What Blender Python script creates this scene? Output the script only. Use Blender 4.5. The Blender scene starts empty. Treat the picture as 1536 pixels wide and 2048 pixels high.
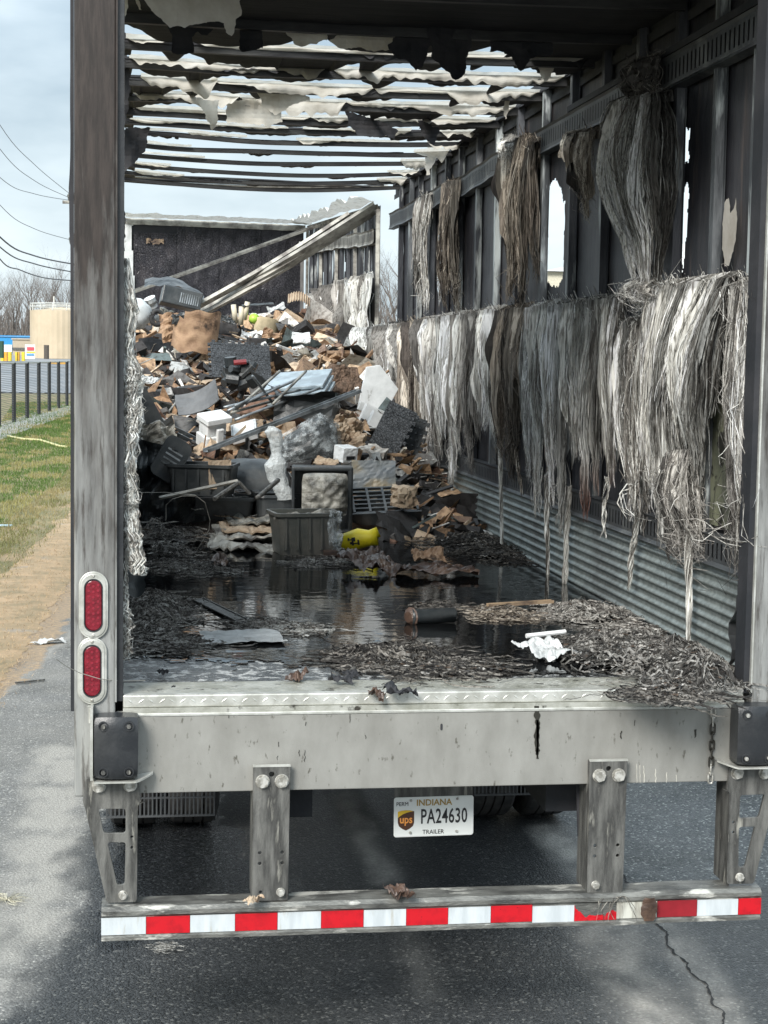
import bpy, math, random
import numpy as np
from mathutils import Vector, Matrix, Euler, noise
from mathutils.geometry import delaunay_2d_cdt
random.seed(7)
R = math.radians
scn = bpy.context.scene
col = scn.collection
F = 1.30                                  # height of the trailer floor

# ------------------------------------------------------------------ camera
CAM = Vector((-1.0718, -5.8553, F + 1.1811)); YAW, PITCH, ROLL, FPX = .1444, -.0901, .0161, 3372.0
_f = Vector((math.sin(YAW) * math.cos(PITCH), math.cos(YAW) * math.cos(PITCH), math.sin(PITCH)))
_r0 = Vector((math.cos(YAW), -math.sin(YAW), 0)); _u0 = _r0.cross(_f)
_r = _r0 * math.cos(ROLL) + _u0 * math.sin(ROLL); _u = -_r0 * math.sin(ROLL) + _u0 * math.cos(ROLL)
cd = bpy.data.cameras.new('camera'); cam = bpy.data.objects.new('camera', cd); col.objects.link(cam)
cam.matrix_world = Matrix(((_r.x, _u.x, -_f.x, CAM.x), (_r.y, _u.y, -_f.y, CAM.y), (_r.z, _u.z, -_f.z, CAM.z), (0, 0, 0, 1)))
cd.sensor_fit = 'HORIZONTAL'; cd.sensor_width = 36; cd.lens = FPX / 1536 * 36
cd.clip_start = .1; cd.clip_end = 5000
scn.camera = cam

# ------------------------------------------------------------------ sky, sun, exposure
SUN_EL, SUN_AZ = 36, -148                   # degrees; azimuth of the sun from +Y, clockwise
world = bpy.data.worlds.new('World'); scn.world = world; world.use_nodes = True
wn = world.node_tree; wn.nodes.clear()
def wnode(t, **k):
    n = wn.nodes.new(t)
    for a, b in k.items(): setattr(n, a, b)
    return n
wo = wnode('ShaderNodeOutputWorld'); bg = wnode('ShaderNodeBackground'); bg.inputs['Strength'].default_value = .10
sky = wnode('ShaderNodeTexSky', sky_type='NISHITA', sun_disc=False, sun_elevation=R(SUN_EL), sun_rotation=R(SUN_AZ), air_density=1.2, dust_density=2.0)
tc = wnode('ShaderNodeTexCoord'); mp = wnode('ShaderNodeMapping'); mp.inputs['Scale'].default_value = (1.6, 1.6, 4.6); mp.inputs['Location'].default_value = (.3, .2, .62)
nz = wnode('ShaderNodeTexNoise'); nz.inputs['Scale'].default_value = 1.9; nz.inputs['Detail'].default_value = 6; nz.inputs['Roughness'].default_value = .52
rp = wnode('ShaderNodeValToRGB'); rp.color_ramp.elements[0].position = .36; rp.color_ramp.elements[0].color = (2.05, 2.6, 3.05, 1)
rp.color_ramp.elements[1].position = .60; rp.color_ramp.elements[1].color = (4.3, 4.85, 5.15, 1)
mx = wnode('ShaderNodeMix', data_type='RGBA'); mx.inputs['Factor'].default_value = .90
L = wn.links.new
L(tc.outputs['Generated'], mp.inputs[0]); L(mp.outputs[0], nz.inputs['Vector']); L(nz.outputs['Fac'], rp.inputs[0])
sz_ = wnode('ShaderNodeSeparateXYZ'); gr = wnode('ShaderNodeMapRange'); gr.inputs[1].default_value = .15; gr.inputs[2].default_value = 1; gr.inputs[3].default_value = 1; gr.inputs[4].default_value = 2.1   # an overcast sky is brightest overhead
vm = wnode('ShaderNodeVectorMath', operation='SCALE'); L(tc.outputs['Generated'], sz_.inputs[0]); L(sz_.outputs['Z'], gr.inputs[0])
L(sky.outputs[0], mx.inputs['A']); L(rp.outputs[0], mx.inputs['B']); L(mx.outputs['Result'], vm.inputs[0]); L(gr.outputs[0], vm.inputs['Scale']); L(vm.outputs[0], bg.inputs['Color']); L(bg.outputs[0], wo.inputs['Surface'])
sl = bpy.data.lights.new('sun', 'SUN'); sl.energy = 2.1; sl.angle = R(22); sl.color = (1, .965, .91)
so = bpy.data.objects.new('sun', sl); col.objects.link(so)
sd = Vector((math.sin(R(SUN_AZ)) * math.cos(R(SUN_EL)), math.cos(R(SUN_AZ)) * math.cos(R(SUN_EL)), math.sin(R(SUN_EL))))
so.rotation_euler = sd.to_track_quat('Z', 'Y').to_euler()
vs = scn.view_settings; vs.view_transform = 'Standard'; vs.look = 'None'; vs.gamma = 1; vs.exposure = 1.2; vs.use_curve_mapping = False

# ------------------------------------------------------------------ helpers
def at(px, py, X=None, Y=None, Z=None):
    """a photograph pixel turned into a point of the place, on a plane of known X, Y or Z"""
    d = _r * ((px - 768) / FPX) - _u * ((py - 1024) / FPX) + _f
    t = (Y - CAM.y) / d.y if Y is not None else (X - CAM.x) / d.x if X is not None else (Z - CAM.z) / d.z
    return CAM + d * t
def scl(P):                                # pixels per metre at P
    return FPX / (P - CAM).dot(_f)
def nz1(x, y=0., z=0.): return noise.noise(Vector((x, y, z)))
def fbm(x, y=0., z=0., o=4):
    s = 0; a = 1
    for i in range(o):
        s += a * noise.noise(Vector((x, y, z))); x *= 2.07; y *= 2.07; z *= 2.07; a *= .5
    return s
def lerp(a, b, t): return a + (b - a) * t
def rc(c, v=.1):
    k = 1 + random.uniform(-v, v); return (c[0] * k, c[1] * k, c[2] * k)

class MB:
    def __init__(s): s.v = []; s.f = []; s.c = []; s.cc = None; s.m = []; s.mi = 0
    def add(s, vs_, fs, c=None):
        o = len(s.v); s.v.extend(tuple(p) for p in vs_); s.f.extend(tuple(i + o for i in f) for f in fs); s.m.extend([s.mi] * len(fs))
        c = c or s.cc or (.5, .5, .5); s.c.extend([c] * len(vs_)); return s
    def box(s, x0, x1, y0, y1, z0, z1, c=None, M_=None):
        v = [Vector(p) for p in ((x0, y0, z0), (x1, y0, z0), (x1, y1, z0), (x0, y1, z0), (x0, y0, z1), (x1, y0, z1), (x1, y1, z1), (x0, y1, z1))]
        if M_: v = [M_ @ p for p in v]
        return s.add(v, ((0, 3, 2, 1), (4, 5, 6, 7), (0, 1, 5, 4), (1, 2, 6, 5), (2, 3, 7, 6), (3, 0, 4, 7)), c)
    def tube(s, pts, r, n=6, c=None, cap=True):
        pts = [Vector(p) for p in pts]; rings = []; up = Vector((0, 0, 1))
        for i, p in enumerate(pts):
            t = (pts[min(i + 1, len(pts) - 1)] - pts[max(i - 1, 0)]).normalized()
            a = t.cross(up if abs(t.z) < .95 else Vector((1, 0, 0))).normalized(); b = t.cross(a)
            rr = r[i] if isinstance(r, (list, tuple)) else r
            rings += [p + (a * math.cos(2 * math.pi * k / n) + b * math.sin(2 * math.pi * k / n)) * rr for k in range(n)]
        fs = [(i * n + k, i * n + (k + 1) % n, (i + 1) * n + (k + 1) % n, (i + 1) * n + k) for i in range(len(pts) - 1) for k in range(n)]
        if cap: fs += [tuple(range(n))[::-1], tuple(range((len(pts) - 1) * n, len(pts) * n))]
        return s.add(rings, fs, c)
    def ribbon(s, pts, w, c=None, side=None, cols=None):
        o = len(s.v); n = len(pts); sd_ = side or Vector((random.uniform(-1, 1), random.uniform(-1, 1), random.uniform(-.3, .3)))
        for i, p in enumerate(pts):
            t = pts[min(i + 1, n - 1)] - pts[max(i - 1, 0)]
            a = t.cross(sd_); 
            if a.length < 1e-9: a = Vector((1, 0, 0))
            a = a.normalized() * (w * (.5 if i < n - 1 else .15))
            s.v.append(tuple(p - a)); s.v.append(tuple(p + a)); cc = cols[i] if cols else (c or (.5, .5, .5)); s.c.append(cc); s.c.append(cc)
        for i in range(n - 1): s.f.append((o + 2 * i, o + 2 * i + 1, o + 2 * i + 3, o + 2 * i + 2)); s.m.append(s.mi)
    def prism(s, out, d, c=None, M_=None, holes=()):
        """outline in the XZ plane (list of (x,z)), thickness d along +Y"""
        n = len(out); v = [Vector((x, 0, z)) for x, z in out] + [Vector((x, d, z)) for x, z in out]
        if M_: v = [M_ @ p for p in v]
        return s.add(v, [tuple(range(n)), tuple(range(n, 2 * n))[::-1]] + [(i, i + n, (i + 1) % n + n, (i + 1) % n) for i in range(n)], c)
    def ring(s, out, inn, d, c=None, M_=None):
        n = len(out); v = [Vector((x, y, z)) for y in (0, d) for o in (out, inn) for x, z in o]
        if M_: v = [M_ @ p for p in v]
        fs = []
        for i in range(n):
            j = (i + 1) % n
            fs += [(i, j, n + j, n + i), (2 * n + i, 3 * n + i, 3 * n + j, 2 * n + j), (i, 2 * n + i, 2 * n + j, j), (n + i, n + j, 3 * n + j, 3 * n + i)]
        return s.add(v, fs, c)
    def grid(s, nx, ny, fn, c=None, skip=None, cf=None):
        o = len(s.v); 
        for j in range(ny + 1):
            for i in range(nx + 1):
                s.v.append(tuple(fn(i / nx, j / ny))); s.c.append(cf(i / nx, j / ny) if cf else (c or s.cc or (.5, .5, .5)))
        for j in range(ny):
            for i in range(nx):
                if skip and skip((i + .5) / nx, (j + .5) / ny): continue
                a = o + j * (nx + 1) + i; s.f.append((a, a + 1, a + nx + 2, a + nx + 1)); s.m.append(s.mi)
        return s
    def xf(s, M_):
        s.v = [tuple(M_ @ Vector(p)) for p in s.v]; return s
    def build(s, name, mat, parent=None, smooth=False, bevel=0, kind=None, label=None, origin=None):
        me = bpy.data.meshes.new(name)
        v = s.v
        if origin is not None: v = [(p[0] - origin[0], p[1] - origin[1], p[2] - origin[2]) for p in v]
        me.from_pydata(v, [], s.f)
        a = me.attributes.new('Col', 'FLOAT_COLOR', 'POINT')
        a.data.foreach_set('color', np.array([(c[0], c[1], c[2], 1) for c in s.c], dtype=np.float32).ravel())
        mats = mat if isinstance(mat, (list, tuple)) else [mat]
        for m_ in mats: me.materials.append(m_)
        if len(mats) > 1: me.polygons.foreach_set('material_index', s.m)
        if smooth: me.polygons.foreach_set('use_smooth', [True] * len(me.polygons))
        me.update()
        ob = bpy.data.objects.new(name, me); col.objects.link(ob)
        if origin is not None: ob.location = origin
        if parent: ob.parent = parent
        if parent and origin is None and parent.location.length > 0:
            ob.location = (0, 0, 0)
        if bevel:
            b = ob.modifiers.new('bevel', 'BEVEL'); b.width = bevel; b.segments = 2; b.limit_method = 'ANGLE'; b.angle_limit = R(40)
        if kind: ob['kind'] = kind
        if label: ob['label'] = label
        return ob
def empty(name, loc=(0, 0, 0), rot=(0, 0, 0)):
    o = bpy.data.objects.new(name, None); col.objects.link(o); o.location = loc; o.rotation_euler = rot; o.empty_display_size = .1; return o
def tag(o, label, cat=None, group=None, kind=None):
    if label: o['label'] = label
    if cat: o['category'] = cat
    if group: o['group'] = group
    if kind: o['kind'] = kind
    return o

# ------------------------------------------------------------------ materials
def mat(name, c1, c2=None, rough=.7, metal=0., scale=8, lo=.4, hi=.6, stretch=(1, 1, 1), bump=0., bscale=60, bstretch=None,
        c3=None, s3=2., lo3=.5, hi3=.6, attr=False, rough2=None, trans=0., zburn=None, spec=.5, coat=0., detail=6, bdist=.01, vor=False, alpha=None):
    m = bpy.data.materials.new(name); m.use_nodes = True; nt = m.node_tree; N = nt.nodes; K = nt.links.new
    bs = N['Principled BSDF']; out = N['Material Output']
    tcn = N.new('ShaderNodeTexCoord'); mpn = N.new('ShaderNodeMapping'); mpn.inputs['Scale'].default_value = stretch
    K(tcn.outputs['Object'], mpn.inputs[0])
    def noi(sc, vec, det=6, ro=.6):
        n = N.new('ShaderNodeTexNoise'); n.inputs['Scale'].default_value = sc; n.inputs['Detail'].default_value = det; n.inputs['Roughness'].default_value = ro; K(vec, n.inputs['Vector']); return n.outputs['Fac']
    def mr(v, a, b, to0=0, to1=1):
        n = N.new('ShaderNodeMapRange'); n.inputs[1].default_value = a; n.inputs[2].default_value = b; n.inputs[3].default_value = to0; n.inputs[4].default_value = to1; K(v, n.inputs[0]); return n.outputs[0]
    def mixc(f, a, b):
        n = N.new('ShaderNodeMix'); n.data_type = 'RGBA'
        K(f, n.inputs['Factor'])
        for s_, v in (('A', a), ('B', b)):
            if isinstance(v, tuple): n.inputs[s_].default_value = (*v, 1)
            else: K(v, n.inputs[s_])
        return n.outputs['Result']
    if attr:
        an = N.new('ShaderNodeAttribute'); an.attribute_name = 'Col'; c = an.outputs['Color']
    else: c = tuple(c1)
    if c2 is not None:
        f1 = mr(noi(scale, mpn.outputs[0], detail), lo, hi)
        if attr:
            mm = N.new('ShaderNodeMix'); mm.data_type = 'RGBA'; mm.blend_type = 'MULTIPLY'; K(f1, mm.inputs['Factor']); K(c, mm.inputs['A']); mm.inputs['B'].default_value = (*c2, 1); c = mm.outputs['Result']
        else: c = mixc(f1, c, tuple(c2))
        if rough2 is not None: K(mr(f1, 0, 1, rough, rough2), bs.inputs['Roughness'])
    if c3 is not None:
        c = mixc(mr(noi(s3, mpn.outputs[0], 5), lo3, hi3), c, tuple(c3))
    if zburn is not None:
        z0, z1, cb, amp = zburn
        sx = N.new('ShaderNodeSeparateXYZ'); K(tcn.outputs['Object'], sx.inputs[0])
        ad = N.new('ShaderNodeMath'); ad.operation = 'ADD'; K(sx.outputs['Z'], ad.inputs[0])
        K(mr(noi(2.2, mpn.outputs[0], 7, .65), .25, .75, -amp, amp), ad.inputs[1])
        c = mixc(mr(ad.outputs[0], z0, z1), c, mixc(mr(noi(5.5, mpn.outputs[0], 8, .7), .42, .62), tuple(cb), tuple(v * 2.3 for v in cb)))
    if isinstance(c, tuple): bs.inputs['Base Color'].default_value = (*c, 1)
    else: K(c, bs.inputs['Base Color'])
    if rough2 is None: bs.inputs['Roughness'].default_value = rough
    bs.inputs['Metallic'].default_value = metal; bs.inputs['Specular IOR Level'].default_value = spec
    if coat: bs.inputs['Coat Weight'].default_value = coat; bs.inputs['Coat Roughness'].default_value = .1
    if bump:
        bn = N.new('ShaderNodeBump'); bn.inputs['Strength'].default_value = bump; bn.inputs['Distance'].default_value = bdist
        vec = mpn.outputs[0]
        if bstretch:
            m2 = N.new('ShaderNodeMapping'); m2.inputs['Scale'].default_value = bstretch; K(tcn.outputs['Object'], m2.inputs[0]); vec = m2.outputs[0]
        if vor:
            vn = N.new('ShaderNodeTexVoronoi'); vn.inputs['Scale'].default_value = bscale; vn.feature = 'DISTANCE_TO_EDGE'; K(vec, vn.inputs['Vector']); K(mr(vn.outputs['Distance'], 0, .12), bn.inputs['Height'])
        else: K(noi(bscale, vec, 5), bn.inputs['Height'])
        K(bn.outputs[0], bs.inputs['Normal'])
    if alpha:
        K(mr(noi(alpha[3], mpn.outputs[0], 6, .7), alpha[4], alpha[5], alpha[0], alpha[1]), bs.inputs['Alpha'])
    if trans:
        tb = N.new('ShaderNodeBsdfTranslucent'); ms = N.new('ShaderNodeMixShader'); ms.inputs[0].default_value = trans
        if isinstance(c, tuple): tb.inputs['Color'].default_value = (*c, 1)
        else: K(c, tb.inputs['Color'])
        K(bs.outputs[0], ms.inputs[1]); K(tb.outputs[0], ms.inputs[2]); K(ms.outputs[0], out.inputs['Surface'])
    return m

m_post = mat('weathered_aluminium', (.37, .375, .36), (.24, .245, .24), .5, .3, scale=5, lo=.3, hi=.75, stretch=(8, 8, .9), bump=.12, bscale=220, zburn=(F + .0, F + 1.55, (.020, .0155, .0135), .8), c3=(.09, .083, .075), s3=6, lo3=.52, hi3=.66)
m_alu = mat('brushed_beam_aluminium', (.36, .355, .33), (.22, .215, .195), .46, .3, scale=2.6, lo=.3, hi=.75, stretch=(2.6, 1, 1.2), bump=.12, bscale=160, c3=(.12, .113, .095), s3=16, lo3=.615, hi3=.70, detail=9)
m_edge = mat('bright_edge_aluminium', (.62, .62, .58), (.42, .42, .38), .35, .4, scale=12, bump=.1, bscale=90)
m_diam = mat('diamond_plate_aluminium', (.52, .52, .47), (.33, .33, .28), .4, .4, scale=9, c3=(.06, .055, .045), s3=14, lo3=.6, hi3=.68, bump=.15, bscale=100)
m_brk = mat('sooty_bracket_steel', (.19, .188, .175), (.036, .036, .035), .5, .35, scale=5, lo=.36, hi=.64, stretch=(5, 5, .8), c3=(.36, .35, .31), s3=5, lo3=.60, hi3=.70, bump=.35, bscale=90, detail=9)
m_bolt = mat('zinc_bolt', (.58, .57, .53), (.26, .25, .22), .45, .4, scale=45, bump=.2, bscale=160)
m_rub = mat('black_rubber', (.022, .024, .027), (.05, .052, .054), .34, 0, scale=9, lo=.45, hi=.75, bump=.12, bscale=90)
m_tyre = mat('tyre_rubber', (.02, .02, .021), (.05, .048, .045), .75, 0, scale=12)
m_soot = mat('black_soot', (.012, .014, .018), (.03, .03, .034), .75, 0, scale=3, bump=.2, bscale=40)
m_panel = mat('scorched_skin', (.020, .021, .027), (.052, .05, .056), .5, .25, scale=2.2, lo=.38, hi=.72, stretch=(3, 5, .5), bump=.25, bscale=16, bstretch=(3, 3, .6), c3=(.11, .085, .075), s3=3, lo3=.56, hi3=.8, bdist=.02)
m_panelg = mat('greenish_fibreglass_panel', (.30, .31, .21), (.14, .15, .11), .5, 0, scale=4, lo=.4, hi=.6, c3=(.03, .03, .025), s3=7, lo3=.53, hi3=.57, trans=.45, bump=.3, bscale=30)
m_wpost = mat('sooted_galvanised_post', (.085, .09, .10), (.022, .024, .03), .5, .4, scale=5, lo=.36, hi=.58, stretch=(2, 2, .35), c3=(.42, .44, .43), s3=4.5, lo3=.56, hi3=.66, bump=.2, bscale=60)
m_wpost2 = mat('ash_streaked_post', (.16, .17, .18), (.04, .045, .05), .5, .4, scale=5, lo=.36, hi=.58, stretch=(2, 2, .35), c3=(.50, .54, .54), s3=3.2, lo3=.53, hi3=.60, bump=.2, bscale=60)
m_track = mat('sooted_logistics_track', (.08, .087, .092), (.035, .037, .042), .5, .4, scale=3, lo=.4, hi=.65, c3=(.24, .25, .24), s3=3.5, lo3=.55, hi3=.75, bump=.15, bscale=80)
m_kick = mat('galvanised_kick_plate', (.33, .37, .36), (.19, .22, .215), .42, .45, scale=26, lo=.35, hi=.65, c3=(.055, .05, .048), s3=1.3, lo3=.5, hi3=.72, bump=.12, bscale=120)
m_pale = mat('pale_peeled_roof_sheet', (.84, .81, .74), (.62, .58, .50), .8, 0, scale=7, lo=.35, hi=.7, bump=.35, bscale=30, trans=.5, c3=(.20, .17, .14), s3=4, lo3=.62, hi3=.8)
m_white = mat('ash_white_sheet', (.80, .80, .76), (.45, .43, .38), .8, 0, scale=14, lo=.5, hi=.75, bump=.4, bscale=60, trans=.25)
m_dark = mat('sooty_roof_sheet', (.014, .016, .02), (.032, .031, .034), .8, 0, scale=5, stretch=(.6, 6, 1), bump=.35, bscale=22)
m_bow = mat('sooted_roof_bow', (.022, .022, .024), (.06, .06, .058), .5, .4, scale=4, stretch=(.6, 3, 3), lo=.4, hi=.65, bump=.2, bscale=50)
m_rail = mat('ashen_rail', (.38, .37, .33), (.12, .11, .10), .55, .3, scale=6, lo=.42, hi=.62, bump=.2, bscale=50)
m_char = mat('charred_plywood', (.010, .010, .014), (.028, .027, .034), .5, 0, scale=6, bump=.7, bscale=34, vor=True, bdist=.012, c3=(.05, .045, .05), s3=1.5, lo3=.6, hi3=.7)
m_fib = mat('glass_fibre_strands', (.5, .5, .5), (.30, .285, .265), .75, 0, scale=1, lo=.46, hi=.62, stretch=(70, 70, 3.2), attr=True, trans=.12, bump=.4, bscale=1.2, bdist=.01)
m_fib2 = mat('loose_fibre_strands', (.5, .5, .5), (.6, .58, .56), .75, 0, scale=30, attr=True, trans=.25)
m_mix = mat('mixed_debris', (.5, .5, .5), (.45, .42, .4), .8, 0, scale=22, lo=.45, hi=.65, attr=True, bump=.35, bscale=50)
m_card = mat('cardboard', (.36, .235, .145), (.25, .155, .095), .85, 0, scale=10, bump=.3, bscale=60, c3=(.03, .022, .018), s3=5, lo3=.57, hi3=.66)
m_cardp = mat('pale_cardboard', (.45, .36, .26), (.33, .24, .165), .85, 0, scale=10, bump=.3, bscale=60, c3=(.05, .04, .03), s3=6, lo3=.6, hi3=.7)
m_cardd = mat('wet_brown_paper', (.10, .062, .045), (.05, .033, .027), .4, 0, scale=10, bump=.5, bscale=40, c3=(.18, .11, .07), s3=4, lo3=.55, hi3=.7)
m_foam = mat('white_foam', (.80, .82, .82), (.66, .68, .68), .75, 0, scale=8, bump=.25, bscale=150, c3=(.22, .20, .18), s3=9, lo3=.62, hi3=.72)
m_foamw = mat('pale_board', (.62, .64, .64), (.45, .47, .47), .6, 0, scale=5, c3=(.15, .14, .13), s3=7, lo3=.6, hi3=.72, bump=.1)
m_blk = mat('melted_black_plastic', (.026, .031, .034), (.07, .074, .074), .36, 0, scale=5, lo=.42, hi=.7, bump=.3, bscale=24, c3=(.11, .105, .095), s3=4, lo3=.62, hi3=.75)
m_mat = mat('grey_foam_mat', (.085, .092, .10), (.05, .055, .06), .7, 0, scale=6, bump=.9, bscale=55, vor=True, bdist=.012)
m_metal = mat('grey_metal', (.34, .37, .39), (.13, .14, .14), .42, .5, scale=8, bump=.15)
m_blue = mat('pale_blue_metal', (.46, .54, .58), (.30, .35, .38), .45, .2, scale=8, bump=.1)
m_film = mat('clear_film', (.66, .70, .71), (.42, .46, .47), .16, 0, scale=6, lo=.3, hi=.7, bump=.9, bscale=16, bdist=.03, alpha=(.10, .85, 0, 11, .46, .66))
m_film2 = mat('milky_film', (.74, .78, .78), (.50, .54, .55), .2, 0, scale=8, lo=.3, hi=.7, bump=.9, bscale=20, bdist=.03, alpha=(.5, .95, 0, 9, .42, .6))
m_crust = mat('dusty_film_crust', (.36, .35, .31), (.10, .10, .09), .35, 0, scale=9, lo=.4, hi=.6, bump=.8, bscale=18, bdist=.03)
m_yel = mat('yellow_plastic', (.80, .66, .02), (.45, .38, .03), .4, 0, scale=14, lo=.6, hi=.75, bump=.2)
m_wood = mat('scorched_wood', (.34, .25, .16), (.10, .07, .05), .75, 0, scale=8, stretch=(1, 1, 1), bump=.3, bscale=50)
m_brick = mat('fibrous_brown_pad', (.25, .165, .115), (.12, .08, .055), .9, 0, scale=26, bump=1, bscale=70, bdist=.02)
def flat(name, c, rough=.6, metal=0., **k): return mat(name, c, tuple(v * .8 for v in c), rough, metal, scale=k.pop('scale', 12), **k)
m_red = mat('red_reflective_tape', (.50, .006, .014), (.36, .005, .012), .4, 0, scale=30, lo=.45, hi=.7, c3=(.06, .01, .01), s3=40, lo3=.66, hi3=.70); m_redd = flat('scorched_red_tape', (.27, .012, .02), .45)
m_whi = mat('white_reflective_tape', (.56, .60, .62), (.45, .49, .51), .45, 0, scale=20, stretch=(1, 1, .2), c3=(.38, .37, .32), s3=26, lo3=.58, hi3=.70)
m_whid = mat('stained_white_tape', (.55, .55, .49), (.30, .29, .25), .5, 0, scale=30, stretch=(1, 1, .12), lo=.45, hi=.6)
# ------------------------------------------------------------------ ground: road, lawn, field
def inpoly(x, y, P):
    c = False; j = len(P) - 1
    for i in range(len(P)):
        if (P[i][1] > y) != (P[j][1] > y) and x < (P[j][0] - P[i][0]) * (y - P[i][1]) / (P[j][1] - P[i][1]) + P[i][0]: c = not c
        j = i
    return c
def gp(px, py): p = at(px, py, Z=0); return (p.x, p.y)
wet = [gp(*p) for p in ((232, 1655), (160, 1672), (112, 1705), (105, 1740), (140, 1760), (160, 1800), (118, 1840), (128, 1880), (80, 1930), (30, 1985), (0, 2048), (-300, 2300), (2200, 2600), (1900, 1840), (1540, 1790), (1250, 1760), (1190, 1700), (1120, 1640), (1080, 1560), (900, 1480), (240, 1480))]
wet2 = [gp(*p) for p in ((232, 1640), (215, 1900), (620, 1800), (590, 1750), (505, 1715), (480, 1660), (440, 1600), (430, 1560), (230, 1560))]
dusty = [gp(*p) for p in ((-60, 1420), (60, 1330), (150, 1200), (230, 1200), (230, 1620), (150, 1660), (100, 1700), (105, 1760), (60, 1900), (20, 1990), (-200, 2100))]
tan = [gp(*p) for p in ((-300, 1620), (-60, 1440), (40, 1370), (110, 1290), (150, 1210), (175, 1100), (200, 1000), (-400, 1500))]
def seg(p, a, b):
    ax, ay = a; bx, by = b; dx, dy = bx - ax, by - ay; t = max(0, min(1, ((p[0] - ax) * dx + (p[1] - ay) * dy) / (dx * dx + dy * dy + 1e-9)))
    return math.hypot(p[0] - ax - t * dx, p[1] - ay - t * dy)
streaks = [(gp(690, 1585), gp(770, 1760), .06, .75), (gp(770, 1760), gp(860, 1990), .05, .2), (gp(1100, 1660), gp(1215, 1790), .08, .75), (gp(1215, 1850), gp(1340, 2100), .11, .6), (gp(1330, 1850), gp(1490, 2100), .07, .55),
           (gp(120, 1500), gp(60, 1850), .13, .85), (gp(150, 1500), gp(130, 1640), .06, .8), (gp(0, 1390), gp(150, 1260), .05, .6), (gp(60, 1850), gp(-30, 2000), .12, .5), (gp(1250, 1560), gp(1420, 1790), .3, .14)]
def road_attr(x, y):
    wx = x + .10 * fbm(x * 3, y * 2) + .03 * fbm(x * 16, y * 12, 3); wy = y + .16 * fbm(x * 2 + 7, y * 2) + .04 * fbm(x * 12, y * 12, 8)
    w = .75 if inpoly(wx, wy, wet) else 0
    if inpoly(wx, wy, wet2): w = 1
    d = (.55 + .45 * fbm(x * 2, y * 2, 5)) if inpoly(wx, wy, dusty) else 0
    t = (.7 + .5 * fbm(x * 1.5, y * 1.5, 2)) if inpoly(wx, wy, tan) else 0
    s = 0
    for a, b, ww, k in streaks:
        q = seg((x + .03 * fbm(x * 4, y * 3), y), a, b)
        if q < ww * 2.1: s = max(s, k * (1 - (q / (ww * 2.1)) ** 1.5) * (.8 + .5 * fbm(x * 9, y * 5, 9)))
    w *= 1 - .95 * max(0, min(1, s * 1.5))
    return (max(0, w), max(0, min(1, max(d * .62, s * 1.5))), max(0, min(.8, t)))
def road_mat():
    m = bpy.data.materials.new('asphalt'); m.use_nodes = True; nt = m.node_tree; N = nt.nodes; K = nt.links.new; bs = N['Principled BSDF']
    tcn = N.new('ShaderNodeTexCoord'); an = N.new('ShaderNodeAttribute'); an.attribute_name = 'Col'; sp = N.new('ShaderNodeSeparateColor'); K(an.outputs['Color'], sp.inputs[0])
    def noi(sc, det=4, ro=.6):
        n = N.new('ShaderNodeTexNoise'); n.inputs['Scale'].default_value = sc; n.inputs['Detail'].default_value = det; n.inputs['Roughness'].default_value = ro; K(tcn.outputs['Object'], n.inputs['Vector']); return n.outputs['Fac']
    def mr(v, a, b, c=0, d=1):
        n = N.new('ShaderNodeMapRange'); n.inputs[1].default_value = a; n.inputs[2].default_value = b; n.inputs[3].default_value = c; n.inputs[4].default_value = d; K(v, n.inputs[0]); return n.outputs[0]
    def mix(f, a, b, bt='MIX'):
        n = N.new('ShaderNodeMix'); n.data_type = 'RGBA'; n.blend_type = bt
        if isinstance(f, float): n.inputs['Factor'].default_value = f
        else: K(f, n.inputs['Factor'])
        for s_, v in (('A', a), ('B', b)):
            if isinstance(v, tuple): n.inputs[s_].default_value = (*v, 1)
            else: K(v, n.inputs[s_])
        return n.outputs['Result']
    vo = N.new('ShaderNodeTexVoronoi'); vo.inputs['Scale'].default_value = 95; K(tcn.outputs['Object'], vo.inputs['Vector'])
    stone = N.new('ShaderNodeSeparateColor'); K(vo.outputs['Color'], stone.inputs[0])
    base = mix(mr(stone.outputs[0], .2, 1), (.095, .10, .102), (.20, .205, .205))
    base = mix(mr(stone.outputs[1], .90, .97), base, (.46, .46, .43))
    base = mix(mr(noi(1.3, 6), .4, .65), base, mix(1.0, base, (.72, .72, .70), 'MULTIPLY'))
    base = mix(sp.outputs[1], base, mix(mr(noi(60), .3, .7), (.42, .41, .375), (.27, .26, .24)))
    tn = N.new('ShaderNodeMath'); tn.operation = 'MULTIPLY_ADD'; K(noi(14, 7, .75), tn.inputs[0]); tn.inputs[1].default_value = 1.6; K(sp.outputs[2], tn.inputs[2])
    base = mix(mr(tn.outputs[0], 1.0, 1.45), base, mix(mr(noi(22), .35, .65), (.42, .31, .20), (.25, .21, .165)))
    wetf = sp.outputs[0]
    base = mix(wetf, base, mix(1.0, base, (.12, .13, .145), 'MULTIPLY'))
    K(base, bs.inputs['Base Color'])
    K(mr(wetf, 0, 1, .85, .26), bs.inputs['Roughness'])
    bs.inputs['Specular IOR Level'].default_value = .2
    bn = N.new('ShaderNodeBump'); bn.inputs['Strength'].default_value = .55; bn.inputs['Distance'].default_value = .006
    mm = N.new('ShaderNodeMath'); mm.operation = 'ADD'; K(mr(vo.outputs['Distance'], 0, .8, 1, 0), mm.inputs[0]); K(noi(150), mm.inputs[1]); K(mm.outputs[0], bn.inputs['Height']); K(bn.outputs[0], bs.inputs['Normal'])
    return m
m_road = road_mat()
m_grass = mat('lawn_soil', (.13, .125, .055), (.22, .185, .095), .95, 0, scale=.9, lo=.38, hi=.62, c3=(.33, .24, .15), s3=.55, lo3=.56, hi3=.68, bump=.6, bscale=12)
m_field = mat('dry_field', (.20, .17, .11), (.13, .12, .075), .95, 0, scale=.12, bump=.5, bscale=2)
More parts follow.
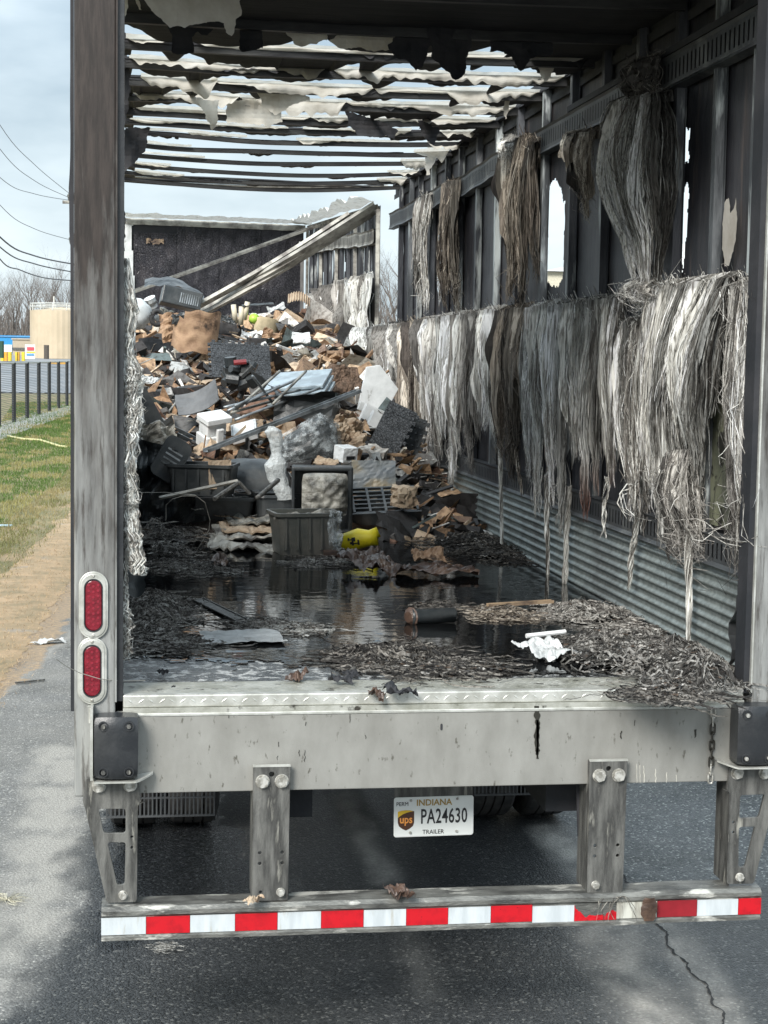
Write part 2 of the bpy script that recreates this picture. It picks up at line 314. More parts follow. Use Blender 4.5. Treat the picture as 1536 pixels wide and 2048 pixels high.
m_dirt = mat('dry_thatch', (.42, .30, .185), (.25, .20, .12), .95, 0, scale=3.5, lo=.35, hi=.65, bump=.7, bscale=30, c3=(.30, .29, .27), s3=1.2, lo3=.6, hi3=.7)
mb = MB()
prof = [(-60, 0), (110, 0), (150, 2.2), (200, 2.25), (1500, 3), (3000, 3)]
mb.grid(24, len(prof) - 1, lambda u, v: (lerp(-1500, 1500, u) if v > .5 else lerp(-1500, 1500, u), prof[round(v * (len(prof) - 1))][0], prof[round(v * (len(prof) - 1))][1] - .02))
mb.build('ground', m_field, kind='structure')
mb = MB(); mb.grid(270, 260, lambda u, v: (-3.2 + 8.2 * u, -3.2 + 9.2 * v, 0), cf=lambda u, v: road_attr(-3.2 + 8.2 * u, -3.2 + 9.2 * v)); mb.grid(130, 130, lambda u, v: (-3.2 + 8.2 * u, 6 + 16 * v, 0), cf=lambda u, v: road_attr(-3.2 + 8.2 * u, 6 + 16 * v))
o = len(mb.v)
mb.grid(1, 1, lambda u, v: (-3.2 + 8.2 * u, 22 + 154 * v, 0), c=(0, .1, 0)); mb.grid(1, 1, lambda u, v: (5 + 25 * u, -30 + 206 * v, 0), c=(.1, 0, 0)); mb.grid(1, 1, lambda u, v: (-3.2 + 8.2 * u, -30 + 26.8 * v, 0), c=(.75, 0, 0))
mb.grid(1, 1, lambda u, v: (-12 + 8.8 * u, -30 + 26.8 * v, 0), c=(.1, .3, 0))
mb.build('road', m_road, kind='structure')
# the crack in the road: a shallow jagged dark gap
def crack(P, w, seed):
    mbk = MB(); pts = []
    for i in range(len(P) - 1):
        a, b = Vector((*gp(*P[i]), .004)), Vector((*gp(*P[i + 1]), .004)); n = max(3, int((b - a).length / .02))
        for k in range(n): pts.append(a.lerp(b, k / n))
    mbk.grid(1, len(pts) - 1, lambda u, v: pts[round(v * (len(pts) - 1))] + Vector(((u - .5) * w * (1 + 1.4 * nz1(v * 60, seed)) + .045 * fbm(v * 11, seed, 0, 6), 0, 0)))
    return mbk.build('road_crack', flat('crack_dark', (.02, .02, .02), .9), kind='structure')
crack(((1245, 1745), (1275, 1800), (1325, 1865), (1375, 1935), (1432, 2000), (1450, 2060), (1480, 2120)), .009, 2)
LX = lambda y: min(-1.7, -2.55 + .055 * (y - 11.6)) if y > 8 else -2.75
DX = lambda y: -2.08 + .048 * (y - 6.2)                                   # the lawn's edge
mb = MB(); mb.grid(60, 300, lambda u, v: (lambda y: (lerp(LX(y) - .12 + .1 * fbm(y * 1.5, 3) + .06 * nz1(y * 7), -40, u ** 1.6), y, .014))(-6 + 106 * v))
mb.build('lawn', m_grass, kind='structure')
mb = MB(); mb.grid(30, 900, lambda u, v: (lambda y: (lerp(max(LX(y), DX(y)) - .06 + .05 * fbm(y * 1.7, 9) + .05 * fbm(y * 4, 4, 0, 4), LX(y) - .30 + .3 * fbm(y * .8, 2, 2), u), y, .0025 + .013 * math.sin(u * 3.14) + .004 * u))(3 + 51 * v * v))
mb.build('thatch_strip', m_dirt, kind='structure')
# grass blades
m_blade = mat('grass_blade', (.1, .1, .1), (.75, .7, .6), .8, 0, scale=30, attr=True, trans=.25)
mb = MB()
for i in range(95000):
    y = 8 + 74 * random.random() ** 1.8; x = LX(y) - .02 - random.random() * (1.2 + .055 * y)
    k = fbm(x * .9, y * .35, 1); edge = LX(y) - x
    if edge < .45 + .35 * k and random.random() < .8: continue
    cdry = k + .25 * fbm(x * 4, y * 2) > .08
    c = rc((.31, .29, .115), .35) if cdry else rc((.10, .175, .035), .35)
    if edge < .9: c = tuple(lerp(a, b, .5) for a, b in zip(c, (.34, .27, .15)))
    h = random.uniform(.03, .065) * (1 + y * .012) * (2.1 if random.random() < .05 else 1); a = random.random() * 6.28; w = .006 + .0003 * y
    mb.add([(x, y, .01), (x + w * math.cos(a), y + w * math.sin(a), .01), (x + random.uniform(-.03, .03), y + random.uniform(-.03, .03), h)], ((0, 1, 2),), c)
for i in range(16000):                                              # flattened straw on the thatch
    y = 6 + 34 * random.random() ** 1.6; x = random.uniform(LX(y) - .5, max(LX(y), DX(y)) + .02) + .25 * (random.random() < .15) * random.random()
    a = random.random() * 6.28; l = random.uniform(.02, .06); w = .005
    dx, dy = math.cos(a), math.sin(a)
    mb.add([(x, y, .02), (x - dy * w, y + dx * w, .02), (x + dx * l, y + dy * l, .03 + random.random() * .02)], ((0, 1, 2),), rc((.48, .35, .21), .35))
tag(mb.build('grass', m_blade), 'patchy green and straw coloured grass beside the road', 'grass', kind='stuff')

# ------------------------------------------------------------------ the trailer
T = empty('box_trailer', (0, 0, 0))
tag(T, 'burned-out box trailer seen into its open rear, with torn roof and sooted walls', 'trailer')
wall_r = None
# rear frame posts ------------------------------------------------
def rounded(w, h, r, n=6, cx=0, cz=0):
    P = []
    for (sx, sz, a0) in ((1, 1, 0), (-1, 1, 90), (-1, -1, 180), (1, -1, 270)):
        for k in range(n + 1):
            a = R(a0 + 90 * k / n); P.append((cx + sx * (w / 2 - r) + r * math.cos(a), cz + sz * (h / 2 - r) + r * math.sin(a)))
    return P
ZT = F + 2.86
for sx in (-1, 1):
    mb = MB(); zb = F - .355
    def X(a, b): return (min(sx * a, sx * b), max(sx * a, sx * b))
    x0, x1 = X(1.155, 1.295); mb.box(x0, x1, 0, .16, zb, ZT)
    p = mb.build('corner_post', m_post, T, bevel=.006, label=('left' if sx < 0 else 'right') + ' rear corner post, %s' % ('brown scorched above and bare grey below' if sx < 0 else 'sooty, cut by the picture edge'))
    mb = MB(); x0, x1 = X(1.128, 1.156); mb.box(x0, x1, .012, .11, F - .02, ZT); mb.build('inner_flange', m_rub if sx < 0 else m_soot, p)
    mb = MB(); x0, x1 = X(1.150, 1.156); mb.box(x0, x1, -.004, .012, F - .02, ZT); mb.build('post_lip', m_edge if sx > 0 else m_post, p)
    mb = MB(); x0, x1 = X(1.296, 1.303); 
    mb.grid(1, 60, lambda u, v: (sx * (1.296 + u * (.012 + (.016 * max(0, fbm(v * 9, sx)) if v > .5 else 0))), .02, lerp(zb + .3, ZT, v)))
    mb.build('torn_edge', m_soot, p)
# tail lights
m_lens = mat('red_lamp_lens', (.21, .008, .02), (.12, .005, .012), .18, 0, scale=45, lo=.35, hi=.65, bump=.35, bscale=50, coat=.6)
def lamp(cx, cz, tilt=0):
    Mx = Matrix.Translation((cx, 0, cz)) @ Matrix.Rotation(tilt, 4, 'Y')
    def oval(w, h, n=16): return rounded(w, h, w / 2 - .0001, n)
    mb = MB(); mb.ring(oval(.100, .235), oval(.060, .180), .006, M_=Mx @ Matrix.Translation((0, -.010, 0)))
    mb.ring(oval(.086, .221), oval(.060, .180), .004, M_=Mx @ Matrix.Translation((0, -.0135, 0)))
    b = mb.build('tail_light', m_edge, T, bevel=.002)
    mb = MB(); mb.prism(oval(.057, .177), .012, M_=Mx @ Matrix.Translation((0, -.012, 0))); mb.build('lens', m_lens, b, bevel=.005)
    mb = MB()
    for r_ in range(8):
        for c_ in (-1, 0, 1):
            q = Mx @ Vector((c_ * .016, -.0125, (r_ - 3.5) * .019 + (c_ % 2) * .004))
            mb.tube([q, q + Vector((0, -.0012, 0))], .0046, 8)
    mb.build('diode', flat('lamp_diode', (.26, .018, .034), .3), b, kind='stuff')
    mb = MB(); mb.ring(oval(.0645, .186), oval(.057, .177), .011, M_=Mx @ Matrix.Translation((0, -.0145, 0))); mb.build('gasket', m_rub, b)
    for s_ in (1, -1):
        mb = MB(); q = Mx @ Vector((0, -.0105, s_ * .103)); mb.tube([q, q + Vector((0, -.004, 0)), q + Vector((0, -.006, 0))], [.006, .006, .003], 10); mb.build('screw', m_bolt, b)
    return b
q1 = at(187, 1210, Y=0); q2 = at(184.5, 1341, Y=0); lamp(q1.x, q1.z); lamp(q2.x, q2.z)
for py in (1040, 1215, 1345): q = at(1571, py, Y=0); lamp(q.x, q.z)
# beam
zt, zbm = F - .0617, F - .3462
mb = MB(); mb.box(-1.153, 1.153, .0, .02, zbm, zt - .012); mb.box(-1.153, 1.153, .02, .16, zbm, zbm + .012); beam = mb.build('rear_beam', m_alu, T, bevel=.003)
mb = MB(); mb.box(-1.153, 1.153, -.004, .05, zt - .012, zt); mb.build('beam_edge', m_edge, beam, bevel=.003)
for px, py, w, h in ((883, 1454, .004, .012),):
    q = at(px, py, Y=-.001); mb = MB(); mb.prism(rounded(w * 2, h * 2, w), .0015, M_=Matrix.Translation((q.x, -.0016, q.z))); mb.build('drain_slot', m_soot, beam)
# tar runs and drips down the beam
m_tar = flat('tar_run', (.028, .026, .02), .45)
def drip(px, y0, y1, w, mt=m_tar, par=beam, nm='tar_run'):
    a = at(px, y0, Y=-.004); b = at(px + random.uniform(-1, 1), y1, Y=-.004); mb = MB(); n = max(6, int((a.z - b.z) / .006)); sd_ = random.random() * 99
    mb.grid(1, n, lambda u, v: (lerp(a.x, b.x, v) + (u - .5) * w * (.5 + .9 * abs(nz1(v * n * .25, sd_)) + .5 * u * nz1(v * n * .5, sd_ + 3)) * (1 if v < .93 else .5) + .004 * nz1(v * 4, sd_), -.0022, lerp(a.z, b.z, v)))
    return mb.build(nm, mt, par)
drip(1074, 1412, 1518, .022); drip(1075, 1440, 1515, .012)
for px, y0, y1, w in ((598, 1500, 1513, .003), (610, 1500, 1524, .003), (557, 1484, 1494, .004), (612, 1444, 1452, .004), (1243, 1462, 1478, .006), (731, 1470, 1478, .003), (1270, 1440, 1452, .004), (1391, 1459, 1476, .009), (555, 1512, 1520, .003), (458, 1430, 1437, .004), (700, 1428, 1446, .004)): drip(px, y0, y1, w)
m_pale_drip = flat('pale_drip', (.62, .60, .53), .5)
for px, y0, y1 in ((1274, 1528, 1566), (1280, 1530, 1567), (1288, 1532, 1566), (1311, 1538, 1566), (1334, 1545, 1566), (1353, 1550, 1564)): drip(px, y0, y1, .0035, m_pale_drip, nm='water_run')
# threshold: grey tread plate, bright tread step, ledge
mb = MB(); mb.box(-1.128, 1.128, .05, .25, F - .02, F - .0005); th = mb.build('threshold_plate', m_diam, T, label='grey diamond tread threshold strewn with ash')
def tread(x0, x1, fn, nx, ny, s, nm, par, mt):
    mb = MB()
    for j in range(ny):
        for i in range(nx):
            u = x0 + (i + .5 + .5 * (j % 2)) * (x1 - x0) / nx; a = fn(u, (j + .5) / ny); k = 1 if (i + j) % 2 else -1
            ax, ay, nn = a[1], a[2], a[3]; p0 = a[0]; d = (ax * .8 + ay * .6 * k).normalized(); e = nn.cross(d).normalized()
            L_ = s; W_ = s * .27
            mb.add([p0 - d * L_, p0 - e * W_, p0 + d * L_, p0 + e * W_, p0 + nn * s * .14], ((0, 1, 4), (1, 2, 4), (2, 3, 4), (3, 0, 4)))
    return mb.build(nm, mt, par, kind='stuff')
EX, EY, EZ = Vector((1, 0, 0)), Vector((0, 1, 0)), Vector((0, 0, 1))
tread(-1.12, 1.12, lambda x, v: (Vector((x, .06 + .18 * v, F - .0006)), EX, EY, EZ), 74, 6, .012, 'tread_diamond', th, m_diam)
mb = MB(); mb.box(-1.128, 1.128, .008, .046, F - .043, F + .001); st = mb.build('threshold_step', m_edge, T, bevel=.005)
tread(-1.12, 1.12, lambda x, v: (Vector((x, .0078, F - .036 + .03 * v)), EX, EZ, -EY), 62, 1, .014, 'tread_diamond', st, m_edge)
mb = MB(); mb.box(-1.128, 1.128, -.001, .04, zt, F - .044); mb.build('ledge', m_diam, T)
# slab, chassis rails
mb = MB(); mb.box(-1.27, 1.27, .17, 9.4, F - .14, F - .021); mb.build('floor_slab', m_soot, T)
mb = MB()
for x in (-.5, .5): mb.box(x - .06, x + .06, .2, 9.4, F - .5, F - .14)
for i in range(22): mb.box(-1.2, 1.2, .5 + i * .42, .55 + i * .42, F - .25, F - .14)
mb.build('chassis', m_soot, T)
# under-ride guard: bar, tape, brackets
gz = F - .8553
gb = MB(); prof_ = [(-.055, gz), (-.055, gz + .012), (-.047, gz + .018), (-.047, gz + .082), (-.058, gz + .090), (-.058, gz + .105), (-.045, gz + .118), (.05, gz + .122), (.05, gz)]
v = []; NX = 40; C1 = len(prof_)
for i in range(NX + 1):
    x = -1.2 + 2.4 * i / NX; dz = -.004 * math.exp(-((x - .66) / .15) ** 2) + .0015 * nz1(x * 4)
    v += [(x, y - .012 * math.exp(-((x - .66) / .12) ** 2) * 0, z + dz) for y, z in prof_]
gb.add(v, [(i * C1 + k, i * C1 + (k + 1) % C1, (i + 1) * C1 + (k + 1) % C1, (i + 1) * C1 + k) for i in range(NX) for k in range(C1)] + [tuple(range(C1)), tuple(range(NX * C1, (NX + 1) * C1))[::-1]])
m_guard = mat('worn_guard_steel', (.24, .24, .22), (.08, .08, .075), .42, .4, scale=9, lo=.36, hi=.62, stretch=(.7, 2, 2), c3=(.56, .55, .50), s3=8, lo3=.56, hi3=.64, bump=.4, bscale=60, detail=9)
guard = gb.build('underride_guard', m_guard, T, smooth=False)
bounds = [202, 292, 380, 470, 555, 642, 727, 812, 896, 981, 1064, 1148, 1232, 1313, 1393, 1475, 1521]
kinds = 'wrwrwrwrwrwsdDwr'
for i in range(16):
    a = at(bounds[i], 1850, Y=-.05).x; b = at(bounds[i + 1], 1850, Y=-.05).x; k = kinds[i]
    mt = {'w': m_whi, 'r': m_red, 's': m_red, 'd': m_whid, 'D': m_redd}[k]; mb = MB()
    z0, z1 = gz + .0195, gz + .0805
    dz = -.006 if i in (10,) else 0
    if k == 's':                                                       # half burnt away
        mb.grid(30, 4, lambda u, v: (lerp(a, b, u), -.0495 - .002 * abs(nz1(u * 9, v * 3)), lerp(z0 - .004, z0 + (.058 - .044 * min(1, u * 4) ** .6 + .012 * fbm(u * 6, 4) + (.012 if u > .75 else 0)), v)))
    else: mb.box(a + .0008, b - .0008, -.0505, -.0475, z0 + dz, z1 + dz + random.uniform(-.001, .001))
    mb.build('reflective_tape', mt, guard, label={'w': 'white tape', 'r': 'red tape', 's': 'red tape burnt away along its top', 'd': 'smoke stained white tape', 'D': 'dark scorched red tape'}[k])
def hexbolt(P, r, par, d=.014, mt=m_bolt):
    mb = MB(); hx = [(r * math.cos(R(60 * k + 15)), r * math.sin(R(60 * k + 15))) for k in range(6)]; wz = [(r * 1.18 * math.cos(R(18 * k)), r * 1.18 * math.sin(R(18 * k))) for k in range(20)]
    mb.prism(wz, .003, M_=Matrix.Translation((P[0], P[1] - .003, P[2]))); mb.prism(hx, d, M_=Matrix.Translation((P[0], P[1] - d - .003, P[2])))
    o_ = mb.build('bolt', mt, par, bevel=.0008); return o_
def plate_with_holes(name, out, holes, y0, th_, mt, par, flange=None):
    """flat plate in XZ at y0 with real holes: 2-D curve filled, extruded and turned into a mesh"""
    cu = bpy.data.curves.new('o', 'CURVE'); cu.dimensions = '2D'; cu.fill_mode = 'BOTH'; cu.extrude = th_ / 2; cu.bevel_depth = .0012
    for P in [out] + list(holes):
        s = cu.splines.new('POLY'); s.points.add(len(P) - 1); s.use_cyclic_u = True
        for i, (x, z) in enumerate(P): s.points[i].co = (x, z, 0, 1)
    ob = bpy.data.objects.new('o', cu); col.objects.link(ob); dg = bpy.context.evaluated_depsgraph_get(); me = bpy.data.meshes.new_from_object(ob.evaluated_get(dg)); bpy.data.objects.remove(ob)
    me.transform(Matrix.Translation((0, y0, 0)) @ Matrix.Rotation(R(90), 4, 'X')); me.materials.clear(); me.materials.append(mt)
    o_ = bpy.data.objects.new(name, me); col.objects.link(o_); o_.parent = par; return o_
def quad_r(P, r=.012, n=4):
    out = []
    for i in range(len(P)):
        a, b, c = Vector(P[i - 1]), Vector(P[i]), Vector(P[(i + 1) % len(P)]); d1 = (a - b).normalized(); d2 = (c - b).normalized()
        for k in range(n + 1):
            t = k / n; p = (b + d1 * r) * (1 - t) ** 2 + b * 2 * t * (1 - t) + (b + d2 * r) * t * t; out.append((p.x, p.y))
    return out
def px2(pts, Y): return [(lambda q: (q.x, q.z))(at(x, y, Y=Y)) for x, y in pts]
def circ(P, r, n=10): return [(P[0] + r * math.cos(2 * math.pi * k / n), P[1] + r * math.sin(2 * math.pi * k / n)) for k in range(n)]
Yb = -.016
def outer_bracket(mir):
    fx = lambda P: [(-x, z) for x, z in P][::-1] if mir else P
    out = px2(((172, 1556), (276, 1556), (281, 1606), (275, 1608), (273, 1802), (214, 1804), (172, 1620), (166, 1600)), Yb)
    h1 = px2(((196, 1616), (252, 1616), (252, 1666), (207, 1666)), Yb); h2 = px2(((214, 1683), (252, 1683), (250, 1769), (234, 1770)), Yb)
    hs = [circ(px2(((264, y),), Yb)[0], .0065) for y in (1673, 1694)]
    b = plate_with_holes('guard_bracket', quad_r(fx(out), .010), [quad_r(fx(h1), .012), quad_r(fx(h2), .012)] + [fx(h) for h in hs], Yb, .012, m_brk, guard)
    for (x, y, r_) in ((198, 1572, .021), (260, 1570, .021), (246, 1790, .014)):
        q = at(x, y, Y=Yb - .006); hexbolt((-q.x if mir else q.x, q.y, q.z), r_, b)
    # inner gusset behind, gives the bracket depth
    mb = MB(); xs = px2(((273, 1600),), Yb)[0][0]; xs = -xs if mir else xs
    mb.box(min(xs, xs + (-.012 if not mir else .012)), max(xs, xs + (-.012 if not mir else .012)), Yb + .007, .13, gz + .12, zbm - .001); mb.build('gusset', m_brk, b)
    return b
outer_bracket(False); outer_bracket(True)
def inner_bracket(px0, px1, y0, y1, dark):
    a = at(px0, y0, Y=-.030); b_ = at(px1, y1, Y=-.030); cx = (a.x + b_.x) / 2; w = (b_.x - a.x) / 2
    P = [(a.x, a.z), (b_.x, a.z), (b_.x - .004, b_.z), (a.x + .001, b_.z)]
    hs = [circ((cx + dx, lerp(a.z, b_.z, t)), .0075) for dx, t in ((-w * .62, .64), (w * .62, .64), (-w * .62, .72), (w * .62, .72), (-w * .55, .935))] + [circ((cx, a.z - .028), .011)]
    o_ = plate_with_holes('guard_bracket', quad_r(P[::-1], .006), hs, -.030, .010, m_brk, guard)
    mb = MB(); 
    for x in (a.x, b_.x - .010): mb.box(x, x + .010, -.024, -.0015 , b_.z, a.z - .001)
    for x in (a.x - .001, b_.x - .009): mb.box(x, x + .010, -.001, .11, b_.z, zbm - .002)
    mb.box(a.x + .011, b_.x - .010, -.0245, -.0015, a.z - .014, a.z - .002)
    mb.build('side_flange', m_brk, o_)
    mb = MB(); mb.box(a.x - .002, b_.x + .002, -.038, -.024, a.z - .001, a.z + .005); mb.build('pale_top_edge', m_edge, o_)
    for dx, z, r_ in ((-w * .5, a.z - .053, .0215), (w * .55, a.z - .053, .0215), (w * .55, b_.z + .03, .0135)):
        hexbolt((cx + dx * (1 if not dark or r_ > .02 else -1), -.036, z), r_, o_)
    return o_
inner_bracket(507, 577, 1533, 1799, False); inner_bracket(1180, 1246, 1522, 1783, True)
mb = MB(); q = at(1155, 1575, Y=.06); mb.prism(px2(((1153, 1570), (1183, 1570), (1183, 1778), (1160, 1778)), .10)[::-1], .012, M_=Matrix.Translation((0, .10, 0))); mb.build('brace', m_soot, guard)
# dock bumpers
for mir in (False, True):
    def mx_(x): return -x if mir else x
    a = at(189, 1428, Y=-.03); b = at(276, 1549, Y=-.03)
    if mir: a.z += .006; b.z += .006
    xs = sorted((mx_(a.x), mx_(b.x))); cx = sum(xs) / 2; w = xs[1] - xs[0]; h = a.z - b.z; cz = (a.z + b.z) / 2
    mb = MB(); 
    mb.grid(12, 12, lambda u, v: (cx + (u - .5) * w * (1 - .03 * (2 * v - 1) ** 4), -.085 - .018 * math.cos((u - .5) * 2.6) + .012 * ((2 * v - 1) ** 6), cz + (v - .5) * h * (1 - .04 * (2 * u - 1) ** 4)))
    ev = lambda u, v: Vector((cx + (u - .5) * w * (1 - .03 * (2 * v - 1) ** 4), -.085 - .018 * math.cos((u - .5) * 2.6) + .012 * ((2 * v - 1) ** 6), cz + (v - .5) * h * (1 - .04 * (2 * u - 1) ** 4)))
    loop = [ev(i / 12, 0) for i in range(13)] + [ev(1, i / 12) for i in range(1, 13)] + [ev(1 - i / 12, 1) for i in range(1, 13)] + [ev(0, 1 - i / 12) for i in range(1, 12)]
    n = len(loop); vv = loop + [Vector((p.x, -.006, p.z)) for p in loop]; mb.add(vv, [(i, i + n, (i + 1) % n + n, (i + 1) % n) for i in range(n)])
    d = mb.build('dock_bumper', m_rub, T, smooth=True)
    for dx in (-.29, .29):
        for dz in (-.38, .36):
            mb = MB(); P = Vector((cx + dx * w, -.1045 + .018 * (1 - math.cos(dx * 2.6)), cz + dz * h))
            c_o = circ((0, 0), .0175, 20); c_i = circ((0, 0), .0135, 20)
            mb.ring(c_o, c_i, .012, M_=Matrix.Translation(P + Vector((0, -.001, 0)))); mb.build('bolt_recess', m_rub, d)
            mb = MB(); mb.prism(circ((0, 0), .0078, 6), .010, M_=Matrix.Translation(P + Vector((0, -.007, 0)))); mb.build('bolt', m_bolt if mir else m_brk, d)
    # steel angle around it, with the bent tab
    mb = MB(); xo = xs[1] + .004 if mir else xs[0] - .013
    mb.box(xo, xo + .009, -.09, -.001, b.z - .004, a.z + (.03 if not mir else .0)); xl = xs[0] - (.0 if not mir else .052); xr = xs[1] + (.052 if not mir else 0)
    mb.grid(14, 1, lambda u, v: (lerp(xl, xr, u), -.095 * (1 - v) * (1 - .75 * max(0, ((u if not mir else 1 - u) - .72) / .28) ** 1.4) - .001, b.z - .008 + .012 * max(0, ((u if not mir else 1 - u) - .7) / .3)))
    mb.grid(14, 1, lambda u, v: (lerp(xl, xr, u), -.095 * (1 - .75 * max(0, ((u if not mir else 1 - u) - .72) / .28) ** 1.4) - .0015, b.z - .008 - .006 * v + .012 * max(0, ((u if not mir else 1 - u) - .7) / .3)))
    mb.build('bumper_angle', m_edge, d)
q = at(181, 1420, Y=-.01); mb = MB(); mb.box(q.x - .006, q.x + .008, -.018, -.001, q.z - .045, q.z + .012); mb.box(q.x - .010, q.x + .012, -.02, -.001, q.z + .012, q.z + .017); mb.build('latch_stop', m_edge, T)
# licence plate
PLY = .28
def text(s, size, P, mt, par, nm, sx=1., bold=0., al='CENTER', sp=1.):
    cu = bpy.data.curves.new('t', 'FONT'); cu.body = s; cu.size = size; cu.align_x = al; cu.align_y = 'CENTER'; cu.extrude = .0005; cu.offset = bold; cu.space_character = sp; cu.resolution_u = 3
    ob = bpy.data.objects.new('t', cu); col.objects.link(ob); dg = bpy.context.evaluated_depsgraph_get(); dg.update(); me = bpy.data.meshes.new_from_object(ob.evaluated_get(dg)); bpy.data.objects.remove(ob)
    me.transform(Matrix.Translation(P) @ Matrix.Rotation(R(90), 4, 'X') @ Matrix.Diagonal((sx, 1, 1, 1))); me.materials.clear(); me.materials.append(mt)
    o_ = bpy.data.objects.new(nm, me); col.objects.link(o_); o_.parent = par; return o_
pc = at(867.5, 1632.5, Y=PLY); ps = scl(pc)
mb = MB(); mb.prism(rounded(.3048, .1524, .010)[::-1], .0015); m_pl = mat('white_plate_paint', (.78, .80, .78), (.70, .72, .70), .35, 0, scale=3)
pl = mb.build('license_plate', m_pl, T, origin=(0, 0, 0)); pl.location = pc; pl.rotation_euler = (0, R(-.6), 0)
mb = MB(); mb.ring(rounded(.300, .148, .009), rounded(.292, .140, .007), .0012, M_=Matrix.Translation((0, -.001, 0))); mb.build('embossed_rim', m_pl, pl)
m_ink = flat('black_plate_ink', (.02, .02, .022), .5); m_gold = flat('gold_plate_ink', (.42, .27, .055), .5)
def pp(x, y, yo=-.0016): return Vector(((x - 867.5) / 161 * .3048, yo, -(y - 1632.5) / 161 * .3048))
text('INDIANA', .0335, pp(868, 1604.5), m_gold, pl, 'state_name', .98, .0006)
text('PERM', .0215, pp(804, 1606), m_ink, pl, 'permit_word', .92)
text('TRAILER', .0235, pp(866.5, 1664), m_ink, pl, 'trailer_word', .95)
text('PA24630', .079, pp(888, 1633.5), m_ink, pl, 'plate_number', .585, .0010, sp=1.07)
lg = pp(811.5, 1638.5)
sh = [(-.5, .52), (-.25, .58), (0, .60), (.25, .58), (.5, .52), (.5, -.15), (.43, -.36), (.22, -.52), (0, -.62), (-.22, -.52), (-.43, -.36), (-.5, -.15)]
LW, LH = .062, .064
mb = MB(); mb.prism([(x * LW, z * LH) for x, z in sh][::-1], .0006, M_=Matrix.Translation((lg.x, -.0010, lg.z))); lo_ = mb.build('shield_emblem', flat('brown_emblem', (.075, .028, .014), .4), pl)
ye = [(-.5, .52), (-.25, .58), (0, .60), (.25, .58), (.44, .53), (.1, .47), (-.2, .36), (-.42, .22), (-.5, .15)]
mb = MB(); mb.prism([(x * LW, z * LH) for x, z in ye][::-1], .0006, M_=Matrix.Translation((lg.x, -.0017, lg.z))); mb.build('emblem_swoosh', flat('emblem_yellow', (.80, .50, .03), .4), pl)
text('ups', .042, Vector((lg.x, -.0020, lg.z + .002)), flat('emblem_lettering', (.90, .36, .08), .4), pl, 'emblem_word', .85, .0008)
for x, y in ((821, 1599), (915, 1598), (820, 1664), (914, 1664)):
    q = pp(x, y); mb = MB(); mb.tube([q, q + Vector((0, -.004, 0)), q + Vector((0, -.006, 0))], [.0055, .005, .003], 8); mb.build('plate_bolt', m_bolt, pl)
mb = MB(); q = at(867, 1590, Y=PLY + .01); mb.box(q.x - .15, q.x + .15, PLY + .004, PLY + .012, pc.z + .03, F - .22); mb.build('plate_bracket', m_brk, T)
# wheels, mud flaps
def wheel(x, y):
    w = empty('wheel', (x, y, .5)); w.parent = T
    mb = MB(); n = 40; P = [(-.12, .30), (-.135, .36), (-.132, .44), (-.115, .485), (-.10, .497), (-.055, .50), (-.054, .488), (-.045, .488), (-.044, .50), (-.006, .50), (-.005, .488), (.005, .488), (.006, .50), (.044, .50), (.045, .488), (.054, .488), (.055, .50), (.10, .497), (.115, .485), (.132, .44), (.135, .36), (.12, .30)]
    v = [(px_, r_ * math.cos(2 * math.pi * k / n), r_ * math.sin(2 * math.pi * k / n)) for k in range(n) for px_, r_ in P]; c_ = len(P)
    mb.add(v, [(k * c_ + i, k * c_ + i + 1, ((k + 1) % n) * c_ + i + 1, ((k + 1) % n) * c_ + i) for k in range(n) for i in range(c_ - 1)]); mb.build('tyre', m_tyre, w)
    mb = MB(); mb.tube([(-.10, 0, 0), (-.02, 0, 0), (.1, 0, 0)], [.30, .16, .30], 24); mb.build('rim', m_metal, w)
wy = at(1000, 1634, Z=0).y + .1
for x in (1.10, .79, -.79, -1.10): wheel(x, wy + .0)
for x in (1.10, .79, -.79, -1.10): wheel(x, wy + 1.25)
mb = MB(); mb.tube([(-1.1, wy, .5), (1.1, wy, .5)], .06, 10); mb.build('axle', m_soot, T)
m_flap = flat('grey_mudflap_plastic', (.07, .075, .08), .5)
def flap(x0, x1, y0, y1, Y):
    a = at(x0, y0, Y=Y); b = at(x1, y1, Y=Y); mb = MB(); n = 26
    mb.box(a.x, b.x, Y, Y + .012, a.z - .006, a.z + .2); mb.box(a.x, b.x, Y, Y + .012, b.z, b.z + .008); mb.box(a.x, b.x, Y, Y + .012, (a.z + b.z) / 2 - .003, (a.z + b.z) / 2 + .003)
    for i in range(n + 1): x = lerp(a.x, b.x - .006, i / n); mb.box(x, x + .006, Y + .001, Y + .011, b.z, a.z)
    mb.build('mud_flap', m_flap, T)
flap(212, 430, 1560, 1632, .95); flap(950, 1150, 1540, 1588, 1.25)

# the chain
ch = empty('chain', tuple(at(1427, 1420, Y=-.012))); tag(ch, 'short hanging steel chain beside the right dock bumper, its middle links black with soot', 'chain')
nl = 9; ztop = at(1427, 1417, Y=-.012).z; zbot = at(1425, 1564, Y=-.012).z; pit = (ztop - zbot) / (nl - .0)
for i in range(nl):
    z = ztop - (i + .5) * pit; mb = MB(); pts = []
    hl = pit * .66; rr_ = .0085
    for k in range(17):
        a = 2 * math.pi * k / 16; x = rr_ * math.cos(a); zz = (hl - rr_) * (1 if math.sin(a) > 0 else -1) * min(1, abs(math.sin(a)) * 3) + rr_ * math.sin(a)
        pts.append(Vector((x, 0, zz)) if i % 2 == 0 else Vector((x * .35, x * .9, zz)))
    mb.tube(pts, .0036, 6); l = mb.build('link', m_bolt if i in (0, 1, 7, 8) else m_tar, ch); l.location = (lerp(0, -.003, i / nl), 0, z - ch.location.z)
    if i not in (0, 1, 7, 8): l['label'] = 'sooty black link'
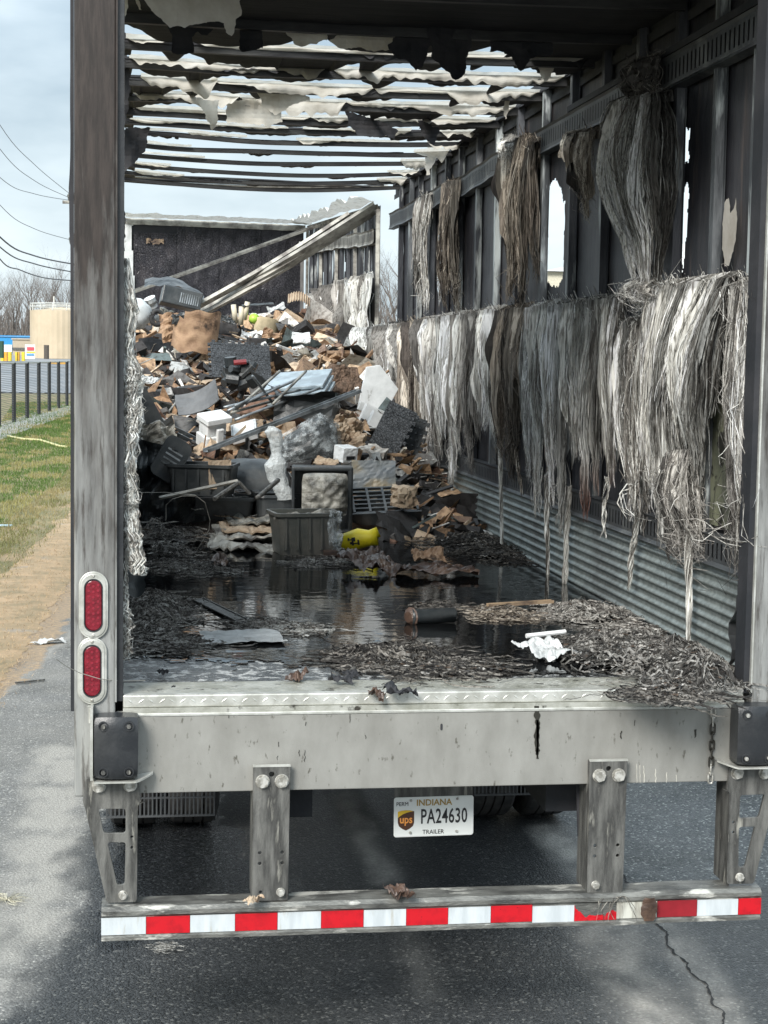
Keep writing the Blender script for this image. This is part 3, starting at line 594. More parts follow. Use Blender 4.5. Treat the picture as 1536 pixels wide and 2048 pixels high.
# ------------------------------------------------------------------ right wall
WX = 1.24
def WY(px): return at(px, 600, X=WX).y
ZTOP = F + 2.74; YEND = WY(786)
mb = MB()
mb.grid(120, 3, lambda u, v: (WX + .03 - .012 * (v > .5) , lerp(.17, YEND + .15, u), ZTOP + .04 - [.0, .07, .075, .12][round(v * 3)] + .01 * nz1(u * 14)))
mb.box(WX + .01, WX + .05, .17, YEND + .1, F - .14, F + .03)
mb.box(WX - .03, WX + .01, .17, 3.2, F + 2.53, F + 2.56)
wr = mb.build('right_wall', m_soot, T, label='right side wall, sooted ribs hung with burnt fibre')
postpx = [799, 819, 837, 862, 890, 917, 952, 990, 1032, 1083, 1138, 1200, 1268, 1345, 1424, 1502]
PY = [WY(p) for p in postpx]
for i, y in enumerate(PY):
    mb = MB(); ph = i * 3.3; w = .030
    prof2 = [(.022, -.045), (.020, -.045), (.018, -w), (-.016, -w * .8), (-.016, w * .8), (.018, w), (.020, .045), (.022, .045)]
    n = 36; bowa = .02 * nz1(ph)
    v = []
    for k in range(n + 1):
        t = k / n; z = lerp(F + .42, ZTOP, t); wob = bowa * math.sin(t * 3.1) + .006 * nz1(t * 7, ph)
        v += [(WX + a, y + b + wob, z) for a, b in prof2]
    c_ = len(prof2); mb.add(v, [(k * c_ + q, k * c_ + q + 1, (k + 1) * c_ + q + 1, (k + 1) * c_ + q) for k in range(n) for q in range(c_ - 1)])
    mb.build('wall_post', m_wpost2 if i in (1, 7, 9, 14, 15) else m_wpost, wr)
# skin panels, one per bay, with their burnt-through holes
holes = {}
def hole_px(P): return [(lambda q: (q.y, q.z))(at(x, y, X=WX + .03)) for x, y in P]
HOLES = [hole_px(P) for P in (
    ((1097, 470), (1096, 395), (1101, 372), (1108, 355), (1114, 362), (1119, 375), (1122, 398), (1127, 405), (1125, 470), (1124, 540), (1121, 560), (1112, 572), (1098, 560), (1092, 545), (1093, 500)),
    ((876, 470), (879, 458), (888, 455), (889, 520), (888, 575), (876, 612), (873, 560)),
    ((803, 530), (806, 520), (806, 560), (802, 575)),
    ((1370, 255), (1378, 256), (1376, 330), (1368, 330)), ((1368, 375), (1376, 372), (1373, 470), (1368, 520), (1364, 555), (1362, 500)), ((1441, 380), (1448, 385), (1444, 470), (1436, 500)),
    ((1092, 520), (1096, 530), (1120, 536), (1116, 575), (1100, 570), (1092, 560)))]
ys = [.17] + [y for y in reversed(PY)] + [YEND + .04]
for i in range(len(ys) - 1):
    y0, y1 = ys[i], ys[i + 1]
    if y1 - y0 < .05: continue
    mb = MB(); hole_ = any(y0 - .05 < h[0][0] < y1 + .05 for h in HOLES) or i == len(ys) - 2; nx = 56 if hole_ else 14; nyy = 330 if hole_ else 90; ph = i * 7.7
    last = (i == len(ys) - 2)
    def fn(u, v): 
        y = lerp(y0, y1, u); z = lerp(F + .03, ZTOP, v); b = math.sin(u * math.pi)
        return (WX + .028 + b * (.010 * fbm(z * 1.6, ph) + .012) + .004 * nz1(z * 9, u * 4 + ph), y, z)
    def sk(u, v):
        y = lerp(y0, y1, u); z = lerp(F + .03, ZTOP, v); jy = y + .018 * nz1(y * 26, z * 17); jz = z + .03 * nz1(y * 21, z * 13, 4)
        if last and u > .55 + .35 * nz1(z * 3.2, 5) + .2 * nz1(z * 14): return True
        return any(inpoly(jy, jz, h) for h in HOLES)
    mb.grid(nx, nyy, fn, skip=sk); mb.build('skin_panel', m_panel, wr)
# logistics tracks
def track(z0, z1, ya, yb, wob=.0, bend=None, par=None, Xw=WX, mt=None, tf=None):
    mb = MB(); pitch = .052; n = int((yb - ya) / pitch); h = z1 - z0; xi = Xw - .030
    off = lambda y: (wob * nz1(y * .9, 3) + wob * .5 * nz1(y * 2.3, 7)) * min(1, max(0, (y - 4.0) / 2.5))
    for i in range(n):
        y = ya + i * pitch; a = off(y); b = off(y + pitch)
        def q(y_, z_, x_, o_): return (x_, y_, z_ + o_)
        sy = y + .014
        # flange strips above and below, the bar between slots
        for zz0, zz1 in ((z0 + .0, z0 + h * .16), (z0 + h * .84, z1)):
            mb.add([q(y, zz0, xi, a), q(y + pitch, zz0, xi, b), q(y + pitch, zz1, xi, b), q(y, zz1, xi, a)], ((0, 3, 2, 1),))
        mb.add([q(y, z0 + h * .16, xi, a), q(y + .034, z0 + h * .16, xi, a), q(y + .034, z0 + h * .84, xi, a), q(y, z0 + h * .84, xi, a)], ((0, 3, 2, 1),))
        mb.add([q(y, z0, xi, a), q(y + pitch, z0, xi, b), q(y + pitch, z0 - .016, xi - .010, b), q(y, z0 - .016, xi - .010, a), q(y + pitch, z0 - .020, Xw + .015, b), q(y, z0 - .020, Xw + .015, a)], ((0, 1, 2, 3), (3, 2, 4, 5)))
        mb.add([q(y, z1, xi, a), q(y + pitch, z1, xi, b), q(y + pitch, z1 + .012, xi - .010, b), q(y, z1 + .012, xi - .010, a), q(y + pitch, z1 + .014, Xw + .015, b), q(y, z1 + .014, Xw + .015, a)], ((0, 1, 2, 3), (3, 2, 4, 5)))
    if tf: mb.xf(tf)
    o_ = mb.build('logistics_track', mt or m_track, par or wr)
    mb = MB(); mb.grid(40, 1, lambda u, v: (Xw - .022, lerp(ya, yb, u), lerp(z0, z1, v) + off(lerp(ya, yb, u))));
    if tf: mb.xf(tf)
    mb.build('track_back', m_soot, par or wr)
zu = F + 2.3921; track(zu, zu + .115, .17, YEND + .12, .05)
zm = at(1240, 641, X=WX).z; zm1 = at(1240, 592, X=WX).z; track(zm, zm1, .17, YEND + .02, .03)
zk1 = at(1398, 1062, X=WX).z; zk = at(1398, 1108, X=WX).z; track(zk, zk1, .17, YEND, 0.)
# corrugated kick plate
mb = MB(); nyk = 72; zc1 = zk - .022
mb.grid(60, nyk, lambda u, v: (WX - .004 - .012 * max(0, math.sin(v * 2 * math.pi * 8.0)) ** .7 * 1.0, lerp(.17, 9.2, u), lerp(F - .0, zc1, v)))
mb.build('kick_plate', m_kick, wr, smooth=True)
mb = MB(); a = hole_px(((1420, 740), (1480, 730), (1478, 1062), (1420, 1062)))
mb.grid(20, 40, lambda u, v: (WX + .010 + .006 * nz1(u * 3, v * 6), lerp(a[0][0], a[1][0], u), lerp(a[2][1], a[1][1], v)), skip=lambda u, v: u > .93 and nz1(v * 9) > .2)
mb.build('fibreglass_panel', m_panelg, wr, label='pale green fibreglass panel with cracked soot')
m_bead = mat('flaking_charred_fibre', (.06, .058, .05), (.22, .21, .17), .8, 0, scale=26, stretch=(1, 1, 2.2), lo=.45, hi=.6, bump=1, bscale=40, bdist=.02)
mb = MB(); a = hole_px(((1432, 640), (1474, 636), (1474, 735), (1430, 742)))
mb.grid(10, 30, lambda u, v: (WX - .004 - .012 * nz1(u * 4, v * 16), lerp(a[0][0], a[1][0], u), lerp(a[2][1], a[1][1], v))); mb.build('charred_panel', m_bead, wr)

QP = hole_px(((1462, 405), (1470, 398), (1474, 425), (1480, 415), (1484, 400), (1487, 430), (1484, 480), (1478, 505), (1470, 533), (1463, 530), (1457, 495), (1458, 440)))
out = []
for i in range(len(QP)):
    a, b = Vector(QP[i]), Vector(QP[(i + 1) % len(QP)])
    for j in range(8): p = a.lerp(b, j / 8); out.append(p + Vector((.008 * fbm(p.x * 30, p.y * 30), .012 * fbm(p.x * 25, p.y * 25, 5))))
vv, _e, ff, *_ = delaunay_2d_cdt(out, [], [list(range(len(out)))], 1, 1e-6)
mb = MB(); mb.add([(WX + .004, p.x, p.y) for p in vv], [tuple(f) for f in ff]); mb.build('peeled_patch', m_pale, wr, label='pale peeled patch between the last two posts by the opening')
# left wall: plain sooted inner side, ribs
mb = MB(); mb.box(-1.29, -1.25, .17, 9.3, F - .14, F + .05); wl = mb.build('left_wall', m_soot, T)
for i in range(15):
    y0 = .17 + i * .61; mb = MB(); mb.grid(8, 40, lambda u, v: (-1.262 + .012 * math.sin(u * 3.14) + .004 * nz1(v * 9, i), lerp(y0, y0 + .606, u), lerp(F + .05, ZTOP, v)), skip=lambda u, v: v > (.9 if i < 4 else .42) + .1 * nz1(u * 4, i)); mb.build('skin_panel', m_panel, wl)
    mb = MB(); mb.box(-1.25, -1.225, y0 + .0, y0 + .05, F + .05, ZTOP - .02 if i < 5 or i % 3 == 0 else F + 1.2 + .2 * nz1(i * 1.7)); mb.build('wall_post', m_wpost, wl)

# ------------------------------------------------------------------ roof
mb = MB(); mb.box(WX - .02, WX + .05, .17, YEND, ZTOP, ZTOP + .06); mb.box(-1.29, -1.22, .17, 9.2, ZTOP, ZTOP + .06)
mb.box(-1.15, 1.15, .001, .16, ZT - .14, ZT)
roof = mb.build('roof', m_soot, T, label='torn and sooted trailer roof')
bowpx = [45, 98, 137, 172, 203, 231, 255, 275, 296, 317, 338, 354, 367]
BY = [.6, 1.3] + [at(600, y, Z=F + 2.73).y for y in bowpx]
def sagf(k, u): return -(.012 + .006 * max(0, k - 6)) * math.sin(u * math.pi) + .010 * nz1(u * 2.2, k * 3.1) * (k > 5) + (.016 * nz1(u * 3.1, k * 5.3) if 3 < k < 12 else 0)
for k, y in enumerate(BY):
    mb = MB(); n = 40; hgt = .045 if k < 8 else .030
    P = [(-.028, 0), (-.022, -.004), (-.018, -hgt), (.018, -hgt), (.022, -.004), (.028, 0)]
    v = []
    for i in range(n + 1):
        u = i / n; dy = (.06 * nz1(u * 1.7, k * 2.) if k > 8 else .01 * nz1(u * 2, k)); v += [(lerp(-1.24, WX, u), y + a + dy, ZTOP + b + sagf(k, u)) for a, b in P]
    c_ = len(P); mb.add(v, [(i * c_ + q, i * c_ + (q + 1) % c_, (i + 1) * c_ + (q + 1) % c_, (i + 1) * c_ + q) for i in range(n) for q in range(c_)]); mb.build('roof_bow', m_bow, roof)
# intact sooty roof at the rear, fraying
NX = 260
def jag(u, s, k=1.): return fbm(u * 5, s, 0, 4) * .5 + .16 * abs(nz1(u * 34, s)) + .10 * nz1(u * 80, s) + k * .5 * max(0, nz1(u * 11, s + 9) - .35) * 2
for k in range(len(BY)):
    y0 = BY[k - 1] if k else .16; y1 = BY[k]; d = y1 - y0
    if k < 3: ext = lambda u: 1.0
    elif k == 3: ext = lambda u: 1.02 if u > .86 or u < .02 else (.88 - .34 * abs(jag(u, 3)) - .55 * max(0, math.sin(u * 17 + 1)) ** 3 * (u < .8))
    elif k <= 7: ext = lambda u, k=k: (1.02 if u > .99 - .012 * (k - 3) * 0 else max(.02, (.40 - .03 * (k - 4)) + .80 * jag(u, k * 5.1) + 1.7 * max(0, nz1(u * 6, k * 2.2) - .2) + 1.2 * max(0, nz1(u * 19, k * 2.2) - .1) + .18 * math.sin(u * 9 + k) + (.4 if u < .05 else 0)))
    else: ext = lambda u, k=k: max(.0, .20 + .8 * jag(u, k * 5.1) - .2 * (k > 9) + (.5 if u < .05 or u > .96 else 0) + .25 * (u > .8 and k < 10))
    sg = .0
    mb = MB(); 
    def fn(u, v, k=k): e = min(1.0, ext(u)); return (lerp(-1.24, WX, u), y0 + d * e * v, ZTOP - .002 + sagf(k, u) - (.008 + .03 * abs(nz1(u * 6, k))) * math.sin(v * 1.57) * (k > 2) * (e < 1) + .006 * nz1(u * 20, v * 3, k))
    mb.grid(NX, 4, fn, skip=lambda u, v: ext(u) < .03); mb.build('roof_sheet', m_dark, roof)
# pale peeled flaps hanging from the far bow of each bay
def flap_strip(k, amp, u0, u1, seed, curl=.06, top=0., name='peeled_flap', mt=None, minl=.02, cut=-9, base=.35, yo=0.):
    y_off = yo
    y = BY[k] + y_off; mb = MB(); n = int(NX * (u1 - u0))
    def ln(u): 
        e = amp * (base + .9 * fbm(u * 3.1, seed) + .75 * max(0, nz1(u * 6.5, seed + 4)) + .55 * abs(nz1(u * 22, seed)) + .30 * nz1(u * 60, seed) + 1.1 * max(0, nz1(u * 13, seed + 8) - .25))
        edge = min(1, (u - u0) / .02, (u1 - u) / .02); return max(minl, e) * max(.05, edge)
    def tp(u): return curl * (.45 + .8 * nz1(u * 8, seed + 2) + .25 * nz1(u * 45, seed)) 
    def fn(a, v):
        u = lerp(u0, u1, a); x = lerp(-1.22, WX - .01, u); L_ = ln(u); c_ = max(0, tp(u))
        z0 = ZTOP + .003 + sagf(k, u)
        if v < .34: t = v / .34; return (x, y - .030 - c_ * (1 - t), z0 + .012 * (1 - t) + top)
        t = (v - .34) / .66; return (x + .012 * nz1(u * 14, t * 2) * t, y - .030 - .018 * math.sin(t * 2.5 + nz1(u * 9, seed) * 2) - .05 * t * t * nz1(u * 5, seed + 1) - .01 * nz1(u * 22, t * 2, seed) * t, z0 - L_ * t)
    mb.grid(n, 9, fn, skip=lambda a, v: ln(lerp(u0, u1, a)) <= minl * 1.02 and fbm(lerp(u0, u1, a) * 9, seed + 3) < cut)
    mb.build(name, mt or m_pale, roof)
for k in range(3, 9): flap_strip(k, (.05, .07, .075, .07, .05, .04)[k - 3], .01, .995, 70 + k * 3, .0, name='charred_fringe', mt=m_dark, base=.15, yo=.022)
# bay index: BY[3] is the bow at y=98 in the photograph, BY[4] at 137 ...
flap_strip(3, .055, .03, .12, 31, .10); flap_strip(3, .03, .17, .985, 3, .05, base=.3)
flap_strip(4, .055, .035, .46, 11, .07, base=.45); flap_strip(4, .06, .47, .995, 12, .08, base=.5)
flap_strip(5, .07, .06, .235, 13, .08, base=.3); flap_strip(5, .05, .22, .60, 14, .06, base=.4); flap_strip(5, .06, .60, .995, 15, .08, base=.35)
flap_strip(6, .07, .04, .30, 16, .07, base=.2); flap_strip(6, .07, .30, .56, 17, .08, base=.4); flap_strip(6, .07, .56, .99, 18, .09, base=.3)
flap_strip(7, .05, .04, .5, 19, .10, base=.2); flap_strip(7, .06, .5, .99, 20, .10, base=.2)
for k in range(8, 14):
    flap_strip(k, .035, .03, .16 + .05 * (k % 3) + .2 * (k < 10), 20 + k, .08, base=.05, minl=.003); flap_strip(k, .09, .88, .99, 40 + k, .12, base=.3)
    if k < 10: flap_strip(k, .035, .5, .8, 60 + k, .08, base=.05, minl=.004)
# tongues of dark sheet that hang between the pale ones
def tongue(P, Y, mt=m_dark, th=.06, nm='hanging_sheet', curl=.05):
    """a torn sheet hanging near depth Y: outline in photo pixels"""
    Q = px2(P, Y); xs = [p[0] for p in Q]; zs = [p[1] for p in Q]; x0, x1, z0, z1 = min(xs), max(xs), min(zs), max(zs)
    mb = MB(); s_ = Y * 3 + x0; out = []
    for i in range(len(Q)):
        a, b = Vector(Q[i]), Vector(Q[(i + 1) % len(Q)]); k = max(1, int((b - a).length / .006)); nn = Vector((-(b - a).y, (b - a).x)).normalized()
        for j in range(k):
            p = a.lerp(b, j / k); out.append(p + nn * (.013 * fbm(p.x * 22, p.y * 22, s_, 3) + .010 * nz1(p.x * 8, p.y * 8, s_)))
    step = .025; ins = [Vector((x0 + i * step, z0 + j * step)) for i in range(1, int((x1 - x0) / step) + 1) for j in range(1, int((z1 - z0) / step) + 1)]
    ins = [p for p in ins if inpoly(p.x, p.y, out)]
    vv, _e, ff, *_ = delaunay_2d_cdt(out + ins, [], [list(range(len(out)))], 1, 1e-6)
    mb.add([(p.x, Y + curl * math.sin((1 - (p.y - z0) / (z1 - z0)) * 2.2) + .020 * nz1(p.x * 9, p.y * 6, s_) + .008 * nz1(p.x * 26, p.y * 18, s_), p.y) for p in vv], [tuple(f) for f in ff])
    return mb.build(nm, mt, roof)
tongue(((270, -30), (300, 20), (340, 50), (385, 46), (430, 38), (450, 42), (456, 64), (464, 70), (472, 48), (485, 26), (480, 8), (482, -30)), BY[1] + .15, m_pale, nm='peeled_flap')
tongue(((245, -20), (262, -20), (250, 26), (246, 26)), BY[2] - .5, m_pale, nm='peeled_flap')
tongue(((272, -20), (284, 18), (278, 16), (266, -20)), BY[2] - .4, m_pale, nm='peeled_flap')
tongue(((335, 45), (342, 66), (347, 102), (388, 104), (386, 72), (396, 62), (415, 66), (428, 50), (412, 44), (385, 32), (360, 30)), BY[2] + .05)
tongue(((478, 30), (484, 95), (528, 96), (530, 60), (560, 55), (575, 50), (560, 20), (480, 0)), BY[2] + .0)
tongue(((573, 62), (590, 56), (640, 54), (655, 62), (657, 78), (640, 80), (610, 88), (592, 86)), BY[2] + .08, m_pale, nm='peeled_flap')
tongue(((662, 78), (690, 52), (735, 50), (768, 54), (792, 70), (785, 92), (750, 98), (730, 88), (705, 96), (680, 92)), BY[2] + .06, m_pale, nm='peeled_flap')
tongue(((730, 40), (800, 42), (835, 52), (870, 70), (862, 98), (850, 128), (835, 140), (818, 118), (795, 110), (782, 90), (792, 70), (765, 54)), BY[2] - .02)
tongue(((852, 30), (905, 40), (950, 52), (945, 70), (942, 96), (930, 140), (915, 156), (895, 140), (870, 120)), BY[2] - .05)
tongue(((975, 45), (1020, 60), (1060, 68), (1110, 80), (1108, 104), (1070, 112), (1045, 140), (1030, 110), (1012, 98), (985, 100), (980, 70)), BY[2] + .0)
tongue(((505, 168), (600, 178), (620, 196), (580, 212), (552, 226), (530, 214), (518, 190)), BY[5] + .02, m_pale, nm='peeled_flap')
tongue(((392, 195), (440, 200), (438, 236), (425, 262), (412, 236)), BY[5] + .35, m_pale, nm='peeled_flap')
tongue(((450, 200), (525, 198), (560, 216), (566, 240), (540, 252), (500, 246), (455, 244)), BY[6] - .05, m_pale, nm='peeled_flap')
tongue(((1048, 105), (1102, 104), (1112, 118), (1105, 150), (1095, 160), (1080, 132), (1060, 130)), BY[3] + .08, m_pale, nm='peeled_flap')
tongue(((1008, 186), (1030, 184), (1024, 215), (1016, 236), (1010, 214)), BY[5] - .02, m_pale, nm='peeled_flap')
tongue(((855, 290), (880, 300), (872, 320), (858, 348), (850, 330)), BY[10], m_pale, nm='peeled_flap')
tongue(((835, 240), (882, 252), (884, 262), (870, 290), (850, 272)), BY[7] - .1, m_dark)
tongue(((690, 222), (760, 240), (800, 258), (790, 275), (720, 268), (700, 250)), BY[7] - .12, m_dark)
tongue(((250, 255), (300, 255), (290, 300), (262, 330), (246, 348), (240, 300)), BY[8], m_dark)
tongue(((232, 60), (252, 68), (254, 110), (262, 150), (256, 200), (250, 250), (244, 340), (226, 350), (226, 60)), BY[4], m_dark)
# fallen front edge of the roof: long thin rails drooping at the break
for i in range(5):
    a = at(245, 350 + 3 * i, Y=BY[-1] + .2 + .03 * i); b = at(800 - 8 * i, 378 - 2 * i, Y=BY[-1] + .1); mb = MB()
    mb.tube([a.lerp(b, t / 14) + Vector((0, 0, -.05 * math.sin(t / 14 * 3.1) * (i - 1) / 3)) for t in range(15)], .010, 5); mb.build('loose_roof_rail', m_rail if i in (1, 3) else m_bow, roof)

# ------------------------------------------------------------------ front section, dropped and tilted
YN, YFAR = 10.55, 17.4
ft = MB(); q0 = at(757, 408, X=WX); q1 = at(612, 452, X=WX - .02)
YN, YFAR = q0.y, q1.y; zn, zf = q0.z, q1.z; tilt = (zf - zn) / (YFAR - YN)
def fz(y, h): return zn - 2.75 + (y - YN) * tilt + h      # height h above that floor
mb = MB(); nb = 12
mb.grid(20, 1, lambda u, v: (WX - .01 + .03 * v, lerp(YN, YFAR, u), fz(lerp(YN, YFAR, u), 2.75 - .06 * v)))
fw = mb.build('front_right_wall', m_rail, T, label='front part of the right wall, standing higher beyond the break')
for i in range(nb + 1):
    y = lerp(YN + .05, YFAR, i / nb); mb = MB(); wv = .02 * nz1(i * 1.7)
    mb.add([(WX + a, y + b + wv * math.sin(t * 3), fz(y, lerp(.2, 2.7, t))) for t in (0, .25, .5, .75, 1) for a, b in ((.02, -.04), (-.015, -.025), (-.015, .025), (.02, .04))], [(k * 4 + q, k * 4 + q + 1, k * 4 + q + 5, k * 4 + q + 4) for k in range(4) for q in range(3)])
    mb.build('wall_post', m_rail if i % 3 == 0 else m_wpost, fw)
    if i < nb:
        y2 = lerp(YN + .05, YFAR, (i + 1) / nb); mb = MB(); mb.grid(6, 50, lambda u, v: (WX + .03 + .01 * nz1(v * 7, i), lerp(y, y2, u), fz(lerp(y, y2, u), lerp(.1, 2.74, v))), skip=lambda u, v: nz1(v * 7 + i * 3, u * 2) > .52 and v > .35); mb.build('skin_panel', m_panel, fw)
sh_ = Matrix(((1, 0, 0, 0), (0, 1, 0, 0), (0, tilt, 1, 0), (0, 0, 0, 1)))
tz = fz(0, 2.38); track(tz, tz + .115, YN + .1, YFAR - .4, .03, par=fw, tf=sh_, mt=m_rail)
mb = MB(); mb.grid(16, 30, lambda u, v: (WX - .03 - .05 * (1 - u) * v, YN + .02 + .5 * u + .05 * nz1(v * 4), fz(YN, lerp(.3, 2.3, v)) ), skip=lambda u, v: u > .25 + .5 * (1 - v) + .3 * nz1(v * 6)); mb.build('torn_white_lining', m_white, fw)
mb = MB(); mb.grid(40, 3, lambda u, v: (lerp(WX - .02, WX - .25, v) , lerp(YN - .05, YFAR, u), fz(lerp(YN, YFAR, u), 2.77 + (.05 + .10 * fbm(u * 17, 3)) * v + .03 * nz1(u * 8, v * 2)))); mb.build('torn_roof_edge', m_white, fw)
# bulkhead
bx0 = at(238, 500, Y=YFAR).x; bx1 = WX - .05
def bz(px, py): return at(px, py, Y=YFAR).z
zB0 = F + .3; zB1 = bz(430, 446)
mb = MB(); mb.box(bx0, bx1, YFAR + .02, YFAR + .06, zB0, zB1 - .02); bk = mb.build('front_bulkhead', m_soot, T, label='charred black plywood front bulkhead')
for i in range(4):
    x0 = lerp(bx0 + .2, bx1, i / 4); x1 = lerp(bx0 + .2, bx1, (i + 1) / 4) - .006
    mb = MB(); n = 40
    mb.grid(n, 60, lambda u, v: (lerp(x0, x1, u), YFAR - .012 - .010 * nz1(u * 8, v * 16, i), lerp(zB0, zB1 - .055 - .11 * max(0, .6 - .0 + fbm(u * 2 + i, 7)) * (i > 0) * 0 - .10 * (i == 0) - .03 * abs(nz1(u * 20, i)), v))); mb.build('plywood_panel', m_char, bk)
mb = MB(); mb.grid(60, 3, lambda u, v: (lerp(bx0 + .02, bx1 + .02, u), YFAR - .03 - .02 * v, zB1 + .035 - .085 * v + .008 * nz1(u * 20, v) - .035 * u), c=(.6, .6, .55)); mb.build('top_rail', m_rail, bk)
mb = MB(); mb.grid(60, 2, lambda u, v: (lerp(bx0 + .02, bx1 + .1, u), YFAR - .06 - (.25 + .5 * abs(fbm(u * 9, 3))) * v, zB1 + .045 + .03 * v + .016 * fbm(u * 24, v * 3) - .035 * u)); mb.build('torn_roof_edge', m_white, bk)
mb = MB(); mb.grid(10, 40, lambda u, v: (lerp(bx0, bx0 + .215, u) , YFAR - .04 - .03 * nz1(u * 2, v * 3), lerp(zB0, zB1 - .0, v)), skip=lambda u, v: u > .88 + .2 * nz1(v * 5)); mb.build('pale_lining', m_foamw, bk, label='pale grey lining strip at the left of the bulkhead')
mb = MB(); q = at(310, 482, Y=YFAR - .05); mb.grid(14, 6, lambda u, v: (q.x - .12 + .24 * u, YFAR - .045, q.z - .04 + .07 * v + .02 * nz1(u * 4)), skip=lambda u, v: nz1(u * 5, v * 4) < -.2); mb.build('scorched_patch', m_wood, bk)
a = at(598, 505, Y=YFAR - .3); mb = MB(); mb.prism([(.0, .0), (.19, .0), (.19, -.1), (.17, -.16), (.11, -.2), (.05, -.16), (.0, -.08)], .03, M_=Matrix.Translation((a.x, a.y, a.z + .15))); mb.build('corner_gusset', m_foamw, bk)
mb = MB(); mb.grid(6, 30, lambda u, v: (lerp(at(600, 600, Y=YFAR - .2).x, WX - .06, u), YFAR - .2 + .04 * nz1(v * 4), lerp(F + .6, a.z, v))); mb.build('scorched_lining', m_foamw if False else mat('scorched_grey_lining', (.16, .155, .15), (.06, .06, .06), .7, 0, scale=4, stretch=(2, 2, .5)), bk)
# floor of the front section
mb = MB(); mb.add([(-1.3, 9.5, F - .15), (1.27, 9.5, F - .15), (1.27, YFAR + .1, F + .15), (-1.4, YFAR + .1, F + .15), (-1.3, 9.5, F - .3), (1.27, 9.5, F - .3), (1.27, YFAR + .1, F), (-1.4, YFAR + .1, F)], ((0, 1, 2, 3), (7, 6, 5, 4), (0, 4, 5, 1), (1, 5, 6, 2), (2, 6, 7, 3), (3, 7, 4, 0))); mb.build('floor_slab', m_soot, T)
mb = MB(); mb.grid(10, 30, lambda u, v: (-1.40 + .05 * v, lerp(9.6, YFAR, u), lerp(F + .1, F + 1.3 + .7 * u + .2 * nz1(u * 5), v))); mb.build('front_left_wall', m_panel, T)
# fallen roof rails, two bundles
def rail(a, b, w=.03, h=.02, mt=m_rail, sag=0., lab='long fallen roof rail lying across the debris', par=None, nm='fallen_roof_rail', group=None, cat='rail', twist=0.):
    d = (b - a); n = 10; t = d.normalized(); s_ = t.cross(EZ).normalized(); u_ = s_.cross(t)
    s2 = s_ * math.cos(twist) + u_ * math.sin(twist); u2 = -s_ * math.sin(twist) + u_ * math.cos(twist); s_, u_ = s2, u2
    mb = MB(); P = [(-w, 0), (-w, h), (-w * .8, h), (-w * .8, h * .2), (w * .8, h * .2), (w * .8, h), (w, h), (w, 0)]; v = []
    for i in range(n + 1):
        p = a.lerp(b, i / n) + Vector((0, 0, -sag * math.sin(i / n * math.pi))); v += [p - a + s_ * x + u_ * z for x, z in P]
    mb.add(v, [(i * 8 + k, i * 8 + (k + 1) % 8, (i + 1) * 8 + (k + 1) % 8, (i + 1) * 8 + k) for i in range(n) for k in range(8)] + [tuple(range(8)), tuple(range(n * 8, n * 8 + 8))[::-1]])
    o_ = mb.build(nm, mt); o_.location = a; return tag(o_, lab, cat, group)
rail(at(250, 592, Y=13.4), at(640, 452, Y=15.2), .045, .03, lab='thin pale roof rail leaning from the left debris edge up to the bulkhead top')
for i, (a, b, l) in enumerate((((385, 630), (752, 412), 'topmost pale rail of the thick leaning bundle'), ((392, 634), (750, 424), 'second pale rail of the thick leaning bundle, just under the topmost'), ((405, 632), (745, 432), 'third rail of the thick leaning bundle, thin and darker'), ((380, 624), (700, 432), 'lowest left rail of the thick leaning bundle before the bulkhead'))):
    rail(at(*a, Y=11.6 - .1 * i), at(*b, Y=10.9 + .15 * i), .042 if i != 2 else .022, .035, sag=.03, lab=l, twist=.5, group='leaning bundle of fallen roof rails')
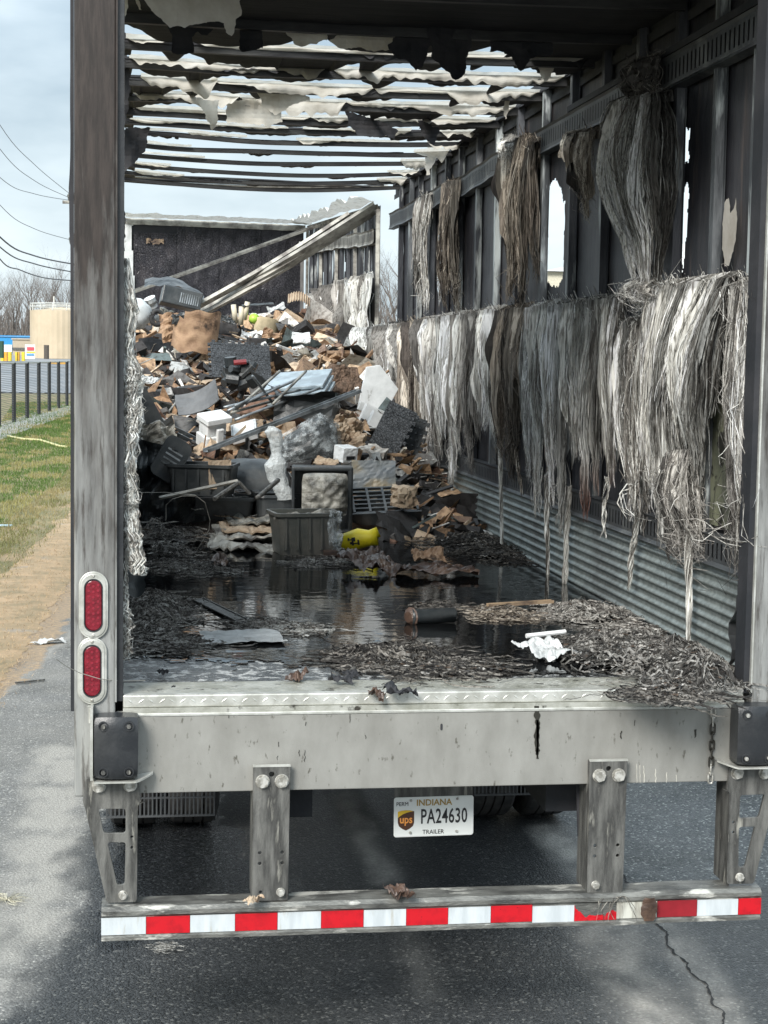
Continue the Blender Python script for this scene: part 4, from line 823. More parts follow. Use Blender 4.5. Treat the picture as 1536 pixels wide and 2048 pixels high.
# ------------------------------------------------------------------ hanging burnt glass-fibre hanks
PAL = {'white': ((.82, .83, .80), (.62, .62, .58), (.85, .86, .84), (.30, .29, .27)), 'light': ((.78, .78, .74), (.60, .59, .55), (.85, .86, .83), (.24, .225, .205)), 'grey': ((.58, .56, .52), (.38, .36, .335), (.74, .73, .69), (.13, .12, .11)),
       'brown': ((.40, .345, .28), (.22, .185, .15), (.58, .52, .44), (.075, .06, .05)), 'ash': ((.40, .385, .36), (.20, .195, .18), (.55, .54, .51), (.08, .075, .07)), 'dark': ((.17, .16, .145), (.07, .065, .06), (.34, .32, .29), (.03, .028, .027))}
def hank(top, bot, pal, label, n=260, locks=6, w=.0045, frizz=.5, bulge=.06, drape=True, Xp=1.195, group='burnt glass-fibre hanks on the right wall', cl=.7, lenv=.22, tail=None, pinch=0, redden=False, backing=True):
    """top: (px0, py0, px1, py1); bot: (px0, py0, px1, py1) in photo pixels on the plane X=Xp"""
    sd_ = random.random() * 50; A0, A1 = at(top[0], top[1], X=Xp), at(top[2], top[3], X=Xp); B0, B1 = at(bot[0], bot[1], X=Xp), at(bot[2], bot[3], X=Xp)
    O = (A0 + A1) / 2; mb = MB(); P = PAL[pal]; K = locks
    lc = [((k + .5) / K + random.uniform(-.25, .25) / K, random.uniform(1 - lenv * 1.5, 1.06), random.uniform(-.03, .05), random.choice((0, 0, 1, 1, 2, 3)), random.choice((.4, .75, .95, 1.1, 1.25))) for k in range(K)]
    LEN = (A0 - B0).length
    NS = 26
    def path(u, uk, lk, xk, t, layer, ph):
        cc = cl * min(1, t * 1.5) ** 1.1; uu = lerp(u, uk, cc); p = A0.lerp(A1, uu).lerp(B0.lerp(B1, uu), t)
        pk = 1 - pinch * t ** 4
        if pinch: p = A0.lerp(A1, .5).lerp(B0.lerp(B1, .5), t) + (p - A0.lerp(A1, .5).lerp(B0.lerp(B1, .5), t)) * (1 + .9 * pinch * max(0, math.sin(min(1, t * 1.02) * 3.14)) ** .8)
        return p + Vector((-(.010 + bulge * pk * layer * math.sin(min(1, t * 1.15 + .12) * 2.6)) - .030 * nz1(uu * 7, t * 2.5, sd_) + xk * t, .016 * nz1(t * 4.5 + ph * .12, sd_ + uu * 4), 0)) - O
    WID = (A0 - A1).length
    for k in range(K):                                                 # torn cloth strips, the body of the hank
        for q in range(3):
            uk, lk, xk, ck, kf = lc[k]; u = uk + random.uniform(-.55, .55) / K; ln = lk * random.uniform(.45, 1.0); ly = random.uniform(.1, .9); ph = random.random() * 30
            wd = WID / K * random.uniform(.35, .8); c0 = tuple(min(.86, v * kf) for v in rc(P[random.choice((0, 0, 2, 1, 3))], .15)); o_ = len(mb.v); cols_ = 5
            for j in range(NS + 1):
                t = j / NS * ln; c = path(u, uk, lk, xk, t, ly, ph); tw = 1.3 * nz1(t * 3, ph) + .5; wj = wd * (1 - .55 * t) * (1 + .5 * nz1(t * 6, ph, 4)) * (1 if j < NS - 2 else (NS - j) * .4 + .05)
                for i in range(cols_):
                    a = (i / (cols_ - 1) - .5) * wj; f = .012 * nz1(i * 1.3, t * 5, ph)
                    mb.v.append(tuple(c + Vector((-abs(a) * .3 * math.sin(tw) + f - a * math.sin(tw), a * math.cos(tw * .7) + .01 * frizz * nz1(t * 9, ph, i), .012 * nz1(i * 2.2, ph, t * 3) * (j > NS - 4) * 3))))
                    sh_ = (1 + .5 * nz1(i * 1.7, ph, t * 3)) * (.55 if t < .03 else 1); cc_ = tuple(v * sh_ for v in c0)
                    if redden and t > .72: cc_ = tuple(lerp(x_, y_, min(1, (t - .72) * 4)) for x_, y_ in zip(cc_, (.13, .06, .045)))
                    mb.c.append(cc_)
            for j in range(NS):
                for i in range(cols_ - 1): b = o_ + j * cols_ + i; mb.f.append((b, b + 1, b + cols_ + 1, b + cols_)); mb.m.append(0)
    for i in range(int(n * 1.15)):
        u = random.random(); k = min(range(K), key=lambda q: abs(lc[q][0] - u) + random.uniform(0, .10)); uk, lk, xk, ck, kf = lc[k]
        ln = lk * (random.uniform(.82, 1.05) if random.random() > .25 else random.uniform(.35, .9)); layer = random.random() ** 1.3
        c0 = P[ck if random.random() < .62 else random.randrange(4)]; c0 = tuple(min(.85, v * kf) for v in rc(c0, .25)); pts = []; cols = []
        ph = random.random() * 20; fly = random.random() < .16 * min(1.2, frizz); fz_ = frizz * random.uniform(.3, 1.4) * (3 if fly else 1); wv_ = random.uniform(.03, .12)
        if drape:
            T_ = A0.lerp(A1, u); pts.append(T_ + Vector((.03, 0, -.035)) - O); pts.append(T_ + Vector((.02, random.uniform(-.01, .01), .012 + .02 * layer)) - O); cols += [c0, c0]
        for j in range(NS):
            t = j / (NS - 1) * ln; cc = cl * min(1, t * 1.5) ** 1.1; uu = lerp(u, uk, cc) + wv_ * nz1(t * 5, ph, 6)
            p = A0.lerp(A1, uu).lerp(B0.lerp(B1, uu), t)
            pk = 1 - pinch * t ** 4
            if pinch: uu = .5 + (uu - .5) * 1.0; wpx = 1 + .9 * pinch * max(0, math.sin(min(1, t * 1.02) * 3.14)) ** .8; p = A0.lerp(A1, .5).lerp(B0.lerp(B1, .5), t) + (p - A0.lerp(A1, .5).lerp(B0.lerp(B1, .5), t)) * wpx
            wav = .010 * nz1(t * 4.5 + ph * .12, sd_ + uu * 4) + .004 * nz1(t * 12, ph)
            fzz = fz_ * (.005 + .006 * fly + .038 * max(0, t - .55) ** 1.3 * 2.2)
            p = p + Vector((-(.012 + bulge * pk * layer * math.sin(min(1, t * 1.15 + .12) * 2.6)) - .028 * nz1(uu * 7, t * 2.5, sd_) + xk * t + fzz * nz1(t * 9, ph, 3), wav * 1.8 + fzz * 1.5 * nz1(t * 8, ph, 1), fzz * .9 * nz1(t * 10, ph, 7)))
            pts.append(p - O); sh_ = 1 + .35 * nz1(t * 5, uu * 5, sd_)
            c_ = tuple(v * sh_ for v in c0)
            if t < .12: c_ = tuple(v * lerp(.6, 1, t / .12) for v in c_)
            if redden and t > .72: c_ = tuple(lerp(a, b, min(1, (t - .72) * 4)) for a, b in zip(c_, (.13, .06, .045)))
            cols.append(c_)
        mb.ribbon(pts, w * (.62 if frizz < 1.7 else .42) * random.uniform(.5, 1.7), cols=cols)
    if tail:                                                           # a thinner twisted rope below
        a = B0.lerp(B1, tail[0]); b = at(tail[1], tail[2], X=Xp - .02); a = a + (A0 - B0) * .18
        for i in range(tail[3]):
            ph = random.random() * 9; pts = []; c0 = rc(random.choice(P), .2); l_ = random.uniform(.7, 1.03)
            for j in range(26):
                t = j / 25 * l_; r_ = .018 + .020 * abs(nz1(t * 5, sd_)) - .008 * t; an = ph + t * 9
                pts.append(a.lerp(b, t) + Vector((.6 * r_ * math.sin(an), r_ * math.cos(an) + .02 * nz1(t * 4, sd_), .01 * nz1(t * 11, ph))) - O)
            mb.ribbon(pts, w * random.uniform(.7, 1.8), c=c0)
    if drape and frizz > .35:                                            # tangles over the rail
        for i in range(int(n * .34)):
            p = A0.lerp(A1, random.random()) - O + Vector((random.uniform(-.03, .02), 0, random.uniform(-.09, .015))); th = random.random() * 6.28; ph = random.random() * 40; pts = []; c0 = rc(random.choice(P), .2)
            for j in range(16):
                pts.append(p.copy()); th += .9 * nz1(j * .4, ph) + .12; p += Vector((-.003 * math.sin(th * .7), .009 * math.cos(th), .009 * math.sin(th) - .0035))
            mb.ribbon(pts, w * .7 * random.uniform(.5, 1.5), c=c0)
    if backing:                                                        # matted sheet of fibre under the loose strands
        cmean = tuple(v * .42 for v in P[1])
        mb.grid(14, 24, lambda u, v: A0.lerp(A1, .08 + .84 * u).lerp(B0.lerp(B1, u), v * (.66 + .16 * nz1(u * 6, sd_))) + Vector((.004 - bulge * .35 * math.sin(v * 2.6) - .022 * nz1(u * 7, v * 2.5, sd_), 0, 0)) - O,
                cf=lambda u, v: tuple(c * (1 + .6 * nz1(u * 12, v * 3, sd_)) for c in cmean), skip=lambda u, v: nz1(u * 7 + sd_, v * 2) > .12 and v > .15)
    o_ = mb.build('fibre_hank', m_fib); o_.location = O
    return tag(o_, label, 'fibreglass strands', group)
mid = 'hanging from the middle rail of the right wall'
hank((748, 655, 795, 652), (752, 880, 800, 870), 'light', 'fluffy pale fibre hank at the broken far end of the right wall, above the mat', 320, 4, frizz=1.6, bulge=.1, w=.006)
hank((790, 652, 815, 650), (800, 850, 828, 845), 'grey', 'narrow grey fibre hank, second from the broken far end of the middle rail', 240, 3, frizz=1.6, w=.006)
hank((812, 650, 850, 640), (818, 985, 850, 975), 'brown', 'long brown ragged fibre hank that reaches down beside the black foam mat', 340, 4, frizz=1.8, w=.006)
hank((848, 640, 885, 636), (850, 960, 882, 940), 'grey', 'grey stringy hank just left of the wide pale one on the middle rail', 300, 4, frizz=1.2, w=.0055)
hank((885, 634, 930, 628), (885, 955, 925, 960), 'light', 'wide pale fibre hank with wispy bottom, hanging under the second window-like hole', 460, 6, frizz=1.1, tail=(.5, 905, 1010, 30))
hank((928, 630, 968, 624), (925, 965, 968, 950), 'grey', 'grey shaggy hank right beside the wide pale one', 400, 5, frizz=1.1)
hank((968, 622, 1008, 618), (970, 905, 1004, 915), 'light', 'smooth pale fibre hank with a thin tail reaching to the kick plate', 340, 4, frizz=.7, tail=(.9, 1004, 1125, 34))
hank((1005, 622, 1062, 612), (1005, 950, 1055, 965), 'brown', 'matted brown and grey hank below the tan lining strip', 520, 6, frizz=1.3, bulge=.08, tail=(.5, 1045, 990, 20))
hank((1060, 618, 1115, 606), (1060, 1015, 1108, 1030), 'light', 'broad pale hank with curled bottom below the large hole in the wall', 520, 5, frizz=.9, tail=(.7, 1096, 1190, 40))
hank((1120, 612, 1166, 604), (1108, 1060, 1172, 1050), 'light', 'pale hank flaring downward with a heavy clump of strands dangling over the kick plate', 560, 5, frizz=1.0, tail=(.45, 1128, 1195, 150), lenv=.3)
hank((1176, 602, 1245, 596), (1175, 1010, 1240, 1045), 'light', 'smooth wide hank stained rust brown at its bottom', 620, 7, frizz=.5, redden=True, bulge=.05, tail=(.6, 1205, 1090, 12))
hank((1255, 645, 1322, 640), (1258, 1085, 1328, 1075), 'light', 'bushy pale hank that starts below the exposed slotted rail', 620, 6, frizz=1.3, bulge=.08, tail=(.3, 1256, 1180, 26))
hank((1318, 575, 1378, 568), (1290, 1020, 1360, 1055), 'light', 'left half of the widest drapery of fibres, leaning towards the left', 640, 7, frizz=.4, bulge=.09, cl=.6, lenv=.3)
hank((1376, 568, 1474, 556), (1322, 1000, 1408, 1000), 'light', 'right half of the widest drapery of fibres, sweeping left as it falls', 820, 9, frizz=.4, bulge=.11, cl=.6, tail=(.5, 1378, 1290, 120), lenv=.3)
hank((1345, 900, 1400, 900), (1345, 1110, 1410, 1120), 'grey', 'frizzy grey tangle at the foot of the widest drapery', 380, 5, frizz=2.4, drape=False, backing=False, bulge=.1)
hank((1482, 570, 1512, 566), (1480, 1150, 1500, 1170), 'grey', 'narrow frizzy hank hanging along the right rear post', 420, 3, frizz=2.2, Xp=1.17, backing=False)
hank((1238, 205, 1335, 185), (1288, 572, 1312, 570), 'light', 'large smooth pale hank gathered to a point between the upper and middle rails', 760, 9, frizz=.12, bulge=.12, cl=.35, lenv=.02, w=.0055, pinch=.85, backing=False)
hank((1288, 560, 1312, 560), (1290, 630, 1345, 610), 'grey', 'crumpled knot of fibres where the big gathered hank rests on the slotted rail', 160, 3, frizz=3, drape=False, bulge=.12, backing=False)
hank((1266, 130, 1325, 110), (1262, 215, 1325, 205), 'dark', 'dark shrivelled tuft on the upper rail above the big gathered hank', 160, 4, frizz=2.6)
hank((1140, 270, 1192, 262), (1150, 400, 1190, 490), 'brown', 'short thin brown tuft below the upper rail, right of the large hole', 200, 4, frizz=1.8, backing=False)
hank((1048, 275, 1078, 285), (1030, 610, 1075, 615), 'brown', 'tan matted lining strip hanging from the upper rail left of the large hole', 420, 4, frizz=.9, w=.006)
hank((1015, 320, 1050, 300), (1012, 560, 1040, 600), 'brown', 'thin brown strip of fibres left of the tan matted strip', 240, 3, frizz=1.2, w=.005)
hank((898, 368, 918, 360), (890, 632, 915, 630), 'brown', 'brown twisted strip of fibres hanging on the left of the second post bay', 300, 3, frizz=1.1, w=.0065)
hank((848, 395, 862, 390), (828, 630, 856, 630), 'grey', 'greenish grey strip of fibres near the broken far end, above the middle rail', 240, 3, frizz=1.2, w=.0065)
hank((1010, 275, 1042, 285), (1015, 350, 1040, 360), 'grey', 'small looped tuft draped over the upper rail beside the tan strip', 120, 3, frizz=2.2)
hank((1150, 540, 1170, 520), (1060, 640, 1120, 650), 'dark', 'dark curled wisps lying on the middle rail under the large hole', 90, 3, frizz=3, backing=False, drape=False) if False else None
# front section fuzz
hank((640, 590, 690, 560), (650, 740, 690, 745), 'grey', 'ragged grey fibre on the front wall section, nearest the bulkhead', 420, 6, frizz=2.5, w=.011, Xp=1.19, group='burnt fibre on the front wall section', backing=False)
hank((688, 570, 742, 548), (690, 760, 738, 755), 'light', 'ragged white fibre on the broken end of the front wall section', 420, 6, frizz=2.5, w=.011, Xp=1.17, group='burnt fibre on the front wall section', backing=False)
# left side: strands hanging inside the left rear post
def lhank(P, pal, n, label, w=.004, fr=1., Y=.6, spread=.03, backing=False):
    """P: list of (px, py, half width px) down the hank, at depth Y"""
    Q = [(at(x, y, Y=Y), h / scl(at(x, y, Y=Y))) for x, y, h in P]; O = Q[0][0]; mb = MB(); pl_ = PAL[pal]; m = len(Q) - 1
    for i in range(n):
        a = random.uniform(-1, 1); ph = random.random() * 30; s0 = 0 if random.random() < .6 else random.uniform(0, .6); s1 = 1 if random.random() < .5 else random.uniform(s0 + .2, 1.05); c0 = rc(random.choice(pl_), .2); pts = []
        nn = 26
        for j in range(nn):
            t = min(.9999, lerp(s0, min(s1, 1), j / (nn - 1))) * m; k = int(t); f = t - k; p = Q[k][0].lerp(Q[k + 1][0], f); h = lerp(Q[k][1], Q[k + 1][1], f)
            a2 = a * .7 + .5 * nz1(t * .9, ph); fz_ = .012 * fr * (.3 + t / m)
            pts.append(p + Vector((h * a2 + fz_ * nz1(t * 3.5, ph, 1), spread * nz1(t, ph, 5) + fz_ * nz1(t * 3.5, ph, 2), fz_ * nz1(t * 3.5, ph, 8))) - O)
        mb.ribbon(pts, w * random.uniform(.6, 1.7), c=c0)
    if backing: mb.grid(8, 40, lambda u, v: (lambda t: Q[min(m - 1, int(t))][0].lerp(Q[min(m - 1, int(t)) + 1][0], t - min(m - 1, int(t))) + Vector((lerp(Q[min(m - 1, int(t))][1], Q[min(m - 1, int(t)) + 1][1], t - min(m - 1, int(t))) * (2 * u - 1) * .9, .02 + .015 * nz1(u * 3, t * 2), 0)) - O)(v * m), c=tuple(v * .55 for v in pl_[1]))
    o_ = mb.build('fibre_hank', m_fib2); o_.location = O; return tag(o_, label, 'fibreglass strands', 'burnt glass-fibre hanks beside the left rear post')
lhank(((236, 380, 4), (243, 430, 8), (240, 500, 5), (240, 540, 6)), 'grey', 110, 'short crinkled strands high up beside the left post', fr=1.5)
lhank(((250, 520, 6), (252, 570, 14), (258, 620, 22), (252, 660, 20), (250, 700, 16), (260, 740, 24), (266, 765, 24), (257, 790, 20), (264, 820, 26), (258, 860, 20), (254, 900, 16), (256, 960, 16), (262, 985, 14), (258, 1010, 13)), 'white', 520, 'long pale wavy hank hanging inside the left rear post', fr=2.6, Y=.05, spread=.02, w=.003)
lhank(((258, 985, 14), (262, 1030, 16), (266, 1080, 18), (272, 1120, 18), (278, 1145, 12)), 'light', 420, 'greyish matted end of the long hank, widening at threshold height', fr=1.8, Y=.06, spread=.02)
lhank(((248, 1160, 5), (247, 1195, 8), (250, 1225, 11), (246, 1260, 14), (246, 1290, 14), (244, 1312, 8)), 'light', 150, 'thin white tangle of fibres ending just above the threshold by the left post', w=.0024, fr=3, Y=.06, spread=.02)
lhank(((252, 1100, 3), (252, 1170, 3)), 'light', 26, 'few single pale strands linking the long hank and the white tangle', w=.0025, fr=1, Y=.06)
q = at(270, 1150, Y=.55); mb = MB(); mb.grid(10, 14, lambda u, v: (q.x - .035 + .075 * u + .01 * nz1(v * 3), q.y + .02 * math.sin(u * 3), q.z + .02 - .11 * v * (1 - .3 * (2 * u - 1) ** 2)), ); tag(mb.build('melted_flap', m_blk), 'melted black plastic flap hanging under the matted left hank', 'plastic scrap')

# curly burnt fibre lying on the floor
def pile(px, py, wpx, dpx, hgt, pal, n, label, w=.0036, curl=1., white=.0, Z=F + .006, group='mats of burnt fibre on the trailer floor'):
    C_ = at(px, py, Z=Z); s_ = scl(C_); rx = wpx / s_; a = at(px, py - dpx, Z=Z); b = at(px, py + dpx, Z=Z); ry = (a - b).length / 2; mb = MB(); P = [tuple(v * .66 for v in c_) for c_ in PAL[pal]]; sd_ = random.random() * 40
    def hz(x, y): r = (x / rx) ** 2 + (y / ry) ** 2; return hgt * max(0, 1 - r) ** .7 * (.65 + .9 * abs(fbm(x * 6, y * 5, sd_, 3)))
    for i in range(n):
        r = math.sqrt(random.random()); an = random.random() * 6.28; x, y = rx * r * math.cos(an), ry * r * math.sin(an)
        if fbm(x * 3.5, y * 2.5, sd_ + 3) < -.22: continue
        th = random.random() * 6.28; lay = random.random(); k = random.uniform(-1, 1) * curl; st = random.uniform(.008, .019); c0 = rc(random.choice(P), .25); pts = []
        nn = random.randint(8, 22); ph = random.random() * 50
        for j in range(nn):
            z = hz(x, y) * (.35 + .65 * lay) + .012 * abs(nz1(j * .6, ph)) * (1 + 2 * lay * (hgt > .03)); pts.append(Vector((x, y, z + .003)))
            th += k * .45 + 1.2 * nz1(j * .45, ph) * curl; x += st * math.cos(th); y += st * 1.1 * math.sin(th)
        mb.ribbon(pts, w * random.uniform(.3, 2.2) * (2.4 if random.random() < .06 else 1), c=c0)
    cm = tuple(v * .35 for v in P[1])
    mb.grid(24, 18, lambda u, v: (rx * (2 * u - 1), ry * (2 * v - 1), hz(rx * (2 * u - 1), ry * (2 * v - 1)) * .75 - .001), cf=lambda u, v: tuple(c * (1 + .8 * nz1(u * 9, v * 9, sd_)) for c in cm), skip=lambda u, v: (2 * u - 1) ** 2 + (2 * v - 1) ** 2 > .8 + .3 * nz1(u * 7, v * 7, sd_) or fbm(rx * (2 * u - 1) * 3.5, ry * (2 * v - 1) * 2.5, sd_ + 3) < -.15)
    for i in range(int(n / 2.2)):                                        # charred crumbs in the mat
        r = math.sqrt(random.random()); an = random.random() * 6.28; x, y = rx * r * math.cos(an), ry * r * math.sin(an); e = random.uniform(.004, .020)
        z = hz(x, y); v = [Vector((x + random.uniform(-e, e), y + random.uniform(-e, e), z + .002 + random.uniform(0, e * .5))) for _ in range(4)]
        mb.add(v, ((0, 1, 2), (0, 2, 3), (0, 3, 1), (1, 3, 2)), rc(random.choice(((.03, .028, .026), (.10, .07, .05), (.45, .43, .40), (.05, .05, .05))), .3))
    o_ = mb.build('fibre_mat', m_fib); o_.location = C_; return tag(o_, label, 'burnt fibre', group)
pile(1280, 1322, 160, 48, .085, 'ash', 1700, 'big heap of curly grey fibre in the right rear corner of the trailer floor', curl=1.2)
pile(1370, 1345, 75, 36, .13, 'ash', 800, 'brown lumpy tuft at the right end of the corner fibre heap, by the right post', curl=1.2)
pile(1175, 1230, 78, 18, .04, 'grey', 600, 'low fibre mat beside the kick plate around the wooden batten', curl=1)
pile(1010, 1228, 50, 12, .03, 'brown', 300, 'thin shred of fibre left of the wooden batten')
pile(1275, 1258, 26, 7, .03, 'grey', 120, 'small isolated tuft standing out of the water near the kick plate')
pile(800, 1318, 95, 22, .035, 'dark', 800, 'dark fibre mat in the middle of the rear floor, left of the white film', curl=.7)
pile(900, 1340, 120, 16, .02, 'dark', 700, 'thin fringe of dark strands on the threshold below the middle mat', curl=.6)
pile(300, 1222, 60, 38, .05, 'grey', 1000, 'large grey fibre mat by the left post', curl=.9)
pile(330, 1075, 80, 42, .08, 'grey', 900, 'grey ashy fibre mat left of the long black tote')
pile(390, 1135, 75, 14, .02, 'grey', 420, 'narrow floating band of ash and fibre in front of the long black tote')
pile(930, 1075, 90, 44, .05, 'dark', 1300, 'charred fibre litter along the kick plate behind the brown paper')
pile(850, 1050, 120, 18, .05, 'dark', 700, 'charred litter at the foot of the debris, under the slotted rack')
pile(655, 1125, 65, 8, .012, 'grey', 260, 'ash flakes floating before the cling-wrapped tote')
pile(600, 1258, 30, 5, .012, 'light', 120, 'small pale ash raft in the middle of the water')
pile(520, 1250, 45, 8, .012, 'grey', 160, 'grey ash raft beside the sunken strip')
pile(320, 1290, 60, 16, .012, 'grey', 600, 'thin ash layer on the left end of the threshold', curl=.5)
pile(870, 1215, 50, 6, .01, 'dark', 120, 'thin dark scum behind the dark cylinder')
pile(1340, 1392, 70, 9, .03, 'dark', 420, 'charred tangle lying over the tread step at the right post', Z=F + .0)
# ------------------------------------------------------------------ trailer floor and the pooled water
m_floor = mat('ashy_wet_floor', (.12, .125, .125), (.03, .032, .034), .35, .1, scale=8, lo=.35, hi=.62, c3=(.52, .53, .52), s3=24, lo3=.51, hi3=.60, bump=.4, bscale=60, rough2=.15)
mb = MB(); mb.grid(40, 60, lambda u, v: (lerp(-1.23, 1.235, u), lerp(.25, 9.3, v), F)); fl = mb.build('trailer_floor', m_floor, T, label='ash strewn wet floor of the trailer')
def water_mat():
    m = bpy.data.materials.new('sooty_water'); m.use_nodes = True; nt = m.node_tree; N = nt.nodes; K = nt.links.new; bs = N['Principled BSDF']
    tcn = N.new('ShaderNodeTexCoord')
    mp1 = N.new('ShaderNodeMapping'); mp1.inputs['Scale'].default_value = (2.2, 3.2, 1); K(tcn.outputs['Object'], mp1.inputs[0])
    n1 = N.new('ShaderNodeTexNoise'); n1.inputs['Scale'].default_value = 2.4; n1.inputs['Detail'].default_value = 3; K(mp1.outputs[0], n1.inputs['Vector'])
    n2 = N.new('ShaderNodeTexNoise'); n2.inputs['Scale'].default_value = 16; n2.inputs['Detail'].default_value = 2; K(mp1.outputs[0], n2.inputs['Vector'])
    ad = N.new('ShaderNodeMath'); ad.operation = 'MULTIPLY_ADD'; K(n2.outputs['Fac'], ad.inputs[0]); ad.inputs[1].default_value = .10; K(n1.outputs['Fac'], ad.inputs[2])
    bn = N.new('ShaderNodeBump'); bn.inputs['Strength'].default_value = .10; bn.inputs['Distance'].default_value = .02; K(ad.outputs[0], bn.inputs['Height']); K(bn.outputs[0], bs.inputs['Normal'])
    bs.inputs['Base Color'].default_value = (.006, .0065, .007, 1); bs.inputs['Roughness'].default_value = .035; bs.inputs['IOR'].default_value = 1.38
    n3 = N.new('ShaderNodeTexNoise'); n3.inputs['Scale'].default_value = 13; n3.inputs['Detail'].default_value = 8; n3.inputs['Roughness'].default_value = .7; K(mp1.outputs[0], n3.inputs['Vector'])
    mr_ = N.new('ShaderNodeMapRange'); mr_.inputs[1].default_value = .66; mr_.inputs[2].default_value = .70; K(n3.outputs['Fac'], mr_.inputs[0])
    mx_ = N.new('ShaderNodeMix'); mx_.data_type = 'RGBA'; mx_.inputs['A'].default_value = (.006, .0065, .007, 1); mx_.inputs['B'].default_value = (.10, .10, .095, 1); K(mr_.outputs[0], mx_.inputs['Factor']); K(mx_.outputs['Result'], bs.inputs['Base Color'])
    mr2 = N.new('ShaderNodeMapRange'); mr2.inputs[1].default_value = .66; mr2.inputs[2].default_value = .70; mr2.inputs[3].default_value = .035; mr2.inputs[4].default_value = .5; K(n3.outputs['Fac'], mr2.inputs[0]); K(mr2.outputs[0], bs.inputs['Roughness'])
    return m
m_water = water_mat()
mb = MB(); wx0, wx1, wy0, wy1 = -1.225, 1.225, .26, 6.6
def dry(u, v):
    x, y = lerp(wx0, wx1, u), lerp(wy0, wy1, v); 
    front = .34 + .5 * max(0, -x - .15) + .10 * fbm(x * 3, 2) ; k = (y - front) + .16 * fbm(x * 9, y * 6, 3) + .10 * nz1(x * 30, y * 16)
    if x > .05 and x < .62: k += .12
    return k < 0
mb.grid(245, 520, lambda u, v: (lerp(wx0, wx1, u), lerp(wy0, wy1, v), F + .004), skip=dry); mb.build('pooled_water', m_water, kind='structure')

# ------------------------------------------------------------------ debris heap
def mound(x, y):
    xs = [5.2, 5.7, 6.2, 7, 8, 9, 11, 12.8, 14, 18]; zs = [0, .14, .34, .56, .76, .92, 1.20, 1.40, 1.44, 1.44]
    z = float(np.interp(y + .35 * fbm(x * 1.4, 3), xs, zs)); 
    if y > 5: z += (.11 * fbm(x * 2.2, y * 1.1) + .05 * nz1(x * 7, y * 4)) * min(1, (y - 5) * 1.2)
    if x > .8 and y < 8.5: z *= max(.35, 1 - (x - .8) * 1.3)
    if y > 10: z += .12 * max(0, x) * .5 - .10 * max(0, -x)
    return max(-.02, z)
def on_heap(px, py):
    d = at(px, py, Y=3) ; e = at(px, py, Y=17.2)
    for i in range(700):
        p = d.lerp(e, i / 700)
        if p.z - F < mound(p.x, p.y): return p
    return at(px, py, Y=12)
mb = MB(); mb.grid(90, 220, lambda u, v: (lambda x, y: (x, y, F + mound(x, y) - .03))(lerp(-1.3, 1.22, u), lerp(4.9, 17.3, v)), cf=lambda u, v: tuple(c * (1 + nz1(u * 30, v * 90)) for c in (.055, .046, .04)))
tag(mb.build('debris_mass', m_mix), 'dark burnt mass underneath the heap of wreckage', 'debris', kind='stuff')
def crumple_box(w, d, h, k=.12, openings=True, seed=None, n=6):
    """box of flat sheets, dented, with top flaps standing open"""
    mb = MB(); s = seed if seed is not None else random.random() * 90
    def dent(p): return Vector(p) + Vector((nz1(p[0] * 5 / w, p[1] * 5 / d, p[2] * 5 / h + s), nz1(p[1] * 5 / d, p[2] * 5 / h, s + p[0] * 5 / w), nz1(p[2] * 4 / h, s, p[0] * 5 / w))) * k * min(w, h)
    def face(a, b, c, d_): mb.grid(n, n, lambda u, v: dent(Vector(a).lerp(Vector(b), u).lerp(Vector(d_).lerp(Vector(c), u), v)))
    x, y = w / 2, d / 2
    face((-x, -y, 0), (x, -y, 0), (x, -y, h), (-x, -y, h)); face((x, -y, 0), (x, y, 0), (x, y, h), (x, -y, h)); face((x, y, 0), (-x, y, 0), (-x, y, h), (x, y, h)); face((-x, y, 0), (-x, -y, 0), (-x, -y, h), (-x, y, h)); face((-x, -y, .01), (x, -y, .01), (x, y, .01), (-x, y, .01))
    if openings:
        face((-x, -y, h), (x, -y, h), (x * .9, -y - h * .35, h * 1.18), (-x * .95, -y - h * .3, h * .95)); face((x, -y, h), (x, y, h), (x + h * .4, y * .9, h * 1.25), (x + h * .42, -y * .9, h * 1.1)); face((-x, y, h), (-x, -y, h), (-x - h * .3, -y * .9, h * 1.3), (-x - h * .3, y, h * 1.2))
    else: face((-x, -y, h), (x, -y, h), (x, y, h), (-x, y, h))
    return mb
SC = [((.42, .28, .17), 6), ((.31, .195, .115), 6), ((.54, .42, .30), 5), ((.20, .13, .09), 4), ((.045, .042, .042), 6), ((.12, .115, .11), 4), ((.74, .73, .70), 5), ((.33, .34, .33), 3), ((.16, .09, .06), 3), ((.48, .46, .40), 2), ((.10, .13, .13), 2)]
SL = [c for c, n in SC for _ in range(n)]
mb = MB()
